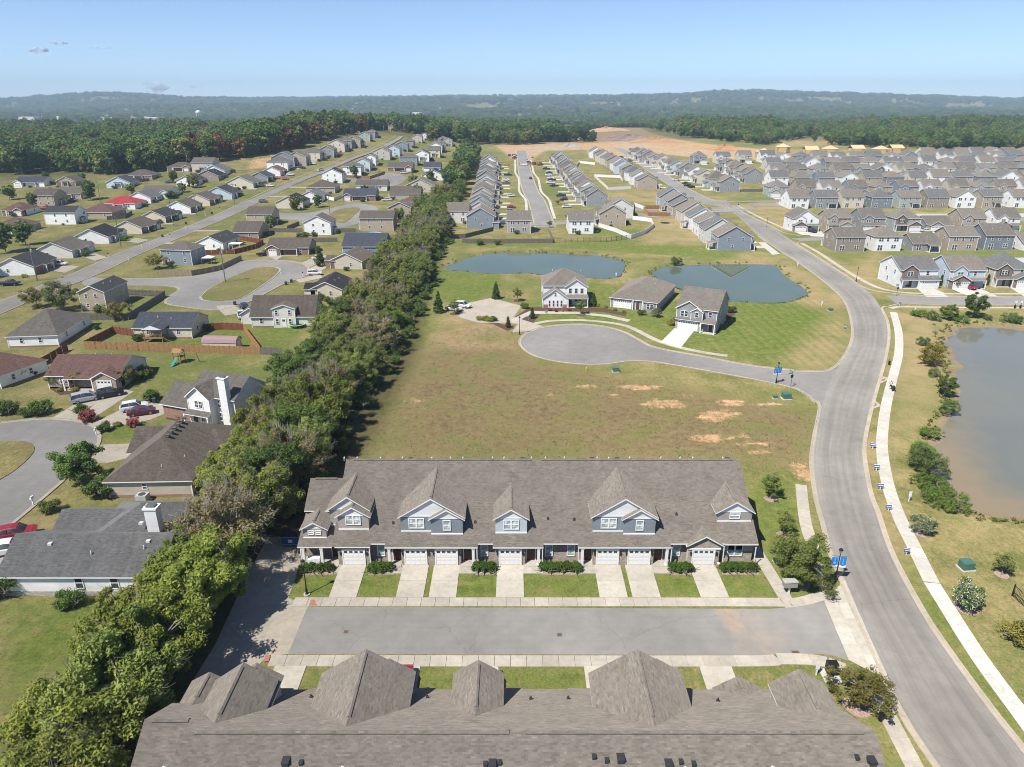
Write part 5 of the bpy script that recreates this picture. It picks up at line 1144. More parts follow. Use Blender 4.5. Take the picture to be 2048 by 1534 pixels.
    for x in np.arange(-22, 29, 2.7):
        x = x+rr.uniform(-.9, .9)
        k = 'pvc'
        if k not in _MESH:
            b = MB(); b.tube((0, 0, -.3), (0, 0, .32), .09, .09, 8); b.tube((0, 0, .32), (.12, .05, .42), .1, .1, 8); b.lathe([(.2, -.1), (.11, .06)], 8, 1); _MESH[k] = b.mesh('roof_pipe', ['trim', 'paint:.06,.06,.06:.6'])
        y = 13.1+rr.uniform(-.15, .15) if sg < 0 else 11.1
        put('roof_pipe', _MESH[k], x, y, RB(y)).scale = (1, 1, 1) if sg < 0 else (.7, .7, .75)
    return root
townhouse('long brick townhouse row with seven white garage doors facing the short street', 0, 71.4, 1)
townhouse('near townhouse row seen from behind over its wide shingled roof', -2.8, 2*60.65-71.4, -1)
# ------------------------------------------------------------------ trees
FOOT = []
bpy.context.view_layer.update()
for o in bpy.data.objects:
    if o.name.startswith(('wall', 'brick_wall')) and o.type == 'MESH' and o.parent is not None:
        c = np.array([o.matrix_world @ Vector(k) for k in o.bound_box]); FOOT.append((c[:, 0].min(), c[:, 0].max(), c[:, 1].min(), c[:, 1].max()))
FT = np.array(FOOT)
def clear_of_houses(x, y, r=1.5): return not ((FT[:, 0]-r < x) & (FT[:, 1]+r > x) & (FT[:, 2]-r < y) & (FT[:, 3]+r > y)).any()
def leaf_mesh(name, C, rc, n, size, mat, rg, up=.55, flat=.75, extra=None):
    """n leaf faces scattered round clump centres C; every face its own small rhombus"""
    k = rg.integers(0, len(C), n); r = rc[k] if hasattr(rc, '__len__') else rc
    d = rg.normal(size=(n, 3)); d /= np.linalg.norm(d, axis=1)[:, None]
    P = C[k]+d*(rg.random(n)**.5)[:, None]*np.atleast_1d(r).reshape(-1, 1)*np.array([1, 1, flat])
    nrm = rg.normal(size=(n, 3))*.55+d*.6+np.array([-.15, -.15, up]); nrm /= np.linalg.norm(nrm, axis=1)[:, None]
    a = np.cross(nrm, rg.normal(size=(n, 3))); a /= np.linalg.norm(a, axis=1)[:, None]; b = np.cross(nrm, a)
    s = size*(.55+.9*rg.random(n))[:, None]; l = s*(.8+.7*rg.random(n))[:, None]
    V = np.stack([P-a*l, P-b*s*.5, P+a*l, P+b*s*.5], 1).reshape(-1, 3).astype(np.float32)
    me = bpy.data.meshes.new(name); me.vertices.add(4*n); me.vertices.foreach_set('co', V.ravel()); me.loops.add(4*n); me.loops.foreach_set('vertex_index', np.arange(4*n, dtype=np.int32))
    me.polygons.add(n); me.polygons.foreach_set('loop_start', np.arange(n, dtype=np.int32)*4); me.polygons.foreach_set('loop_total', np.full(n, 4, np.int32))
    mats = mat if isinstance(mat, list) else [mat]
    for m in mats: me.materials.append(M(m))
    if len(mats) > 1: me.polygons.foreach_set('material_index', (rg.random(n) < extra).astype(np.int32))
    me.update(calc_edges=True); return me
def tree_meshes(kind, seed, H=9, R=4, cz=.6, ch=.42, clumps=60, rc=1., n=6000, size=.26, leaf='leaf:0.070,0.096,0.019:0.232,0.256,0.070', bark='bark:gray', stems=1, twigs=0, lobes=.35, cone=False, extra=None, low=.0):
    rg = np.random.default_rng(seed)
    # uneven crown: clump centres in a lobed ellipsoid shell
    C = []
    ph = rg.random(6)*6.28
    while len(C) < clumps:
        d = rg.normal(size=3); d /= np.linalg.norm(d); az = math.atan2(d[1], d[0])
        k = 1+lobes*(math.sin(2*az+ph[0])*.5+math.sin(3*az+ph[1])*.4+math.sin(5*az+ph[2]+3*d[2])*.35)
        rr = (.35+.65*rg.random()**.45)*k
        p = np.array([d[0]*R*rr, d[1]*R*rr, H*cz+d[2]*H*ch*rr])
        if cone:
            z = rg.random()**1.3; rad = R*(1-z)*(.55+.5*rg.random())+.05; t = rg.random()*6.28; p = np.array([rad*math.cos(t), rad*math.sin(t), low*H+z*H*(1-low)*.97])
        if p[2] < .4+low*H: continue
        C.append(p)
    C = np.array(C); rcs = rc*(.6+.8*rg.random(len(C)))*((1.15-C[:, 2]/H*.75) if cone else 1)
    b = MB(); tr = H*.017+.05
    roots = [(0, 0)] if stems == 1 else [(.5*math.cos(6.28*k/stems), .5*math.sin(6.28*k/stems)) for k in range(stems)]
    tops = []
    for sx, sy in roots:
        p0 = Vector((sx, sy, -.3)); L = H*(.85 if cone else .55)
        for k in range(4):
            p1 = Vector((sx*(1+k*.7)+rg.normal()*.12*H*.1*(k > 0), sy*(1+k*.7)+rg.normal()*.12*H*.1*(k > 0), L*(k+1)/4)); b.tube(p0, p1, tr*(1-.2*k), tr*(1-.2*(k+1))+.01, 7, cap=False); p0 = p1; tops.append(p1)
    for c in C[rg.permutation(len(C))[:min(len(C), 46)]]:
        c = Vector(c); j = min(range(len(tops)), key=lambda i: (tops[i]-c).length+ (3 if tops[i].z > c.z else 0)); s = tops[j]; mid = s.lerp(c, .5)+Vector((rg.normal()*.15, rg.normal()*.15, .1*(c-s).length))
        r0 = min(tr*.5, .02+.012*(c-s).length); b.tube(s, mid, r0, r0*.65, 5, cap=False); b.tube(mid, c, r0*.65, r0*.3, 4, cap=False)
    for _ in range(twigs):
        c = Vector(C[rg.integers(len(C))]); o = Vector((c.x, c.y, (c.z-H*.35)*1.0)).normalized(); q = c
        for k in range(3):
            n2 = q+(o+Vector(rg.normal(size=3)*.45)).normalized()*rc*.75; b.tube(q, n2, .032-.008*k, .024-.008*k, 3, cap=False); q = n2
    return b.mesh('trunk', [bark]), leaf_mesh('crown', C, rcs, n, size, leaf, rg, extra=extra)
OLIVE = 'leaf:0.102,0.138,0.026:0.339,0.371,0.090'; GREEN = 'leaf:0.056,0.095,0.022:0.193,0.261,0.059'; LIME = 'leaf:0.110,0.148,0.022:0.337,0.368,0.071'; DULL = 'leaf:0.151,0.131,0.060:0.377,0.315,0.151'
DARK = 'leaf:0.060,0.110,0.034:0.188,0.272,0.078:.3'; FGREEN = 'leaf:0.078,0.133,0.037:0.259,0.348,0.091:.3'; RUST = 'leaf:.120,.078,.032:.300,.180,.075:.3'; FOLIVE = 'leaf:.110,.135,.035:.310,.320,.100:.3'; PINE = 'leaf:0.049,0.093,0.035:0.163,0.231,0.081:.4'
KIND = {   # name, builder settings
 'h_olive': ('hedgerow_tree', dict(seed=1, H=9, R=4.2, n=26000, size=0.145, leaf=OLIVE, stems=3, twigs=70, clumps=85, rc=.95)),
 'h_green': ('hedgerow_tree', dict(seed=2, H=9.5, R=4.2, n=28000, size=0.145, leaf=GREEN, stems=2, twigs=15, clumps=85, rc=1.0)),
 'h_lime': ('hedgerow_tree', dict(seed=3, H=8.5, R=4.0, n=28000, size=0.14, leaf=LIME, stems=2, twigs=20, clumps=90, rc=.9)),
 'h_thin': ('hedgerow_tree', dict(seed=4, H=9, R=4.4, n=13000, size=0.13, leaf=DULL, bark='bark:pale', stems=4, twigs=330, clumps=90, rc=.9)),
 'h_mix': ('hedgerow_tree', dict(seed=5, H=10, R=4.4, n=24000, size=0.14, leaf=OLIVE, bark='bark:pale', stems=3, twigs=170, clumps=100, rc=.9)),
 'yard': ('yard_tree', dict(seed=6, H=7, R=3, n=14000, size=0.14, leaf=GREEN, clumps=60, rc=.8, cz=.62, ch=.36)),
 'pale': ('yard_tree', dict(seed=7, H=8, R=4.2, n=15000, size=0.14, leaf='leaf:0.132,0.155,0.043:0.326,0.333,0.132', bark='bark:pale', stems=4, twigs=120, clumps=80, rc=.9)),
 'f_green': ('forest_tree', dict(seed=11, H=16, R=6, n=2600, size=.75, leaf=FGREEN, clumps=60, rc=1.9)),
 'f_dark': ('forest_tree', dict(seed=12, H=18, R=6, n=2600, size=.75, leaf=DARK, clumps=60, rc=1.9)),
 'f_olive': ('forest_tree', dict(seed=13, H=15, R=6, n=2600, size=.75, leaf=FOLIVE, clumps=60, rc=1.9)),
 'f_rust': ('forest_tree', dict(seed=14, H=15, R=5.5, n=2400, size=.75, leaf=RUST, clumps=55, rc=1.9, bark='bark:brown')),
 'pine': ('pine_tree', dict(seed=15, H=18, R=3.2, n=1700, size=.7, leaf=PINE, clumps=40, rc=1.5, cz=.72, ch=.25, bark='bark:brown')),
 'cedar': ('cedar_tree', dict(seed=16, H=6, R=1.5, n=4200, size=.17, leaf='leaf:0.043,0.085,0.022:0.163,0.232,0.046', cone=True, clumps=90, rc=.55)),
 'arbor': ('arborvitae', dict(seed=17, H=3.4, R=.85, n=2200, size=.13, leaf='leaf:0.046,0.085,0.022:0.155,0.202,0.046', cone=True, clumps=60, rc=.4)),
 'sapling': ('young_tree', dict(seed=18, H=4.2, R=1.5, n=3400, size=0.09, leaf='leaf:0.093,0.132,0.028:0.279,0.310,0.078', clumps=36, rc=.5, cz=.66, ch=.3, lobes=.5)),
 'shrub': ('shrub', dict(seed=19, H=1.9, R=1.15, n=5200, size=0.075, leaf=GREEN, stems=3, clumps=45, rc=.42, cz=.48, ch=.42)),
 'golden': ('shrub', dict(seed=20, H=1.5, R=1.05, n=3600, size=.085, leaf='leaf:.16,.16,.03:.42,.38,.09', stems=3, clumps=40, rc=.38, cz=.45, ch=.42)),
 'boxwood': ('boxwood_bush', dict(seed=21, H=1.15, R=.72, n=2600, size=.075, leaf='leaf:0.034,0.078,0.014:0.116,0.194,0.028', stems=3, clumps=60, rc=.26, cz=.5, ch=.44, lobes=.12)),
 'myrtle': ('crape_myrtle', dict(seed=22, H=3.4, R=1.8, n=5600, size=0.085, leaf=['leaf:0.062,0.109,0.022:0.202,0.264,0.062', 'leaf:.6,.6,.55:.82,.82,.78'], extra=.2, stems=4, clumps=55, rc=.5, cz=.56, ch=.38)),
 'redbush': ('shrub', dict(seed=23, H=1.9, R=1.1, n=2000, size=.12, leaf=['leaf:0.078,0.093,0.031:0.186,0.186,0.062', 'leaf:.35,.03,.05:.55,.07,.09'], extra=.55, stems=3, clumps=45, rc=.4, cz=.5, ch=.4)),
 'oak': ('maple_tree', dict(seed=24, H=7.4, R=3.9, n=24000, size=0.12, leaf='leaf:.10,.135,.028:.33,.36,.09', clumps=85, rc=.85, cz=.52, ch=.42, lobes=.5)),
 'honey': ('locust_tree', dict(seed=25, H=5.4, R=3., n=9000, size=0.115, leaf=['leaf:.11,.115,.025:.30,.28,.07', 'leaf:.22,.13,.035:.36,.22,.07'], extra=.07, clumps=75, rc=.6, cz=.6, ch=.34, twigs=30, lobes=.6)),
 'yellow': ('sycamore_bush', dict(seed=26, H=5.2, R=2.3, n=7500, size=0.11, leaf=['leaf:0.109,0.116,0.022:0.295,0.264,0.054', 'leaf:.42,.25,.03:.55,.36,.06'], extra=.22, stems=3, clumps=60, rc=.6, cz=.5, ch=.44)),
 'willow': ('willow_bush', dict(seed=27, H=4.2, R=2.5, n=8000, size=0.1, leaf='leaf:0.078,0.132,0.034:0.248,0.333,0.109', stems=5, clumps=80, rc=.55, cz=.42, ch=.42)),
 'tuft': ('reed_clump', dict(seed=28, H=1.2, R=1.6, n=3200, size=0.08, leaf='leaf:0.078,0.147,0.023:0.232,0.326,0.062', stems=3, clumps=50, rc=.35, cz=.4, ch=.35)),
}
PROTO = {}
def plant(kind, x, y, label, s=1., group=None, cat='tree', z=None, sxy=None):
    z = gz(x, y) if z is None else z; rz = random.uniform(0, 6.28); sc_ = (s*(sxy or 1), s*(sxy or 1), s)
    if kind not in PROTO:
        nm, kw = KIND[kind]; tm, cm = tree_meshes(kind, **kw)
        o = thing(nm, label, cat, (x, y, z), rz, group); o.scale = sc_; tk = link('stems' if kw.get('stems', 1) > 1 else 'trunk', tm, o); tk['kind'] = 'stuff' if kw.get('stems', 1) > 1 else 'thing'; link('crown', cm, o); PROTO[kind] = o; return o
    o = copy_tree(PROTO[kind], (x, y, z), rz, label, group, sc_); o['category'] = cat
    if group is None and 'group' in o: del o['group']
    return o
# ---- the hedgerow
hr = random.Random(21); hedge = []
y = 37.
while y < 345:
    near = y < 128; step = 4.7 if near else 6.2
    for j, x in enumerate((-33.5, -37.) if y < 50 else (-34., -37.6) if y < 66 else (-32.6, -36.6, -41.) if near else (-29.8, -35.4, -41.2) if y < 230 else (-31.2, -36., -40.8)):
        if y < 84: x = min(x, -33.8)
        xx = x+hr.uniform(-1.4, 1.4); yy = y+hr.uniform(-1.8, 1.8)
        if clear_of_houses(xx, yy, 1.2 if j < 2 else 2.6): hedge.append((xx, yy, j))
    y += step
while y < 640:
    for x in (-31, -37.5):
        if hr.random() < .85:
            xx, yy = x+hr.uniform(-2, 2), y+hr.uniform(-2.5, 2.5)
            if clear_of_houses(xx, yy, 1.5): hedge.append((xx, yy, 1))
    y += 8.2
hedge.sort(key=lambda q: q[1])
NAMEH = {'h_olive': 'olive-leaved', 'h_green': 'deep green', 'h_lime': 'bright yellow-green', 'h_thin': 'thin grey-twigged', 'h_mix': 'pale-branched olive', 'f_olive': 'tall olive', 'f_green': 'tall green', 'f_dark': 'tall dark green'}
cnt = {}
for x, y, j in hedge:
    if y > 430: k = hr.choice(['f_olive', 'f_green', 'f_dark']); s = hr.uniform(.55, .8)
    elif y < 84: k = hr.choices(['h_olive', 'h_green', 'h_lime', 'h_mix', 'h_thin'], [4, 1, 5, 4, 2])[0]; s = hr.uniform(.9, 1.12) if j == 0 else hr.uniform(.7, .9)
    elif 128 < y < 215: k = hr.choices(['h_olive', 'h_thin', 'h_mix', 'h_green'], [4, 4, 5, 3])[0]; s = hr.choice([hr.uniform(.5, .7), hr.uniform(.65, .9), hr.uniform(.65, .9)])
    else: k = hr.choices(['h_olive', 'h_green', 'h_lime', 'h_thin', 'h_mix'], [4, 2, 3, 3, 3])[0]; s = hr.uniform(.68, 1.0)
    if j == 0 and y > 84: s *= 1.12 if y < 170 else .97
    cnt[k] = cnt.get(k, -1)+1
    plant(k, x, y, '%s hedgerow tree, %s of its kind counting up from the near end' % (NAMEH[k], nth(cnt[k])), s, 'trees of the long hedgerow')
    
# undergrowth at the field edge of the hedgerow
k = 0
for i in range(42):
    y = 84+i*6.0+hr.uniform(-1, 1); x = (-28.5 if y < 128 else -25.8 if y < 230 else -27.3)+hr.uniform(-1.2, 1.2)
    if clear_of_houses(x, y): plant('shrub', x, y, 'dark green bush under the hedgerow field edge, %s from the townhouses' % nth(k), hr.uniform(.9, 1.7), 'bushes under the hedgerow', 'bush'); k += 1
# ---- single trees and shrubs, by where they stand
SOLO = [
 ('yard', 165, 972, 1.0, 'small round tree on the verge beside the grey loop street'), ('shrub', 205, 992, 1.7, 'dark bush at the corner of the brown-roofed house'), ('pale', 125, 622, 1.0, 'pale feathery tree against the tan two-storey house'),
 ('honey', 75, 615, 1.1, 'reddish tree at the street side of the pale feathery one'), ('honey', 237, 640, .95, 'rust-tinted round tree behind the weathered fence'), ('honey', 315, 538, 1.0, 'rust-tinted tree at the corner of the pale fence'),
 ('arbor', 640, 533, 2.1, 'dark columnar tree beside the teardrop loop'), ('f_dark', 12, 505, .62, 'dark evergreen at the left edge above the long street'), ('f_dark', 52, 490, .5, 'second dark evergreen beside the one at the left edge'), ('f_green', 20, 400, .5, 'round green tree in front of the orange-roofed shed'),
 ('f_dark', 182, 400, .55, 'dark upright tree beside the tan house'), ('f_green', 348, 365, .42, 'bright round tree behind the blue car'), ('f_olive', 388, 376, .5, 'pale round tree beside the white gabled house'), ('f_green', 262, 388, .35, 'bright low tree behind the red roof'), ('shrub', 342, 397, 2.4, 'round dark bush beside the white house'), ('f_olive', 365, 385, .35, 'brownish tree behind the white carport'),
 ('f_dark', 637, 415, .35, 'dark bushy tree beside the cream house across from the island'), ('f_green', 605, 412, .3, 'bright green small tree by the black roof'), ('f_olive', 835, 395, .45, 'leafy tree touching the covered porch house'), ('f_green', 850, 415, .45, 'leafy tree behind the tan house near the hedgerow'),
 ('honey', 252, 770, .75, 'rust-leaved small tree beside the white garage of the red-brown house'), ('golden', 290, 750, 1.4, 'golden bush at the gable of the red-brown house'), ('boxwood', 133, 770, 2.2, 'clipped round bush under the front window'), ('sapling', 108, 775, .8, 'slim tree at the corner of the red-brown house'), ('sapling', 162, 776, .85, 'slim tree by the front porch of the red-brown house'),
 ('golden', 123, 782, .6, 'small golden bush below the slim corner tree'), ('golden', 150, 782, .55, 'first golden bush in the mulch bed'), ('golden', 155, 778, .5, 'second golden bush in the mulch bed'),
 ('shrub', 36, 757, 1.7, 'olive round bush beside the brick wall'), ('shrub', 65, 752, 1.0, 'low green bush by the fence end'), ('shrub', 15, 828, 1.5, 'brown round bush on the near lawn'), ('shrub', 83, 828, 1.5, 'dark bush behind the stone pillar'), ('shrub', 57, 832, 1.0, 'blue-green low bush beside the stone pillar'),
 ('redbush', 177, 842, 1.15, 'crimson flowering bush between two driveways'), ('boxwood', 163, 828, 1.6, 'round clipped bush behind the crimson one'), ('boxwood', 306, 800, 1.8, 'clipped ball bush by the brick garage'), ('boxwood', 428, 826, 1.9, 'clipped ball beside the white porch'), ('boxwood', 420, 838, 1.6, 'lower clipped ball beside the white porch'),
 ('golden', 365, 836, .9, 'golden bush in the brick house flower bed'), ('shrub', 352, 824, .9, 'flowering bush against the brick garage wall'), ('golden', 385, 822, .7, 'yellow flowers under the brick wall'), ('golden', 400, 846, .8, 'yellow bush at the bed edge near the hedgerow'), ('redbush', 268, 853, .9, 'dark red bush beside the drive of the brown-roofed house'), ('shrub', 210, 862, .9, 'leafy plant by the letterbox'), ('golden', 235, 852, .6, 'pale flowering plant beside the drive'),
 ('shrub', 3, 1190, 1.6, 'round bush at the corner of the white-sided house'), ('shrub', 100, 1024, 1.0, 'low bush behind the charcoal roof'),
 # model homes
 ('cedar', 877, 625, 1.0, 'pointed evergreen at the corner of the parking lot'), ('cedar', 992, 598, .85, 'pointed evergreen behind the parking lot'), ('sapling', 909, 628, .95, 'young tree beside the two white cars'), ('sapling', 1035, 602, .9, 'young tree on mulch between lot and white model home'),
 ('shrub', 1050, 617, .9, 'green bush at the drive corner of the model lot'), ('arbor', 1064, 637, .9, 'dark clipped shrub by the blue flags'), ('arbor', 1016, 655, .85, 'dark clipped shrub in the bed below the lot'), ('golden', 960, 640, .8, 'first golden bush below the lot'), ('golden', 970, 641, .9, 'second golden bush below the lot'), ('golden', 981, 643, .9, 'third golden bush below the lot'), ('shrub', 988, 642, .7, 'green bush at the end of the golden ones'),
 ('sapling', 1162, 629, 1.0, 'young tree on mulch in front of the white porch'), ('arbor', 1187, 613, 1.1, 'dark conical shrub at the end of the white porch'), ('golden', 1212, 616, .45, 'golden row plant beside the garage walk'), ('golden', 1230, 621, .45, 'golden plant below the double garage'), ('golden', 1248, 625, .45, 'golden plant at the garage corner'), ('golden', 1196, 614, .4, 'golden plant near the conical shrub'),
 ('redbush', 1100, 622, .45, 'red foliage plant below the dark bay windows'), ('redbush', 1112, 624, .45, 'second red foliage plant below the bay windows'), ('golden', 1125, 623, .4, 'bronze grass plant below the bay windows'), ('redbush', 1138, 622, .45, 'third red foliage plant near the porch step'), ('shrub', 1155, 617, .6, 'green bush before the white porch'),
 ('myrtle', 1312, 634, .8, 'white flowering hydrangea beside the grey hipped home'), ('shrub', 1282, 630, .85, 'wide green bush under the grey hipped home window'), ('golden', 1343, 650, 1.0, 'golden flowering bush at the left of the white driveway'), ('golden', 1352, 640, .9, 'golden bush against the grey two-storey wall'), ('golden', 1437, 655, .8, 'golden bush on the mulch bed corner'), ('shrub', 1450, 640, .9, 'green bush along the grey side wall'), ('shrub', 1461, 625, 1.0, 'tall green bush at the back of the mulch bed'),
 # around the townhouses
 ('oak', 1600, 1170, .86, 'full green tree beside the blue banner lamp'), ('sapling', 1541, 998, 1.0, 'slim young tree beyond the townhouse gable'), ('sapling', 1566, 1070, .85, 'thin rust-tinged tree beside the townhouse gable'), ('honey', 1715, 1414, .78, 'yellow-green street tree beside the near townhouse row'),
 # beside the road and big pond
 ('myrtle', 1843, 1067, .8, 'small white-flowered tree beside the white footpath'), ('myrtle', 1932, 1216, .95, 'white blossoming crape myrtle on the lawn'), ('golden', 2046, 1285, 1.6, 'yellow-green bush at the right edge'), ('sapling', 2003, 1150, .7, 'bare young tree with a mulch ring'),
 ('yellow', 1857, 730, 1.0, 'large bush with yellow leaves on the pond bank'), ('willow', 1845, 690, .55, 'green bush behind the yellow-leaved one'), ('willow', 1866, 752, .45, 'small bush below the yellow-leaved one'), ('yard', 1889, 790, .55, 'leafy dark bush at the pond edge'), ('willow', 1898, 825, .6, 'round bright bush at the pond edge'), ('willow', 1850, 940, 1.0, 'weeping green willow bush on the mud bank'),
 ('tuft', 1862, 975, 1.6, 'reed clump below the willow bush'), ('tuft', 1885, 1005, 1.7, 'reed clump at the lower pond corner'), ('tuft', 1845, 905, 1.3, 'reed clump above the willow bush'), ('tuft', 1900, 1018, 1.2, 'low reeds by the white post'), ('tuft', 1862, 870, 1.1, 'reed clump on the pale mud spit'),
 ('willow', 1866, 640, .65, 'first bush on the far pond bank'), ('yard', 1895, 640, .6, 'second bush on the far pond bank'), ('yard', 1945, 634, .9, 'round tree standing alone on the far pond bank'), ('willow', 1975, 640, .4, 'small bush beside the lone bank tree'), ('willow', 2018, 644, .7, 'spreading bush on the far pond bank'), ('tuft', 1840, 632, 1.4, 'reeds on the far pond bank'), ('tuft', 1920, 642, 1.4, 'reeds below the lone bank tree'),('tuft', 2040, 645, 1.4, 'reeds at the right end of the far bank'),
 ('willow', 1352, 528, .7, 'round green bush between the two ponds'), ('shrub', 960, 490, 1.3, 'bush in front of the weathered pond fence'), ('shrub', 995, 490, 1.1, 'second bush in front of the weathered pond fence'), ('tuft', 900, 485, 1.4, 'weeds by the pond fence corner'),
 ('sapling', 1099, 455, .8, 'young street tree beside the white two-storey house'), ('sapling', 1115, 410, .7, 'young street tree on the straight street verge'),
 ('arbor', 1881, 571, 1.0, 'first clipped cone beside the pale blue house'), ('arbor', 1959, 571, 1.0, 'clipped cone between the red car and cream house'), ('arbor', 1974, 570, 1.0, 'second clipped cone by the cream house'), ('sapling', 1911, 578, .8, 'bare reddish sapling beside the red car'), ('shrub', 1805, 572, .6, 'green bush by the white gabled house'), ('shrub', 1815, 575, .6, 'second green bush by the white gabled house'),
 ('f_dark', 1188, 282, .5, 'dark oak beside the clay heap'), ('f_green', 1178, 284, .4, 'low oak beside the dark one'), ('f_dark', 1575, 283, .55, 'first lone tree in the dry field'), ('f_green', 1628, 284, .6, 'second lone tree in the dry field'), ('f_green', 1663, 287, .65, 'third lone tree in the dry field'), ('f_dark', 1602, 262, .6, 'lone tree at the back of the dry field'),
]
for q in SOLO:
    c = at(q[1], q[2]); bush = KIND[q[0]][0] in ('shrub', 'boxwood_bush', 'reed_clump', 'willow_bush', 'sycamore_bush', 'crape_myrtle')
    plant(q[0], c.x, c.y, q[4], q[3], None, 'bush' if bush else 'tree')
for i, (x, y) in enumerate([(-24.9, 70.8), (-24., 70.9), (-22.9, 70.8), (-22.0, 70.9)]): plant('boxwood', x, y, 'clipped bush before the corner porch, %s from the lane' % nth(i), .9, 'clipped bushes along the townhouse front', 'bush', 0)
for nm, xs in (('between the first two garages', (-16.6, -15.8, -14.9)), ('beside the third garage', (-4.0, -3.2, -2.5)), ('between the fourth and fifth garages', (4.0, 4.9, 5.8, 6.7, 7.6)), ('between the sixth and seventh garages', (19.3, 20.2, 21.0)), ('under the end window', (25.6, 26.6, 27.6, 28.6))):
    for i, x in enumerate(xs): plant('boxwood', x, 70.9+random.uniform(-.1, .1), 'clipped bush %s, %s from the lane' % (nm, nth(i)), 1.0, 'clipped bushes along the townhouse front', 'bush', 0)
def mulch(px, py, r, tone='pink'):
    c = at(px, py); struct(sheet('mulch_bed', [(c.x+r*math.cos(a)*(1+.08*math.sin(3*a)), c.y+r*math.sin(a)) for a in np.linspace(0, 6.28, 15)[:-1]], .03, 'mulch:'+tone))
for q in ((1541,998,.9),(1566,1070,.8),(1715,1414,1.3),(1843,1067,1.),(1932,1216,1.3),(2003,1150,.8),(1600,1168,1.2),(2046,1285,1)): mulch(*q)
for q in ((909,628,1.3),(1035,602,1.2),(1162,629,1.3)): mulch(*q, 'brown')
for x0, x1 in ((-25.3, -21.3), (-17.1, -14.), (-4.4, -1.9), (3.5, 8.3), (18.8, 21.3), (25.0, 29.4)): sheet('mulch_bed', [(x0, 70.1), (x1, 70.1), (x1, 71.8), (x0, 71.8)], .025, 'mulch:pink')
for q in (((1030,634),(1058,615),(1150,612),(1176,615),(1210,616),(1255,628),(1250,632),(1205,624),(1150,622),(1080,628),(1066,646),(1050,642)),((1425,662),(1440,660),(1475,622),(1466,612),(1430,652)),((950,644),(990,644),(1030,656),(1015,662),(985,648)),((330,838),(350,822),(420,815),(440,835),(400,850)),((160,840),(185,848),(170,850)),((100,778),(160,776),(175,786),(120,790))): sheet('mulch_bed', A(*q, z=0), .03, 'mulch:brown')

# foundation planting beside the older houses
k = 0
for o in [q for q in bpy.data.objects if q.parent is None and q.get('group') in ('older houses west of the hedgerow', 'houses behind the long pond')]:
    ch = [c for c in o.children if c.name.startswith('wall')]
    if not ch: continue
    bb = np.array([o.matrix_world @ Vector(c) for c in ch[0].bound_box]); x0, x1, y0, y1 = bb[:, 0].min(), bb[:, 0].max(), bb[:, 1].min(), bb[:, 1].max()
    for nm, (x, y), sc_ in (('in front of', (x0+(x1-x0)*hr.uniform(.1, .9), y0-1.9), hr.uniform(.55, 1.0)), ('at the end of', (x1+1.4, y0+(y1-y0)*hr.uniform(.1, .8)), hr.uniform(.6, 1.2))):
        lb = ('green bush %s the %s' % (nm, o['label'])).split(); lb = ' '.join(lb[:16])
        if hr.random() < .8: plant(hr.choice(['shrub', 'shrub', 'boxwood', 'golden'] if sc_ < .9 else ['shrub']), x, y, lb, sc_*(1.3 if sc_ < .9 else 1.1), 'bushes beside the older houses', 'bush')
k = 0
for o in [q for q in bpy.data.objects if q.parent is None and q.get('group') == 'older houses west of the hedgerow' and q.location.y > 235]:
    if hr.random() < .42:
        x, y = o.location.x+hr.uniform(-7, 7), o.location.y+hr.choice([-1, 1])*hr.uniform(11, 14)
        if clear_of_houses(x, y, 2.5): plant(hr.choice(['f_green', 'f_olive', 'f_dark', 'yard']), x, y, ' '.join(('leafy yard tree near the '+o['label']).split()[:16]), hr.uniform(.3, .46), 'yard trees of the older streets')
# shore grass and field weeds: too many to count
def scatter_grass(name, pts, n, size, mats, label, extra=None, rc=.35):
    C = np.array(pts); me = leaf_mesh(name, C, rc, n, size, mats, np.random.default_rng(5), up=.2, flat=.8, extra=extra); struct(link(name, me), 'stuff', label)
sg = []
for poly in (POND1, POND2, POND3):
    L = spline(poly+[poly[0]], .7)
    for p in L:
        if p[0] > 120: continue
        q = np.array(p)+rng.normal(size=2)*.7; d = float(sdf(np.array([q[0]]), np.array([q[1]]), poly)[0]); z = float(ground_z(np.array([q[0]]), np.array([q[1]]))[0])
        if z > -.5: sg.append((q[0], q[1], z+.1))
scatter_grass('shore_grass', sg, 9000, .17, ['leaf:.06,.085,.015:.17,.20,.045', 'leaf:.20,.15,.06:.34,.27,.12'], 'rough grass fringing the pond banks', .35, .5)
fp = A((880,655),(1030,655),(1050,725),(1640,835),(1610,940),(1480,925),(700,915),(800,770), z=0); P_ = np.array([(p.x, p.y) for p in fp])
q = np.stack([rng.uniform(P_[:, 0].min(), P_[:, 0].max(), 16000), rng.uniform(P_[:, 1].min(), P_[:, 1].max(), 16000)], 1); q = q[(sdf(q[:, 0], q[:, 1], fp) > 0) & (vnoise(q[:, 0]/1.1, q[:, 1]/1.) > .3)]
scatter_grass('field_weeds', np.c_[q, np.full(len(q), .05)], 22000, .075, ['leaf:.10,.095,.035:.17,.155,.06', 'leaf:.24,.185,.09:.33,.26,.13'], 'dry weeds and straw over the empty building plot', .5, .3)
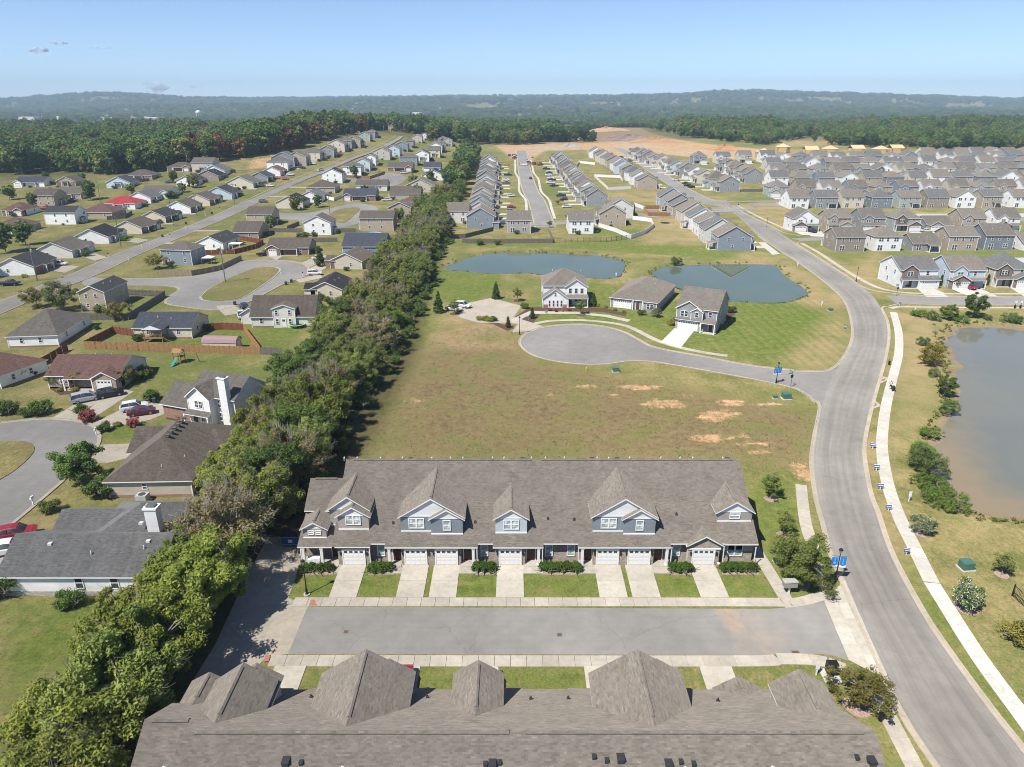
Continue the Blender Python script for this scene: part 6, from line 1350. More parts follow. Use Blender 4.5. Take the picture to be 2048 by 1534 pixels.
# ------------------------------------------------------------------ fences
def fence(line, tone, label, h=1.8, cap=2.4, grp='garden fences', world=False):
    P = [Vector((p[0], p[1], hz(*p))) for p in line] if world else A(*line)
    root = thing('fence', label, 'fence', P[0], 0, grp); mat = 'trim' if tone == 'white' else 'paint:.02,.02,.02:.5' if tone == 'iron' else 'fence:'+tone
    for a, b in zip(P, P[1:]):
        d = b-a; L = math.hypot(d.x, d.y); n = max(1, round(L/cap)); st = L/n; rz = math.atan2(d.y, d.x)
        for i in range(n):
            p = a.lerp(b, i/n); q = Vector((p.x, p.y, hz(p.x, p.y)))-P[0]; key = ('panel', round(st, 1), tone, h)
            if key not in _MESH:
                m = MB(); s_ = round(st, 1)
                if tone == 'iron':
                    for z in (.15, .6, h-.1): m.box(0, s_, -.02, .02, z, z+.04)
                    for k in range(int(s_/.2)): m.box(k*.2, k*.2+.025, -.012, .012, 0, h)
                elif tone == 'white': m.box(.06, s_, -.03, .03, .05, h-.1); m.box(.06, s_, -.05, .05, h-.1, h); m.box(.06, s_, -.05, .05, .05, .2)
                else:
                    for k in range(max(1, int(s_/.3))): m.box(k*.3+.004, k*.3+.296, -.018+.006*(k % 2), .012+.006*(k % 2), .03, h-.02*(k*7 % 3))
                    for z in (.35, h-.4): m.box(0, s_, .02, .07, z, z+.09)
                _MESH[key] = m.mesh('panel', [mat])
            link('panel', _MESH[key], root, q, rz)
            key2 = ('fpost', tone, h)
            if key2 not in _MESH: m = MB(); m.box(-.06, .06, -.06, .06, -.4, h+.06); m.hull4([(-.08, -.08), (.08, -.08), (.08, .08), (-.08, .08)], h+.06, h+.12, inset=.5); _MESH[key2] = m.mesh('post', [mat])
            link('post', _MESH[key2], root, q, rz)
FENCES = [
 ([(172,697),(300,702),(420,706),(522,709)], 'honey', 'long honey-brown board fence below the cream ranch house'), ([(522,709),(566,711)], 'gray', 'short weathered grey fence ending in the hedgerow'), ([(172,696),(228,667),(270,673)], 'red', 'red-stained fence on the street side of the deck'),
 ([(409,662),(447,659),(487,661)], 'red', 'red-stained fence section beyond the barn shed'), ([(488,662),(521,706)], 'cedar', 'bright orange side fence beside the barn shed'), ([(62,742),(92,728),(138,700)], 'red', 'dark red fence behind the left-edge white house'),
 ([(176,640),(258,640),(331,594),(246,590)], 'gray', 'weathered grey fence round the tan two-storey yard'), ([(318,551),(384,552),(440,541),(484,520)], 'pale', 'new pale board fence at the loop corner'), ([(410,510),(470,508),(512,497),(527,488),(480,480)], 'red', 'brown-red fence behind the white patio cover'),
 ([(515,464),(606,465)], 'gray', 'grey fence behind the tan gabled house'), ([(632,484),(676,484)], 'gray', 'grey fence between brick ranch and saltbox house'), ([(679,465),(713,465),(762,487),(818,487)], 'gray', 'long grey fence angled past the round pool'), ([(575,460),(599,450)], 'gray', 'short dark fence near the second loop'), ([(786,446),(828,446)], 'brown', 'brown fence touching the hedgerow by the pool'),
 ([(925,486),(1010,487),(1106,486),(1096,462)], 'gray', 'weathered grey fence along the long pond'), ([(893,478),(931,476),(987,462)], 'gray', 'grey fence angled behind the corner house'), ([(1108,485),(1213,484),(1262,478)], 'iron', 'thin black iron fence above the long pond'), ([(1197,454),(1230,464),(1262,478),(1290,468),(1307,455),(1302,444),(1265,439)], 'white', 'curved white vinyl fence round the tan house yard'),
 ([(1286,418),(1344,418)], 'cedar', 'back run of the new cedar fence beside the pond row'), ([(1287,419),(1296,432),(1359,433)], 'cedar', 'front run of the new cedar fence beside the pond row'), ([(1152,337),(1158,326),(1190,330)], 'white', 'white vinyl fence far up behind the straight street'), ([(1188,354),(1216,380),(1262,378)], 'white', 'white vinyl fence beside the tan end house'), ([(1190,354),(1240,356),(1245,364)], 'white', 'white vinyl fence across the yards behind the straight street'), ([(1265,436),(1268,412),(1290,420)], 'white', 'short white fence behind the off-white house'),
 ([(650,398),(668,402),(700,388)], 'white', 'white vinyl fence by the second loop'), ([(690,356),(740,358),(770,348)], 'honey', 'honey fence behind the white block-shaped house'), ([(215,440),(250,437),(265,428)], 'gray', 'grey fence behind the brown hipped house'), ([(268,366),(300,362)], 'brown', 'brown fence by the wood edge bungalow'),
 ([(1484,384),(1540,384)], 'gray', 'grey fence beside the roundabout row'),
]
for f, t_, lb in FENCES: fence(f, t_, lb)
for i, (x0, x1, y) in enumerate([(152,176,347),(186,212,348),(218,250,349),(255,285,350),(140,165,247),(172,200,248),(168,200,443),(214,250,444)]): fence([(x0, y), (x1, y+.5)], 'white', 'white vinyl back fence between estate rows, %s of the set' % nth(i), world=True)
fence([(2024,1192),(2060,1225),(2100,1270)], 'iron', 'black iron fence corner at the right edge', 1.5); 
# ------------------------------------------------------------------ vehicles
def loft(b, st, mi=0):
    """st: list of rings (same count) -> closed skin with end caps"""
    i = len(b.v); n = len(st[0])
    for r in st: b.v += [tuple(p) for p in r]
    for k in range(len(st)-1):
        for j in range(n): q = (j+1) % n; b.f.append((i+k*n+j, i+k*n+q, i+(k+1)*n+q, i+(k+1)*n+j)[::-1]); b.m.append(mi)
    b.f.append(tuple(i+j for j in range(n))); b.m.append(mi); b.f.append(tuple(i+(len(st)-1)*n+j for j in range(n))[::-1]); b.m.append(mi)
def ring(x, z0, z1, w, r=.12): return [(x, -w+.06, z0), (x, w-.06, z0), (x, w, z0+r), (x, w, z1-r*1.4), (x, w-.08, z1), (x, -w+.08, z1), (x, -w, z1-r*1.4), (x, -w, z0+r)]
CARS = {
 'sedan': (4.7, .90, [(-2.35,.45,.78),(-2.2,.30,.92),(-1.5,.22,.97),(0,.2,.95),(1.2,.22,.92),(2.0,.28,.82),(2.33,.42,.68)], [(-1.75,.95),(-1.05,1.40),(.05,1.45),(.55,1.38),(1.25,.92)]),
 'suv': (4.7, .94, [(-2.33,.5,1.0),(-2.2,.34,1.06),(-1.3,.26,1.08),(0,.26,1.06),(1.1,.26,1.04),(1.95,.32,.98),(2.33,.5,.84)], [(-2.2,1.08),(-1.85,1.62),(-.2,1.72),(.45,1.66),(1.2,1.04)]),
 'pickup': (5.7, .98, [(-2.85,.5,1.02),(-2.75,.4,1.1),(-1.2,.34,1.1),(0,.34,1.12),(1.3,.34,1.14),(2.4,.38,1.1),(2.85,.5,.95)], [(-.75,1.12),(-.55,1.75),(.5,1.82),(.95,1.75),(1.55,1.14)]),
 'van': (5.1, .98, [(-2.55,.45,1.0),(-2.5,.3,1.05),(-1.3,.25,1.06),(0,.25,1.05),(1.4,.25,1.02),(2.2,.3,.92),(2.55,.45,.8)], [(-2.5,1.05),(-2.2,1.68),(-.3,1.78),(.8,1.68),(1.75,1.0)]),
}
def car_proto(kind, label, loc, rz):
    L, W, low, cab = CARS[kind]; o = thing('car' if kind != 'pickup' else 'pickup_truck', label, 'car' if kind != 'pickup' else 'pickup', loc, rz, 'parked vehicles')
    b = MB(); loft(b, [ring(x, z0, z1, W*(.93 if abs(x) > L/2-.1 else 1)) for x, z0, z1 in low]); b.build('body', ['car:.8,.8,.8'], o, smooth=False)
    c = MB(); loft(c, [[(x, -W+.07+(z-1)*.28, z-.05), (x, W-.07-(z-1)*.28, z-.05), (x, W-.09-(z-1)*.28, z), (x, -W+.09+(z-1)*.28, z)] for x, z in cab][0:0] or [[(x, -W+.06, cab[0][1]-.08), (x, W-.06, cab[0][1]-.08), (x, W-.06-(z-cab[0][1])*.30, z), (x, -W+.06+(z-cab[0][1])*.30, z)] for x, z in cab]); c.build('window_glass', ['glass'], o)
    r = MB(); tp = cab[1:4]; wt = [W-.05-(z-cab[0][1])*.30 for x, z in tp]
    loft(r, [[(x, -w, z-.02), (x, w, z-.02), (x, w-.05, z+.035), (x, -w+.05, z+.035)] for (x, z), w in zip(tp, wt)])
    for s_ in (-1, 1):   # pillars
        for (x0, z0), (x1, z1) in ((cab[0], cab[1]), (cab[4], cab[3])):
            r.tube((x0, s_*(W-.05), z0-.05), (x1, s_*(W-.04-(z1-cab[0][1])*.30), z1), .05, .045, 4)
        xm = (cab[1][0]+cab[3][0])/2; r.tube((xm, s_*(W-.04), cab[0][1]-.05), (xm, s_*(W-.03-(cab[2][1]-cab[0][1])*.30), cab[2][1]), .045, .045, 4)
    r.build('car_roof', ['car:.8,.8,.8'], o)
    if kind == 'pickup':
        t = MB(); t.box(-2.7, -.85, -W+.12, W-.12, 1.0, 1.115); t.build('bed_liner', 'paint:.03,.03,.03:.7', o)
    key = 'wheel'
    if key not in _MESH:
        m = MB(); 
        n = 12
        for (r_, y_), (r2, y2), mi in (((.33, -.11), (.33, .11), 0), ((.33, .11), (.21, .12), 0), ((.21, .12), (.0, .09), 1)):
            i = len(m.v)
            for rr_, yy_ in ((r_, y_), (r2, y2)):
                for k in range(n): t = 6.2832*k/n; m.v.append((rr_*math.cos(t), yy_, rr_*math.sin(t)))
            for k in range(n): j = (k+1) % n; m.f.append((i+k, i+n+k, i+n+j, i+j)); m.m.append(mi)
        _MESH[key] = m.mesh('wheel', ['paint:.02,.02,.02:.8', 'paint:.45,.45,.46:.3:.8'])
    for x in (-L*.29, L*.31):
        for s_ in (-1, 1): link('wheel', _MESH[key], o, (x, s_*(W-.1), .33), 0 if s_ > 0 else math.pi)
    for s_ in (-1, 1):
        zf = low[-1][2]-.14; m = MB(); m.box(L/2-.16, L/2-.0, s_*W*.62-.16, s_*W*.62+.16, zf-.08, zf+.06, bottom=True); m.build('headlight', 'paint:.75,.76,.78:.15', o)
        m = MB(); m.box(-L/2-.0, -L/2+.12, s_*W*.68-.12, s_*W*.68+.12, low[0][2]-.22, low[0][2]-.02, bottom=True); m.build('tail_light', 'paint:.35,.02,.02:.25', o)
    return o
CP_ = {}
COLS = dict(white='.75,.75,.74', silver='.42,.43,.44', black='.012,.012,.014', red='.30,.012,.02', blue='.02,.07,.22', navy='.015,.03,.07', grey='.10,.105,.11', orange='.55,.18,.02', maroon='.12,.008,.015', yellow='.55,.33,.02')
def car(kind, col, p, deg, label):
    loc = p if isinstance(p, tuple) else at(*p); loc = (loc[0], loc[1], (loc[2] if len(loc) > 2 else hz(loc[0], loc[1]))+.09)
    if kind not in CP_: CP_[kind] = o = car_proto(kind, label, loc, R_(deg))
    else: o = copy_tree(CP_[kind], loc, R_(deg), label)
    for ch in o.children:
        if ch.name.startswith(('body', 'car_roof')):
            s_ = ch.material_slots[0]; s_.link = 'OBJECT'; s_.material = M('car:'+COLS[col])
    return o
def P2(px, py): q = at(px, py); return (q.x, q.y, q.z)
for k, c, px, py, dg, lb in [
 ('van','silver',173,802,35,'silver minivan parked before the red-brown roofed house'),('suv','black',221,793,35,'black car parked beside the silver minivan'),('suv','white',270,820,25,'white wagon parked before the brick garage'),('sedan','maroon',284,829,25,'dark red sedan parked beside the white wagon'),
 ('suv','red',34,1075,20,'red SUV at the left edge beside the charcoal roof'),('suv','white',20,1106,20,'white SUV below the red one at the left edge'),('suv','white',121,531,8,'white SUV on the drive above the long street'),('pickup','black',20,571,10,'black pickup at the left edge'),('pickup','black',530,511,40,'black pickup before the red brick ranch'),
 ('sedan','white',637,519,20,'white sedan by the blue house garage'),('suv','white',630,550,10,'white SUV beside the teardrop loop'),('suv','navy',489,618,120,'dark blue SUV behind the cape house'),('pickup','white',483,635,115,'white pickup on the gravel by the cape house'),('pickup','white',774,402,15,'white pickup facing the second loop'),('van','white',808,347,10,'white work truck on the third loop'),
 ('sedan','red',553,358,0,'first of two red cars on a drive up the hill'),('sedan','red',571,360,0,'second of two red cars on a drive up the hill'),('suv','white',581,351,0,'white car on the drive behind the two red ones'),('suv','grey',527,405,5,'grey SUV parked on the long street'),('pickup','black',521,374,0,'black pickup on the drive of the grey shingled house'),('sedan','white',541,373,0,'white sedan beside the black pickup up the hill'),
 ('pickup','white',624,329,0,'white pickup on a hill drive'),('sedan','red',680,309,0,'red car far up the hill'),('van','white',641,342,60,'white van driving up the long street'),('pickup','blue',145,403,5,'bright blue pickup beside the tan house'),('pickup','red',92,419,5,'red pickup beside the brown roofed house'),('pickup','navy',309,353,0,'dark blue pickup by the wood edge bungalow'),('sedan','blue',338,366,10,'blue car beside the round bright tree'),
 ('sedan','silver',606,330,0,'silver car on the drive of the grey hill house'),('suv','navy',604,337,0,'dark blue car on a hill drive'),
 ('suv','white',926,615,-25,'white SUV in the model home lot'),('sedan','white',908,621,-25,'white sedan beside the SUV in the model home lot'),('suv','red',1937,578,-70,'bright red car on the drive of the pale blue house'),('suv','black',1624,465,-70,'black SUV before the brick fronted house'),('sedan','white',1852,464,-10,'white car before the sage house'),('sedan','blue',1005,448,80,'blue car between the two houses behind the pond'),
 ('sedan','maroon',1061,358,95,'dark red car driving along the straight street')]: car(k, c, P2(px, py), dg, lb)
car('suv', 'red', (-10.5, 52.3, 0), 90, 'red SUV roof showing beside the big near gable'); car('suv', 'white', (-2.2, 52., 0), 90, 'white SUV almost hidden behind the near middle gable')
cr = random.Random(3); k = 0
for y in range(352, 560, 13):
    for x, dg in ((-3.2, 0), (25.5, 180)):
        if cr.random() < .62: 
            xo = {True: 4, False: 0}[y < 430]; car(cr.choice(['sedan', 'suv', 'pickup', 'suv']), cr.choice(['white', 'black', 'grey', 'silver', 'navy', 'red', 'white']), (x+xo*.6+cr.uniform(-.8, .8), y+cr.uniform(-2, 2)), dg+cr.uniform(-4, 4), 'car on a drive of the straight street, %s from the pond end' % nth(k)); k += 1
for i in range(30): car(cr.choice(['suv', 'pickup', 'van', 'pickup']), cr.choice(['white', 'red', 'grey', 'blue', 'white', 'black', 'yellow']), (cr.choice([cr.uniform(-6, 28), cr.uniform(80, 100)]), cr.uniform(570, 670)), cr.uniform(0, 360), 'work vehicle on the clay building site, %s from the finished houses' % nth(i))
for i, (x, y) in enumerate([(112,452),(112,468),(110,486),(116,520),(114,536),(111,458)]): car(cr.choice(['suv', 'sedan']), cr.choice(['white', 'yellow', 'black']), (x-1.5, y), 180, 'car on a drive of the second street, %s from the roundabout' % nth(i))
# ------------------------------------------------------------------ street furniture
def lamp(px, py, label, h=4.4, banner=False, rz=0.):
    c = at(px, py, 0); o = thing('street_lamp', label, 'street lamp', c, rz, 'black street lamps'); K = 'paint:.012,.012,.013:.35'
    b = MB(); b.lathe([(.22, 0), (.22, .12), (.15, .2), (.13, .75), (.09, .9)], 10); b.build('lamp_base', K, o); b = MB(); b.tube((0, 0, .85), (0, 0, h-.55), .075, .05, 8); b.build('pole', K, o)
    b = MB(); b.lathe([(.07, h-.58), (.10, h-.5), (.2, h-.1), (.22, h-.08)], 8, 1); b.lathe([(.26, h-.09), (.2, h+.03), (.06, h+.12), (.03, h+.2), (0, h+.22)], 8, 0)
    for k in range(6): t = k*1.047; b.tube((.1*math.cos(t), .1*math.sin(t), h-.5), (.21*math.cos(t), .21*math.sin(t), h-.08), .015, .015, 3)
    b.build('lantern', [K, 'glass:pale'], o)
    if banner:
        for s_ in (-1, 1):
            a = MB(); 
            for z in (h-.95, h-2.5): a.tube((0, 0, z), (s_*.85, 0, z), .02, .02, 5)
            a.build('banner_arm', K, o)
            m = MB(); x0, x1 = (s_*.1, s_*.82) if s_ > 0 else (s_*.82, s_*.1); z0, z1 = h-2.5, h-.97; m.box(x0, x1, -.008, .008, z0, z1, 0, True)
            xc = (x0+x1)/2
            for f in (-1, 1):
                y = f*.012; q = [(x0+.01, y, z1-.14 if s_ < 0 else z1-.02), (x1-.01, y, z1-.14 if s_ < 0 else z1-.02), (x1-.01, y, z0+.38), (xc, y, z0+.25), (x0+.01, y, z0+.38)]; m.poly(q[::-1] if f < 0 else q, 1)
                if s_ < 0: m.poly(([(x0+.01, y, z1-.07), (x1-.01, y, z1-.07), (x1-.01, y, z1-.01), (x0+.01, y, z1-.01)])[::f], 1)
            bo = m.build('banner', ['paint:.8,.8,.8:.6', 'paint:.02,.22,.60:.5'], o)
            t = MB(); rr = random.Random(4+s_)   # upright column of small white lettering, and a round emblem
            zz = z0+.48
            for f in (-1, 1):
                y = f*.016
                if s_ < 0:
                    t.poly([(xc+.13*math.cos(a), y, zz+.14+.13*math.sin(a)) for a in np.linspace(0, 6.28, 13)[:-1]][::f])
                    t.poly([(xc+.06*math.cos(a), y*1.2, zz+.14+.06*math.sin(a)) for a in np.linspace(0, 6.28, 9)[:-1]][::f], 1)
                zc = zz+(.36 if s_ < 0 else 0)
                while zc < z1-.25:
                    hh = rr.choice([.035, .045, .055]); ww = rr.choice([.06, .075, .085]); t.poly([(xc-ww*.6, y, zc), (xc+ww*.5, y, zc), (xc+ww*.5, y, zc+hh), (xc-ww*.6, y, zc+hh)][::f]); zc += hh+.03
            t.build('lettering', ['paint:.38,.58,.80:.6', 'paint:.02,.22,.60:.5'], bo)
    return o
lamp(1670, 1162, 'black lamp with two blue banners where the short street meets the road', banner=True, rz=R_(-8)); lamp(1552, 767, 'black lamp with two blue banners beside the bulb-ended street', banner=True, rz=R_(10)); lamp(614, 1189, 'plain black lamp on the corner lawn beside the service lane', 4.6)
lamp(1039, 669, 'plain black lamp at the bulb end by the model home drive'); lamp(1712, 563, 'plain black lamp on the road bend below the taupe house'); lamp(1533, 456, 'plain black lamp beside the far road bend')
def foot_pad(px, py, r, z=.12, nm='concrete_pad'): 
    c = at(px, py, 0); b = MB(); b.lathe([(r, 0), (r, z), (0.01, z)], 12); struct(b.build(nm, 'concrete:pale', None, (c.x, c.y, 0)))
foot_pad(614, 1189, .38)
def pole(i, px, py, h=11.5):
    c = at(px, py); o = thing('utility_pole', 'wooden power pole with cross-arm, %s counting away from the left edge' % nth(i), 'utility pole', c, 0, 'utility poles'); b = MB(); b.tube((0, 0, -.5), (0, 0, h), .19, .12, 8); b.build('pole', 'bark:gray', o)
    b = MB(); b.box(-1.2, 1.2, -.06, .06, h-1.1, h-.95, bottom=True); b.build('cross_arm', 'bark:brown', o)
    for x in (-1.1, 0, 1.1): b = MB(); b.lathe([(.07, 0), (.09, .1), (.05, .2), (0, .24)], 6); b.build('insulator', 'paint:.5,.5,.48:.4', o, (x, 0, h-.95 if x else h))
    if i % 2 == 0: b = MB(); b.lathe([(.0, 0), (.25, 0), (.25, .8), (.1, .92), (0, .92)], 10); b.build('transformer_can', 'paint:.35,.36,.36:.4', o, (.38, 0, h-2.4))
    return o
poles = [pole(i, *q) for i, q in enumerate([(75,562),(242,493),(451,565),(347,452),(394,432),(470,410),(202,406),(110,417),(377,342),(660,430),(757,357),(570,357),(644,322),(696,298),(768,275)])]
for a, b_, nm in ((0, 1, 'first'), (1, 3, 'second'), (3, 4, 'third'), (4, 5, 'fourth')):
    m = MB()
    for dx in (-1.1, 0, 1.1):
        p, q = poles[a].location+Vector((dx, 0, 10.8)), poles[b_].location+Vector((dx, 0, 10.8)); pr = p
        for k in range(1, 9): t = k/8; v = p.lerp(q, t); v.z -= 1.6*4*t*(1-t); m.tube(pr, v, .018, .018, 3, cap=False); pr = v
    tag(m.build('power_line', 'paint:.03,.03,.03:.6'), 'power lines of the %s span beside the long street' % nm, 'power line', 'power lines')
def simple(name, label, cat, px, py, parts, rz=0., grp=None, z=0.):
    c = at(px, py, 0) if not isinstance(px, tuple) else Vector(px); o = thing(name, label, cat, (c.x, c.y, z), rz, grp)
    for nm, mats, fn in parts:
        b = MB(); fn(b); b.build(nm, mats, o)
    return o
# blue yard signs
for i, (px, py) in enumerate([(1745,897),(1752,941),(1760,979),(1776,1022),(1812,1110),(1799,611),(1690,661),(1093,628),(1057,640)]):
    w = ('by the footpath, %s towards the camera' % nth(i)) if i < 5 else ['at the cross street corner', 'on the edge of the mown lawn', 'before the dark bay windows', 'beside the parking lot drive'][i-5]
    simple('yard_sign', 'small blue and white yard sign '+w, 'sign', px, py, [('sign_panel', ['paint:.04,.13,.42:.5', 'paint:.8,.8,.8:.5'], lambda b: (b.box(-.42, .42, -.02, .02, .45, 1.0, 0, True), b.box(-.36, .36, -.026, .026, .62, .78, 1, True), b.box(-.42, .42, -.024, .024, .95, 1.02, 1, True))), ('stake', 'paint:.8,.8,.8:.5', lambda b: b.box(-.06, .06, -.03, .03, 0, .46))], R_(-15+i*7), 'blue yard signs')
for px, py, lb, h in ((1817,1003,'white marker post beside the white footpath',1.6),(1829,625,'white marker post at the far pond corner',1.3),(1595,532,'white marker post beside the small pond',1.1),(1643,612,'white valve post on the mown lawn',1.4),(1632,1350,'white sign post before the near townhouse roof',1.6),(1232,553,'white post at the long pond corner',1.2)):
    simple('marker_post', lb, 'post', px, py, [('post', 'trim', lambda b: b.box(-.06, .06, -.05, .05, 0, h)), ('plate', 'trim', lambda b: b.box(-.2, .2, -.07, -.05, h*.5, h+.05, 0, True))])
GB = 'paint:.07,.16,.12:.5'
for px, py, lb, s_ in ((1572,797,'large green transformer box on its concrete pad near the junction',1.),(1550,797,'small pale green utility box near the junction',.55),(1231,743,'green transformer box below the bulb-ended street',.85),(1931,1137,'green transformer box on the lawn by the footpath',.95),(1661,622,'dark green utility box on the mown lawn',.7),(1553,1124,'slim green utility box beside the townhouse end path',.5)):
    simple('transformer_box', lb, 'utility box', px, py, [('pad', 'concrete:pale', lambda b: b.box(-.85*s_, .85*s_, -.75*s_, .75*s_, 0, .12)), ('cabinet', GB, lambda b: (b.box(-.7*s_, .7*s_, -.6*s_, .6*s_, .12, 1.05*s_), b.hull4([(-.74*s_, -.64*s_), (.74*s_, -.64*s_), (.74*s_, .64*s_), (-.74*s_, .64*s_)], 1.05*s_, 1.2*s_, inset=.12))), ('door_seam', 'paint:.03,.07,.055:.6', lambda b: b.box(-.02, .02, -.61*s_, -.6*s_, .18, 1.0*s_))], R_(5))
simple('fire_hydrant', 'yellow fire hydrant below the bulb-ended street', 'hydrant', 1173, 741, [('barrel', 'paint:.62,.42,.03:.45', lambda b: b.lathe([(.2, 0), (.2, .08), (.13, .1), (.13, .55), (.17, .57), (.15, .7), (.05, .8), (0, .82)], 10)), ('nozzle', 'paint:.62,.42,.03:.45', lambda b: (b.tube((-.24, 0, .42), (.24, 0, .42), .06, .06, 8), b.tube((0, 0, .4), (0, -.24, .4), .08, .08, 8)))])
simple('mail_kiosk', 'grey cluster mailbox on a white post beside the end path', 'mailbox', 1577, 1186, [('post', 'trim', lambda b: b.box(-.1, .1, -.1, .1, 0, 1.0)), ('box', 'paint:.30,.29,.26:.5', lambda b: (b.box(-.75, .75, -.35, .35, .95, 1.65, 0, True))), ('lid', 'paint:.42,.41,.38:.5', lambda b: b.hull4([(-.82, -.42), (.82, -.42), (.82, .42), (-.82, .42)], 1.65, 1.78, inset=.08))], R_(4))
simple('mailbox_cluster', 'black cluster mailbox on a pale pad beside the near townhouse row', 'mailbox', 1660, 1352, [('pad', 'concrete:pale', lambda b: b.box(-.8, .8, -.9, .9, 0, .14)), ('pedestal', 'paint:.02,.02,.02:.4', lambda b: b.box(-.25, .25, -.25, .25, .14, .6)), ('box', 'paint:.015,.015,.016:.35', lambda b: b.box(-.5, .5, -.35, .35, .6, 1.7, 0, True)), ('box_doors', 'paint:.03,.03,.032:.3', lambda b: [b.box(-.45+i*.31, -.18+i*.31, -.37, -.35, .7+j*.24, .9+j*.24) for i in range(3) for j in range(4)])])
simple('waste_station', 'black dog-waste station with bin beside the near path', 'waste bin', 1758, 1438, [('post', 'paint:.6,.6,.6:.4', lambda b: b.box(-.04, .04, -.04, .04, 0, 2.1)), ('sign', 'trim', lambda b: b.box(-.17, .17, -.07, -.05, 1.6, 2.1, 0, True)), ('bag_box', 'paint:.015,.015,.015:.4', lambda b: b.box(-.15, .15, -.2, -.05, 1.1, 1.45, 0, True)), ('bin', 'paint:.015,.015,.015:.4', lambda b: b.lathe([(.2, .1), (.24, .8), (.26, .85), (.0, .88)], 10, 0, (0, -.2)))])
simple('waste_station', 'black dog-waste station on the verge opposite the junction', 'waste bin', 1777, 729, [('post', 'paint:.1,.1,.1:.4', lambda b: b.box(-.04, .04, -.04, .04, 0, 2.0)), ('bin', 'paint:.015,.015,.015:.4', lambda b: b.lathe([(.2, .1), (.24, .8), (.26, .85), (.0, .88)], 10, 0, (0, -.2)))])
for i, px in enumerate((2029, 2040)): simple('waste_station', 'white-topped black waste station on the cross street walk, %s' % ('nearer the bend' if i == 0 else 'further from the bend'), 'waste bin', px, 617, [('post', 'paint:.1,.1,.1:.4', lambda b: b.box(-.05, .05, -.05, .05, 0, 2.0)), ('sign', 'trim', lambda b: b.box(-.3, .3, -.08, -.05, 1.5, 2.2, 0, True)), ('bin', 'paint:.015,.015,.015:.4', lambda b: b.lathe([(.22, .1), (.26, .9), (.0, .95)], 10))])
def signpost(px, py, lb):
    simple('street_sign', lb, 'street sign', px, py, [('post', 'paint:.03,.03,.03:.4', lambda b: b.tube((0, 0, 0), (0, 0, 3.3), .045, .04, 6)), ('stop_plate', ['paint:.03,.025,.025:.5', 'paint:.45,.02,.02:.5'], lambda b: (b.poly([(.38*math.cos(a), .05, 2.35+.38*math.sin(a)) for a in np.arange(8)*.7854+.39], 1), b.poly([(.38*math.cos(a), .03, 2.35+.38*math.sin(a)) for a in np.arange(8)*.7854+.39][::-1], 0))), ('name_blade', 'paint:.05,.28,.24:.5', lambda b: b.box(-.95, .0, -.02, .02, 2.95, 3.2, 0, True)), ('cross_blade', 'paint:.05,.28,.24:.5', lambda b: b.box(-.02, .02, -.1, .9, 3.22, 3.45, 0, True))], R_(20))
signpost(1581, 775, 'black street-name and stop sign post at the side street mouth'); signpost(1793, 592, 'green street-name sign at the cross street corner'); signpost(1476, 418, 'far street-name sign by the roundabout')
# meter wall, dumpster, cooling units
simple('meter_rack', 'grey electric meter rack on the lawn beyond the townhouse gable', 'utility rack', (31.2, 82.5, 0), 0, [('rack', 'paint:.36,.35,.33:.5', lambda b: b.box(-.25, .25, -2.4, 2.4, 0, 2.1)), ('meter', 'paint:.7,.7,.68:.4', lambda b: [b.box(-.42, -.25, -2.1+k*.75, -1.7+k*.75, 1.2, 1.7, 0, True) for k in range(6)])], 0)
_c = at(583, 1092, 0)
simple('dumpster', 'blue dumpster with black lid at the end of the service lane', 'dumpster', (_c.x, _c.y+.6, 0), 0, [('bin', 'paint:.02,.075,.22:.5', lambda b: (b.hull4([(-1.0, -.85), (1.0, -.85), (1.0, .85), (-1.0, .85)], .15, 1.55, inset=-.06))), ('rib', 'paint:.25,.33,.5:.5', lambda b: [b.box(-1.08, 1.08, -.93, -.9, z, z+.07, 0, True) for z in (.4, 1.45)]), ('lid', 'paint:.015,.015,.015:.5', lambda b: (b.box(-1.1, -.02, -.95, .95, 1.56, 1.66, 0, True), b.box(.02, 1.1, -.95, .95, 1.56, 1.66, 0, True))), ('placard', 'paint:.75,.75,.73:.5', lambda b: b.box(-.25, .3, -.925, -.91, .7, 1.15, 0, True))])
for px, py, lb, s_ in ((287,1003,'large grey cooling unit behind the beige-sided house',1.25),(528,648,'first small cooling unit beside the cape house',.8),(536,651,'second small cooling unit beside the cape house',.8),(670,600,'cooling unit behind the black roofed gable',.8),(1785,556,'cooling unit beside the white gabled house',.7)):
    simple('cooling_unit', lb, 'air conditioner', px, py, [('casing', 'paint:.40,.41,.40:.5', lambda b: b.box(-.6*s_, .6*s_, -.5*s_, .5*s_, .05, .95*s_)), ('fan_grille', 'paint:.06,.06,.06:.6', lambda b: b.lathe([(.4*s_, .95*s_), (.38*s_, .99*s_), (.0, .99*s_)], 12)), ('pad', 'concrete:pale', lambda b: b.box(-.75*s_, .75*s_, -.65*s_, .65*s_, 0, .06))])
simple('trampoline', 'round black trampoline with green rim behind the cape house', 'trampoline', 595, 654, [('mat', 'paint:.012,.012,.013:.6', lambda b: b.lathe([(1.75, .84), (0, .83)], 24)), ('rim_pad', 'paint:.22,.55,.10:.5', lambda b: b.lathe([(1.74, .84), (1.76, .9), (2.1, .88), (2.1, .8), (1.74, .82)], 24)), ('leg', 'paint:.4,.4,.4:.4', lambda b: [b.tube((2*math.cos(t), 2*math.sin(t), 0), (2*math.cos(t), 2*math.sin(t), .82), .03, .03, 5) for t in np.arange(6)*1.047])])
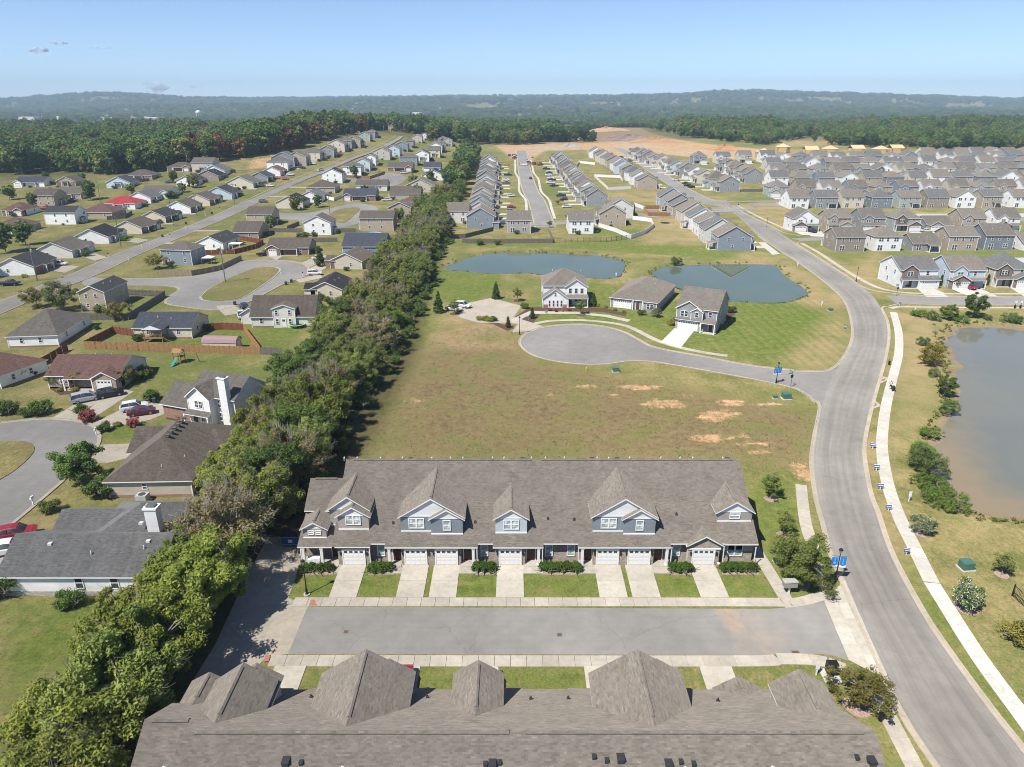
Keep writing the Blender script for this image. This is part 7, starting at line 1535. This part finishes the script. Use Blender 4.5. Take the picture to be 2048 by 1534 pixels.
simple('swimming_pool', 'round above-ground pool with bright blue water beside the tan cape house', 'pool', 745, 472, [('pool_wall', 'paint:.38,.42,.46:.4', lambda b: b.lathe([(3.6, 0), (3.6, 1.2), (3.75, 1.22), (3.4, 1.24), (3.38, .9)], 24)), ('pool_water', 'paint:.05,.32,.50:.08', lambda b: b.lathe([(3.4, 1.02), (0, 1.02)], 24))])
simple('trampoline', 'dark trampoline on the open grass behind the pond row', 'trampoline', 1330, 449, [('mat', 'paint:.02,.03,.045:.6', lambda b: b.lathe([(1.9, .84), (0, .83)], 16)), ('rim_pad', 'paint:.03,.05,.09:.5', lambda b: b.lathe([(1.9, .84), (2.2, .88), (2.2, .8)], 16)), ('leg', 'paint:.3,.3,.3:.4', lambda b: [b.tube((2*math.cos(t), 2*math.sin(t), 0), (2*math.cos(t), 2*math.sin(t), .82), .03, .03, 5) for t in np.arange(6)*1.047])])
# barn shed, playset, canopy, patio cover
_c = at(441, 700, 0); _o = thing('barn_shed', 'cream storage shed with rounded mauve roof inside the orange fence', 'shed', (_c.x, _c.y+1.4, 0), R_(-4)); b = MB(); b.box(-3.9, 3.9, -1.5, 1.5, -.2, 1.75)
b.poly([(3.9, -1.5, 1.75), (3.9, 1.5, 1.75), (3.9, 1.2, 2.5), (3.9, 0, 2.85), (3.9, -1.2, 2.5)]); b.poly([(-3.9, -1.5, 1.75), (-3.9, -1.2, 2.5), (-3.9, 0, 2.85), (-3.9, 1.2, 2.5), (-3.9, 1.5, 1.75)]); b.build('wall', 'siding:cream', _o)
b = MB(); pr = [(-1.62, 1.72), (-1.3, 2.5), (-.7, 2.78), (0, 2.92), (.7, 2.78), (1.3, 2.5), (1.62, 1.72)]
for p, q in zip(pr, pr[1:]): b.poly([(-4.05, p[0], p[1]), (4.05, p[0], p[1]), (4.05, q[0], q[1]), (-4.05, q[0], q[1])])
b.build('roof', 'paint:.30,.20,.20:.4', _o); b = MB(); b.box(3.9, 3.95, -.6, .6, 0, 1.9); b.build('door', 'trim', _o)
W_T = 'paint:.26,.14,.06:.7'
simple('play_set', 'wooden play tower with green slide below the honey fence', 'play set', 360, 725, [('tower', W_T, lambda b: ([b.box(x-.06, x+.06, y-.06, y+.06, 0, 2.6) for x in (-.8, .8) for y in (-.8, .8)], b.box(-.85, .85, -.85, .85, 1.35, 1.45, 0, True))), ('tower_roof', W_T, lambda b: (b.poly([(-1, -1, 2.5), (1, -1, 2.5), (1, 0, 3.2), (-1, 0, 3.2)]), b.poly([(1, 1, 2.5), (-1, 1, 2.5), (-1, 0, 3.2), (1, 0, 3.2)]))), ('slide', 'paint:.03,.25,.20:.35', lambda b: (b.poly([(-.3, -.8, 1.45), (-.3, -3.0, .15), (.3, -3.0, .15), (.3, -.8, 1.45)]), b.box(-.34, -.3, -3, -.8, .1, .3), b.box(.3, .34, -3, -.8, .1, .3))), ('swing_beam', W_T, lambda b: (b.tube((.8, 0, 2.4), (4.2, 0, 2.4), .07, .07, 6), b.tube((4.2, -.9, 0), (4.2, 0, 2.4), .06, .06, 5), b.tube((4.2, .9, 0), (4.2, 0, 2.4), .06, .06, 5))), ('swing', 'paint:.03,.03,.03:.5', lambda b: [(b.tube((x, 0, 2.4), (x, 0, .5), .012, .012, 3), b.tube((x+.4, 0, 2.4), (x+.4, 0, .5), .012, .012, 3), b.box(x, x+.4, -.12, .12, .48, .53, 0, True)) for x in (1.6, 2.8)])], R_(-10))
simple('gazebo', 'white-topped garden gazebo behind the blue-grey house', 'gazebo', 418, 527, [('canopy', 'paint:.75,.74,.72:.6', lambda b: b.hull4([(-1.8, -1.8), (1.8, -1.8), (1.8, 1.8), (-1.8, 1.8)], 2.2, 2.9, inset=.95)), ('post', 'paint:.2,.2,.2:.5', lambda b: [b.box(x-.05, x+.05, y-.05, y+.05, 0, 2.2) for x in (-1.7, 1.7) for y in (-1.7, 1.7)])])
simple('patio_cover', 'white flat patio cover behind the charcoal roofed house', 'patio cover', 473, 500, [('cover', 'trim', lambda b: b.box(-2.2, 2.2, -1.8, 1.8, 2.5, 2.65, 0, True)), ('post', 'trim', lambda b: [b.box(x-.06, x+.06, y-.06, y+.06, 0, 2.5) for x in (-2.1, 2.1) for y in (-1.7, 1.7)])])
_c = at(313, 682, 0); simple('deck', 'raised honey-coloured timber deck behind the cream ranch house', 'deck', (_c.x, _c.y+.3, 0), 0, [('deck_floor', 'fence:honey', lambda b: b.box(-2.2, 2.2, -1.6, 1.4, .95, 1.1, 0, True)), ('post', 'fence:honey', lambda b: [b.box(x-.08, x+.08, y-.08, y+.08, 0, 3.2) for x in (-2.1, 2.1) for y in (-1.5, 1.3)]), ('railing', 'fence:honey', lambda b: (b.box(-2.2, 2.2, -1.62, -1.56, 1.85, 1.95, 0, True), b.box(-2.22, -2.16, -1.6, 1.4, 1.85, 1.95, 0, True), [b.box(x-.03, x+.03, -1.62, -1.57, 1.1, 1.85) for x in np.arange(-2, 2.1, .3)])), ('stair', 'fence:honey', lambda b: [b.box(2.2+k*.35, 2.6+k*.35, -1.4, -.2, .8-k*.27, .87-k*.27, 0, True) for k in range(4)]), ('porch_roof', ['shingle:slate', 'trim'], lambda b: (b.poly([(-2.5, -1.9, 3.2), (0, -1.9, 4.2), (0, 4.6, 4.2), (-2.5, 2., 3.2)][::-1]), b.poly([(2.5, -1.9, 3.2), (2.5, 2., 3.2), (0, 4.6, 4.2), (0, -1.9, 4.2)][::-1]), b.poly([(-2.5, -1.9, 3.2), (2.5, -1.9, 3.2), (0, -1.9, 4.2)], 1)))])
simple('patio_table', 'white covered patio table under the townhouse corner porch', 'table', (-24., 72.3, 0), 0, [('cloth', 'paint:.8,.8,.79:.7', lambda b: b.hull4([(-.75, -.45), (.75, -.45), (.75, .45), (-.75, .45)], .18, .95, inset=.06)), ('leg', 'paint:.1,.1,.1:.5', lambda b: [b.box(x-.03, x+.03, y-.03, y+.03, .16, .3) for x in (-.6, .6) for y in (-.35, .35)])], R_(10), z=.0)
simple('water_cooler', 'orange and white drink cooler by the last garage door', 'cooler', (24.9, 71.6, 0), 0, [('body', 'paint:.62,.13,.02:.45', lambda b: b.lathe([(.17, .08), (.19, .5), (0, .5)], 12)), ('lid', 'trim', lambda b: b.lathe([(.2, .5), (.2, .62), (0, .66)], 12))])
for i, (px, py) in enumerate(((1775,1233),(1691,774),(1688,955),(1734,691))):
    c = at(px, py, 0); b = MB(); b.lathe([(.42, .045), (.42, .052), (0, .052)], 14); b.lathe([(.62, .03), (.62, .04), (.42, .046)], 14, 1); tag(b.build('manhole_cover', ['paint:.16,.11,.075:.7', 'concrete:old'], None, (c.x, c.y, 0)), 'round iron manhole cover, %s along the through road from the camera' % nth([0, 2, 1, 3][i]), 'manhole', 'manholes')
for px, py, lb in ((692,1264,'small square drain in the short street below the first garages'),(1119,1270,'small square drain in the middle of the short street'),(1592,1307,'rusty square storm drain at the end of the short street')):
    c = at(px, py, 0); s_ = .28 if px < 1500 else .42; b = MB(); b.box(-s_, s_, -s_, s_, .02, .035); b.box(-s_*.8, s_*.8, -s_*.8, s_*.8, .035, .04, 1); tag(b.build('storm_drain', ['paint:.22,.19,.16:.8', 'paint:.12,.08,.055:.8'], None, (c.x, c.y, 0)), lb, 'drain')
for i, (px, py) in enumerate(((217,513),(285,497),(300,489),(340,474),(372,458),(411,432),(440,420),(258,521),(562,548),(606,552),(67,1010),(193,870))):
    simple('mailbox', 'letterbox on a post by the kerb, %s in the older streets' % nth(i), 'mailbox', tuple(at(px, py)), 0, [('post', 'trim', lambda b: b.box(-.07, .07, -.07, .07, 0, 1.15)), ('box', 'trim' if i % 3 else 'paint:.03,.03,.03:.4', lambda b: (b.box(-.14, .14, -.3, .3, 1.0, 1.25, 0, True), b.tube((0, -.3, 1.25), (0, .3, 1.25), .14, .14, 10)))], 0, 'kerbside letterboxes', at(px, py).z)
for i, (px, py) in enumerate(((325,474),(372,448),(424,428),(583,565),(572,570),(614,797),(540,510),(470,610))):
    if px == 614: px, py = 310, 806
    simple('wheelie_bin', 'dark green wheeled bin beside a drive, %s in the older streets' % nth(i), 'bin', tuple(at(px, py)), 0, [('bin', 'paint:.02,.05,.04:.5', lambda b: b.hull4([(-.28, -.32), (.28, -.32), (.28, .32), (-.28, .32)], .08, 1.0, inset=-.12)), ('lid', 'paint:.02,.05,.04:.5', lambda b: b.hull4([(-.34, -.38), (.34, -.38), (.34, .38), (-.34, .38)], 1.0, 1.1, inset=.15)), ('wheel', 'paint:.02,.02,.02:.7', lambda b: [b.tube((x-.03, .3, .12), (x+.03, .3, .12), .12, .12, 8) for x in (-.28, .28)])], 0, 'wheeled bins', at(px, py).z)
# person with a push-chair on the white footpath
def person(px, py):
    c = at(px, py, 0); o = thing('person', 'person in a pale top and dark shorts pushing a stroller on the white footpath', 'person', (c.x, c.y, .07), R_(170))
    J = dict(pel=(0, 0, .95), spine=(0, .03, 1.2), chest=(0, .02, 1.4), neck=(0, .03, 1.52), head=(0, .0, 1.66), top=(0, 0, 1.76)); V = []; E = []; Rr = []
    def add(p, r): V.append(p); Rr.append(r); return len(V)-1
    ids = {}
    for n, p in J.items(): ids[n] = add(p, dict(pel=.15, spine=.135, chest=.15, neck=.06, head=.095, top=.07)[n])
    for a, b in (('pel', 'spine'), ('spine', 'chest'), ('chest', 'neck'), ('neck', 'head'), ('head', 'top')): E.append((ids[a], ids[b]))
    for s_ in (-1, 1):
        f = .16*s_; chain = [((s_*.09, 0, .88), .10), ((s_*.1, -f*.6, .5), .065), ((s_*.1, -f*.2+.12*(s_ > 0), .1), .042), ((s_*.1, -f-.12, .04), .04)]; pr = ids['pel']
        for p, r in chain: k = add(p, r); E.append((pr, k)); pr = k
        chain = [((s_*.2, .02, 1.42), .06), ((s_*.24, -.05, 1.16), .045), ((s_*.2, -.32, 1.04), .034), ((s_*.18, -.42, 1.03), .032)]; pr = ids['chest']
        for p, r in chain: k = add(p, r); E.append((pr, k)); pr = k
    me = bpy.data.meshes.new('body'); me.from_pydata(V, E, []); ob = link('body', me, o); ob.modifiers.new('skin', 'SKIN'); 
    for i, r in enumerate(Rr): me.skin_vertices[0].data[i].radius = (r, r)
    me.skin_vertices[0].data[0].use_root = True
    ob.modifiers.new('sub', 'SUBSURF').render_levels = 1; me.materials.append(M('paint:.45,.28,.2:.6'))
    b = MB(); b.lathe([(.165, .9), (.16, 1.1), (.185, 1.35), (.17, 1.45), (.08, 1.5)], 12); b.build('shirt', 'paint:.72,.66,.52:.8', o); b = MB()
    b.lathe([(.17, .98), (.175, .85)], 10)
    for s_ in (-1, 1): b.tube((s_*.09, 0, .92), (s_*.1, -.08*s_, .56), .115, .1, 8)
    b.build('shorts', 'paint:.04,.04,.05:.8', o); b = MB(); b.lathe([(.1, 1.64), (.112, 1.7), (.09, 1.77), (0, 1.8)], 10, 0, (0, .015)); b.build('hair', 'paint:.05,.03,.02:.6', o)
    c2 = (c.x-.1, c.y-.02)
    return simple('stroller', 'dark push-chair in front of the person on the white footpath', 'stroller', (c.x+.12, c.y-.85, .07), 0, [('seat', 'paint:.03,.03,.035:.7', lambda b: (b.hull4([(-.25, -.35), (.25, -.35), (.25, .3), (-.25, .3)], .35, .8, inset=-.1), b.lathe([(.32, .8), (.28, 1.0), (.0, 1.08)], 10))), ('frame', 'paint:.3,.3,.3:.3:.8', lambda b: [b.tube((s_*.25, -.45, .12), (s_*.2, .45, 1.0), .018, .018, 5) for s_ in (-1, 1)]), ('handle', 'paint:.05,.05,.05:.5', lambda b: b.tube((-.22, .45, 1.02), (.22, .45, 1.02), .022, .022, 6)), ('wheel', 'paint:.02,.02,.02:.7', lambda b: [b.tube((s_*.27-.025, y, .13), (s_*.27+.025, y, .13), .13, .13, 10) for s_ in (-1, 1) for y in (-.4, .3)])], R_(170-180), z=.07)
person(1780, 779)
# ------------------------------------------------------------------ woods
fr = random.Random(17); FN = {'f_green': 'broad green', 'f_dark': 'dark green', 'f_olive': 'olive', 'f_rust': 'rust-brown', 'pine': 'tall straight pine'}
wcount = {}
def edge_trees(pts, n, kinds, wts, where, group, spread=(0, 14), s=(.8, 1.15)):
    L = spline([tuple(p[:2]) for p in A(*pts)], 4.)
    for i in range(n):
        x, y = L[int((i+fr.random()*.8)/n*(len(L)-1))]; y += fr.uniform(*spread); x += fr.uniform(-4, 4)
        if not clear_of_houses(x, y, 4): continue
        k = fr.choices(kinds, wts)[0]; wcount[(k, where)] = wcount.get((k, where), -1)+1
        plant(k, x, y, '%s tree at %s, %s of its kind there' % (FN[k], where, nth(wcount[(k, where)])), fr.uniform(*s), group)
F4 = ['f_green', 'f_dark', 'f_olive', 'f_rust']
edge_trees([(-10,352),(60,350),(130,345),(215,352),(300,345),(330,330),(420,326),(480,322)], 60, F4, [5, 4, 3, 2], 'the front edge of the wood', 'front trees of the wood', (0, 30))
edge_trees([(500,318),(540,312),(590,300),(640,284),(690,270),(740,262),(775,258)], 40, F4, [2, 3, 2, 4], 'the wood edge above the hill houses', 'front trees of the wood', (6, 40))
edge_trees([(868,285),(900,282),(940,284),(975,285)], 14, ['f_dark', 'f_green', 'f_olive'], [3, 2, 2], 'the end of the hedgerow', 'trees at the hedgerow end', (0, 40), (.8, 1.1))
edge_trees([(985,287),(1040,285),(1100,285),(1168,285)], 44, ['pine', 'f_dark'], [8, 1], 'the pine stand', 'pine stand beside the building site', (0, 60), (.7, 1.0))
edge_trees([(1236,246),(1300,257),(1350,268),(1420,280),(1490,290),(1538,295)], 40, F4[:3], [5, 4, 2], 'the wood right of the clay site', 'wood beyond the building site', (0, 50), (.6, .95))
edge_trees([(1680,291),(1740,296),(1800,299),(1880,301),(1960,303),(2060,306)], 44, F4[:3], [5, 3, 3], 'the wood behind the dense estate', 'wood beyond the dense estate', (0, 40), (.6, .95))
# the mass of the woods: countless crowns
pts, sc_l, idx = [], [], []
def inside(x, y, poly): return sdf(np.atleast_1d(np.float64(x)), np.atleast_1d(np.float64(y)), poly) > 0
def fill(poly, spacing, s, kinds):
    P = np.array(poly); n = int((P[:, 0].max()-P[:, 0].min())*(P[:, 1].max()-P[:, 1].min())/spacing**2)
    x = rng.uniform(P[:, 0].min(), P[:, 0].max(), n); y = rng.uniform(P[:, 1].min(), P[:, 1].max(), n)
    ok = (sdf(x, y, poly) > 0) & (np.abs(x) < .80*y+60); x, y = x[ok], y[ok]
    ok = np.array([clear_of_houses(a, b, 6) if b < 1000 else True for a, b in zip(x, y)]); x, y = x[ok], y[ok]
    for a, b in zip(x, y): pts.append((a, b)); sc_l.append(s*rng.uniform(.75, 1.2)); idx.append(rng.choice(kinds))
def AW(q): return [tuple(p[:2]) for p in A(*q)]
fill(AW([(-60,350),(60,346),(130,341),(215,348),(300,341),(335,326),(420,322),(480,318)])+[(-150,960),(-900,900)], 9., .84, [0, 0, 1, 1, 2, 3])
fill(AW([(480,318),(540,308),(590,296),(640,280),(690,266),(740,259),(775,256)])+[(-90,1150),(-260,1150)], 9., 1., [0, 1, 1, 2, 3, 3])
fill([(-150,900),(-60,800),(30,840),(60,1300),(-200,1300)], 10, .95, [0, 1, 2])
fill(AW([(1000,281),(1165,281)])+[(95,880),(-10,880)], 8, .9, [1, 1, 4])
fill(AW([(1240,245),(1350,264),(1449,283),(1536,290)])+[(420,1050),(560,1300),(170,1500),(120,1300)], 11., .85, [0, 0, 1, 2])
fill(AW([(1690,289),(1786,295),(1900,298),(2100,303)])+[(1300,1300),(430,1300),(420,960)], 11., .85, [0, 0, 1, 2, 2])
# rolling country: image-even scatter out to the ridges
FIELDS = [AW([(1555,297),(1560,255),(1600,249),(1720,262),(1770,270),(1735,284),(1650,294)])]
n = 52000; u = rng.random(n); y = 1000*(8600/1000)**(u**.85); x = rng.uniform(-.80, .80, n)*y
dens = vnoise(x/170+9, y/240+4)*.6+vnoise(x/60, y/90)*.4
far_ok = (dens > .42-.0*y) & ~((np.abs(x-140) < 190) & (y < 2100) & (x > -40) & (y > 900) & (x/y > .06) & (x/y < .22))
for p in FIELDS: far_ok &= sdf(x, y, p) < 0
town = (np.abs(y-2500) < 420) & (x < -600) & (x > -1750) & (vnoise(x/45, y/60) > .42); far_ok &= ~town; far_ok &= ~((x < -250) & (y > 1150) & (y < 2600) & (rng.random(n) < .6))
for a, b in zip(x[far_ok], y[far_ok]): pts.append((a, b)); sc_l.append((.75+min(b, 7000)/3600)*rng.uniform(.7, 1.25)); idx.append(int(rng.choice([0, 0, 1, 1, 2, 2] if rng.random() < .93 else [3])))
pts = np.array(pts); zs = hill(pts[:, 0], pts[:, 1])+far_z(pts[:, 0], pts[:, 1]); pv = np.stack([pts[:, 0], pts[:, 1], zs-.4], 1)
wm = bpy.data.meshes.new('wood'); wm.from_pydata(pv.tolist(), [], [])
s3 = np.array(sc_l)[:, None]*np.array([[1., 1., 1.]]); s3[:, 2] *= np.where(pts[:, 1] > 1500, .72, 1.)
wm.attributes.new('scl', 'FLOAT_VECTOR', 'POINT').data.foreach_set('vector', s3.ravel().astype(np.float32))
rt = np.zeros((len(pts), 3), np.float32); rt[:, 2] = rng.random(len(pts))*6.28; wm.attributes.new('rot', 'FLOAT_VECTOR', 'POINT').data.foreach_set('vector', rt.ravel())
wm.attributes.new('pid', 'INT', 'POINT').data.foreach_set('value', np.array(idx, np.int32))
wo = link('wood', wm); struct(wo, 'stuff', 'mixed green and rust woodland covering the valley to the ridges')
ng = bpy.data.node_groups.new('crowns', 'GeometryNodeTree'); ng.interface.new_socket('Geometry', in_out='INPUT', socket_type='NodeSocketGeometry'); ng.interface.new_socket('Geometry', in_out='OUTPUT', socket_type='NodeSocketGeometry')
gi = ng.nodes.new('NodeGroupInput'); go = ng.nodes.new('NodeGroupOutput'); ip = ng.nodes.new('GeometryNodeInstanceOnPoints'); jn = ng.nodes.new('GeometryNodeJoinGeometry')
for kd in reversed(['f_green', 'f_dark', 'f_olive', 'f_rust', 'pine']):
    if kd not in PROTO: continue
    cr_ = [c for c in PROTO[kd].children if c.name.startswith('crown')][0]
    oi = ng.nodes.new('GeometryNodeObjectInfo'); oi.inputs['Object'].default_value = cr_; oi.inputs['As Instance'].default_value = True; oi.transform_space = 'ORIGINAL'; ng.links.new(oi.outputs['Geometry'], jn.inputs[0])
def attr(nm, tp): a = ng.nodes.new('GeometryNodeInputNamedAttribute'); a.data_type = tp; a.inputs['Name'].default_value = nm; return a.outputs['Attribute']
ng.links.new(gi.outputs[0], ip.inputs['Points']); ng.links.new(jn.outputs[0], ip.inputs['Instance']); ip.inputs['Pick Instance'].default_value = True
ng.links.new(attr('pid', 'INT'), ip.inputs['Instance Index']); ng.links.new(attr('scl', 'FLOAT_VECTOR'), ip.inputs['Scale'])
er = ng.nodes.new('FunctionNodeEulerToRotation'); ng.links.new(attr('rot', 'FLOAT_VECTOR'), er.inputs[0]); ng.links.new(er.outputs[0], ip.inputs['Rotation']); ng.links.new(ip.outputs[0], go.inputs[0])
md = wo.modifiers.new('crowns', 'NODES'); md.node_group = ng
# ------------------------------------------------------------------ far town, water tower
tr_ = random.Random(9)
def far_building(i, px, py, w, d, h, wallc, roofc, label, cat='building'):
    dx = (px-1024)/FPX; b = (767-py)/FPX; dy = CP+b*SP; dz = -SP+b*CP; t = 900.
    while t < 9000 and CAMZ+dz*t > gz(dx*t, dy*t): t += 15
    x, y = dx*t, dy*t; o = thing('far_building', label, cat, (x, y, gz(x, y)-1), tr_.uniform(-.2, .2), 'buildings of the far town'); m = MB(); m.box(-w/2, w/2, -d/2, d/2, 0, h); m.build('wall', 'paint:%s:.7' % wallc, o)
    r = MB()
    if w > 30: r.hull4([(-w/2-.3, -d/2-.3), (w/2+.3, -d/2-.3), (w/2+.3, d/2+.3), (-w/2-.3, d/2+.3)], h, h+1.2, inset=.06)
    else:
        r.poly([(-w/2, -d/2-.5, h), (w/2, -d/2-.5, h), (w/2, 0, h+d*.25), (-w/2, 0, h+d*.25)]); r.poly([(w/2, d/2+.5, h), (-w/2, d/2+.5, h), (-w/2, 0, h+d*.25), (w/2, 0, h+d*.25)])
        for s_ in (-1, 1): r.poly([(s_*w/2, -d/2, h), (s_*w/2, d/2, h), (s_*w/2, 0, h+d*.25)][::s_])
    r.build('roof', 'paint:%s:.7' % roofc, o)
k = 0
for px, py, w in [(115,238,90),(140,241,70),(205,235,60),(215,242,80),(235,238,110),(250,244,60),(275,240,70),(290,236,50),(300,243,90),(325,241,60),(340,237,50),(360,240,70),(380,242,90),(400,241,50),(60,241,60),(30,244,50),(865,221,120),(885,220,150),(915,219,130),(840,230,70),(825,231,40),(1012,221,60),(430,229,50),(445,226,60),(485,224,40),(560,222,60),(595,224,50),(640,218,50),(700,220,40)]:
    far_building(k, px, py, w, w*.5, tr_.uniform(9, 15), tr_.choice(['.72,.70,.67', '.60,.56,.50', '.75,.75,.74', '.45,.36,.30']), tr_.choice(['.70,.70,.69', '.62,.62,.60', '.5,.5,.5', '.35,.34,.33']), 'pale low warehouse of the far town, %s listed from the left horizon' % nth(k)); k += 1
FHX = sorted(tr_.choice([tr_.uniform(1590, 2040), tr_.uniform(1590, 2040), tr_.uniform(10, 620), tr_.uniform(1030, 1100), tr_.uniform(640, 1000), tr_.uniform(1100, 1560)]) for _ in range(95))
for i in range(95):
    px = FHX[i]; py = tr_.uniform(214, 224) if px > 1500 else tr_.uniform(214, 236) if px < 700 else tr_.uniform(212, 224)
    far_building(i, px, py, tr_.uniform(14, 24), tr_.uniform(12, 16), tr_.uniform(5, 8), tr_.choice(['.68,.64,.58', '.72,.71,.69', '.42,.28,.22', '.5,.44,.36']), tr_.choice(['.30,.27,.25', '.42,.40,.38', '.24,.20,.18', '.36,.26,.22']), 'small far-off house among the valley trees, %s counting from the left' % nth(i), 'house')
_t = 2700.; _x = (470-1024)/FPX/CP*_t*1.0; _o = thing('water_tower', 'white water tower on legs standing over the far town', 'water tower', (_x*.985, _t, gz(_x, _t)-2)); b = MB()
b.lathe([(.5, 30), (6, 31.5), (8.5, 35), (8.5, 39), (6.5, 42), (3, 43.6), (0, 44)], 16); b.build('tank', 'paint:.78,.78,.76:.5', _o, smooth=True)
for a in range(6): b = MB(); t = a*1.047; b.tube((8.6*math.cos(t), 8.6*math.sin(t), 0), (7.6*math.cos(t), 7.6*math.sin(t), 35), .6, .5, 6); b.build('leg', 'paint:.7,.7,.68:.5', _o)
b = MB(); b.tube((0, 0, 0), (0, 0, 31), 1.1, 1.1, 8); b.build('riser_pipe', 'paint:.7,.7,.68:.5', _o)
# rubble and spoil heaps on the site
def heap(name, px, py, rx, ry, h, mat, label, n=9):
    c = at(px, py); b = MB(); rr = np.random.default_rng(int(px)); R = 18
    for j in range(n+1):
        for k in range(R):
            t = 6.2832*k/R; f = j/n; q = 1+.25*math.sin(3*t+px)+.12*math.sin(7*t); zz = h*(1-f**1.4)*(1+.18*rr.normal()) if j < n else -1.; b.v.append((rx*f*q*math.cos(t), ry*f*q*math.sin(t), zz))
    for j in range(n):
        for k in range(R): m = (k+1) % R; b.f.append((j*R+k, j*R+m, (j+1)*R+m, (j+1)*R+k)[::-1]); b.m.append(0)
    tag(b.build(name, mat, None, c), label, 'heap')
heap('rubble_heap', 1262, 281, 42, 26, 6, 'mulch:gray', 'long grey rubble heap on the clay site'); heap('spoil_heap', 1310, 285, 36, 22, 5, 'paint:.42,.25,.13:.95', 'orange spoil heap beside the rubble'); heap('gravel_heap', 1142, 294, 12, 9, 3.5, 'paint:.38,.35,.31:.95', 'small pale gravel heap behind the second street'); heap('spoil_heap', 1215, 262, 40, 40, 6, 'paint:.44,.28,.16:.95', 'wide spoil mound high on the clay site'); heap('spoil_heap', 1450, 300, 20, 14, 5, 'paint:.45,.25,.12:.95', 'orange spoil mound behind the four new houses')
# ------------------------------------------------------------------ air
b = MB(); b.box(-9000, 9000, -450, 9900, -12, 330, bottom=True); hzo = b.build('haze', 'trim'); struct(hzo, 'stuff', 'thin blue haze over the valley')
hm = bpy.data.materials.new('haze'); hm.use_nodes = True; t_ = hm.node_tree; t_.nodes.remove(t_.nodes['Principled BSDF']); pvn = t_.nodes.new('ShaderNodeVolumePrincipled')
pvn.inputs['Color'].default_value = (.60, .80, 1.0, 1); pvn.inputs['Density'].default_value = 1.3e-4; pvn.inputs['Anisotropy'].default_value = 0.
t_.links.new(pvn.outputs[0], t_.nodes['Material Output'].inputs['Volume']); hzo.data.materials.clear(); hzo.data.materials.append(hm)
# ------------------------------------------------------------------ a few small clouds beyond the ridges
def cloud(i, px, py, w, h, dens, label):
    D = 16000.; dx = (px-1024)/FPX; bb = (767-py)/FPX; dy = CP+bb*SP; dz = -SP+bb*CP; s = D/dy; c = Vector((dx*s, D, CAMZ+dz*s)); k = D/FPX
    rr = np.random.default_rng(i+3); a, bz = w*k/2, h*k/2; m = MB()
    for q in range(26):
        ux = rr.uniform(-1, 1); uz = rr.uniform(-.5, .6)*(1-abs(ux)); r = bz*rr.uniform(.22, .6)*(1-.6*abs(ux)); n = 10; c0 = len(m.v)
        for tt in np.linspace(.05, 3.09, 7):
            for kk in range(n): f = 6.2832*kk/n; g_ = r*(1+.15*rr.normal()); m.v.append((ux*a+1.5*g_*math.sin(tt)*math.cos(f), rr.uniform(-.2, .2)*a+g_*math.sin(tt)*math.sin(f), uz*bz-g_*math.cos(tt)))
        for z_ in range(6):
            for kk in range(n): j2 = (kk+1) % n; m.f.append((c0+z_*n+kk, c0+z_*n+j2, c0+(z_+1)*n+j2, c0+(z_+1)*n+kk)); m.m.append(0)
    o = m.build('cloud', 'trim', None, c, smooth=True); tag(o, label, 'cloud', 'small clouds')
    mt = bpy.data.materials.new('cloud'); mt.use_nodes = True; t = mt.node_tree; t.nodes.remove(t.nodes['Principled BSDF']); df = t.nodes.new('ShaderNodeBsdfDiffuse'); df.inputs[0].default_value = (1, 1, 1, 1); tl = t.nodes.new('ShaderNodeBsdfTranslucent'); tl.inputs[0].default_value = (.9, .9, .9, 1); mx0 = t.nodes.new('ShaderNodeMixShader'); mx0.inputs[0].default_value = .0; t.links.new(df.outputs[0], mx0.inputs[1]); t.links.new(tl.outputs[0], mx0.inputs[2]); tp = t.nodes.new('ShaderNodeBsdfTransparent'); mx = t.nodes.new('ShaderNodeMixShader'); mx.inputs[0].default_value = dens
    t.links.new(tp.outputs[0], mx.inputs[1]); t.links.new(mx0.outputs[0], mx.inputs[2]); t.links.new(mx.outputs[0], t.nodes['Material Output'].inputs[0]); o.data.materials.clear(); o.data.materials.append(mt)
for i, (px, py, w, h, d, lb) in enumerate([(77,100,34,18,.16,'small white puff of cloud high at the far left'),(116,86,34,12,.10,'flat thin cloud beside the highest puff'),(200,96,40,10,.04,'faint wisp of cloud in the upper left sky'),(316,175,34,24,.16,'bright low cloud over the left ridge'),(296,167,22,9,.09,'small wisp beside the low bright cloud'),(390,172,34,12,.04,'faint wisp above the ridge crest')]): cloud(i, px, py, w, h, d, lb)
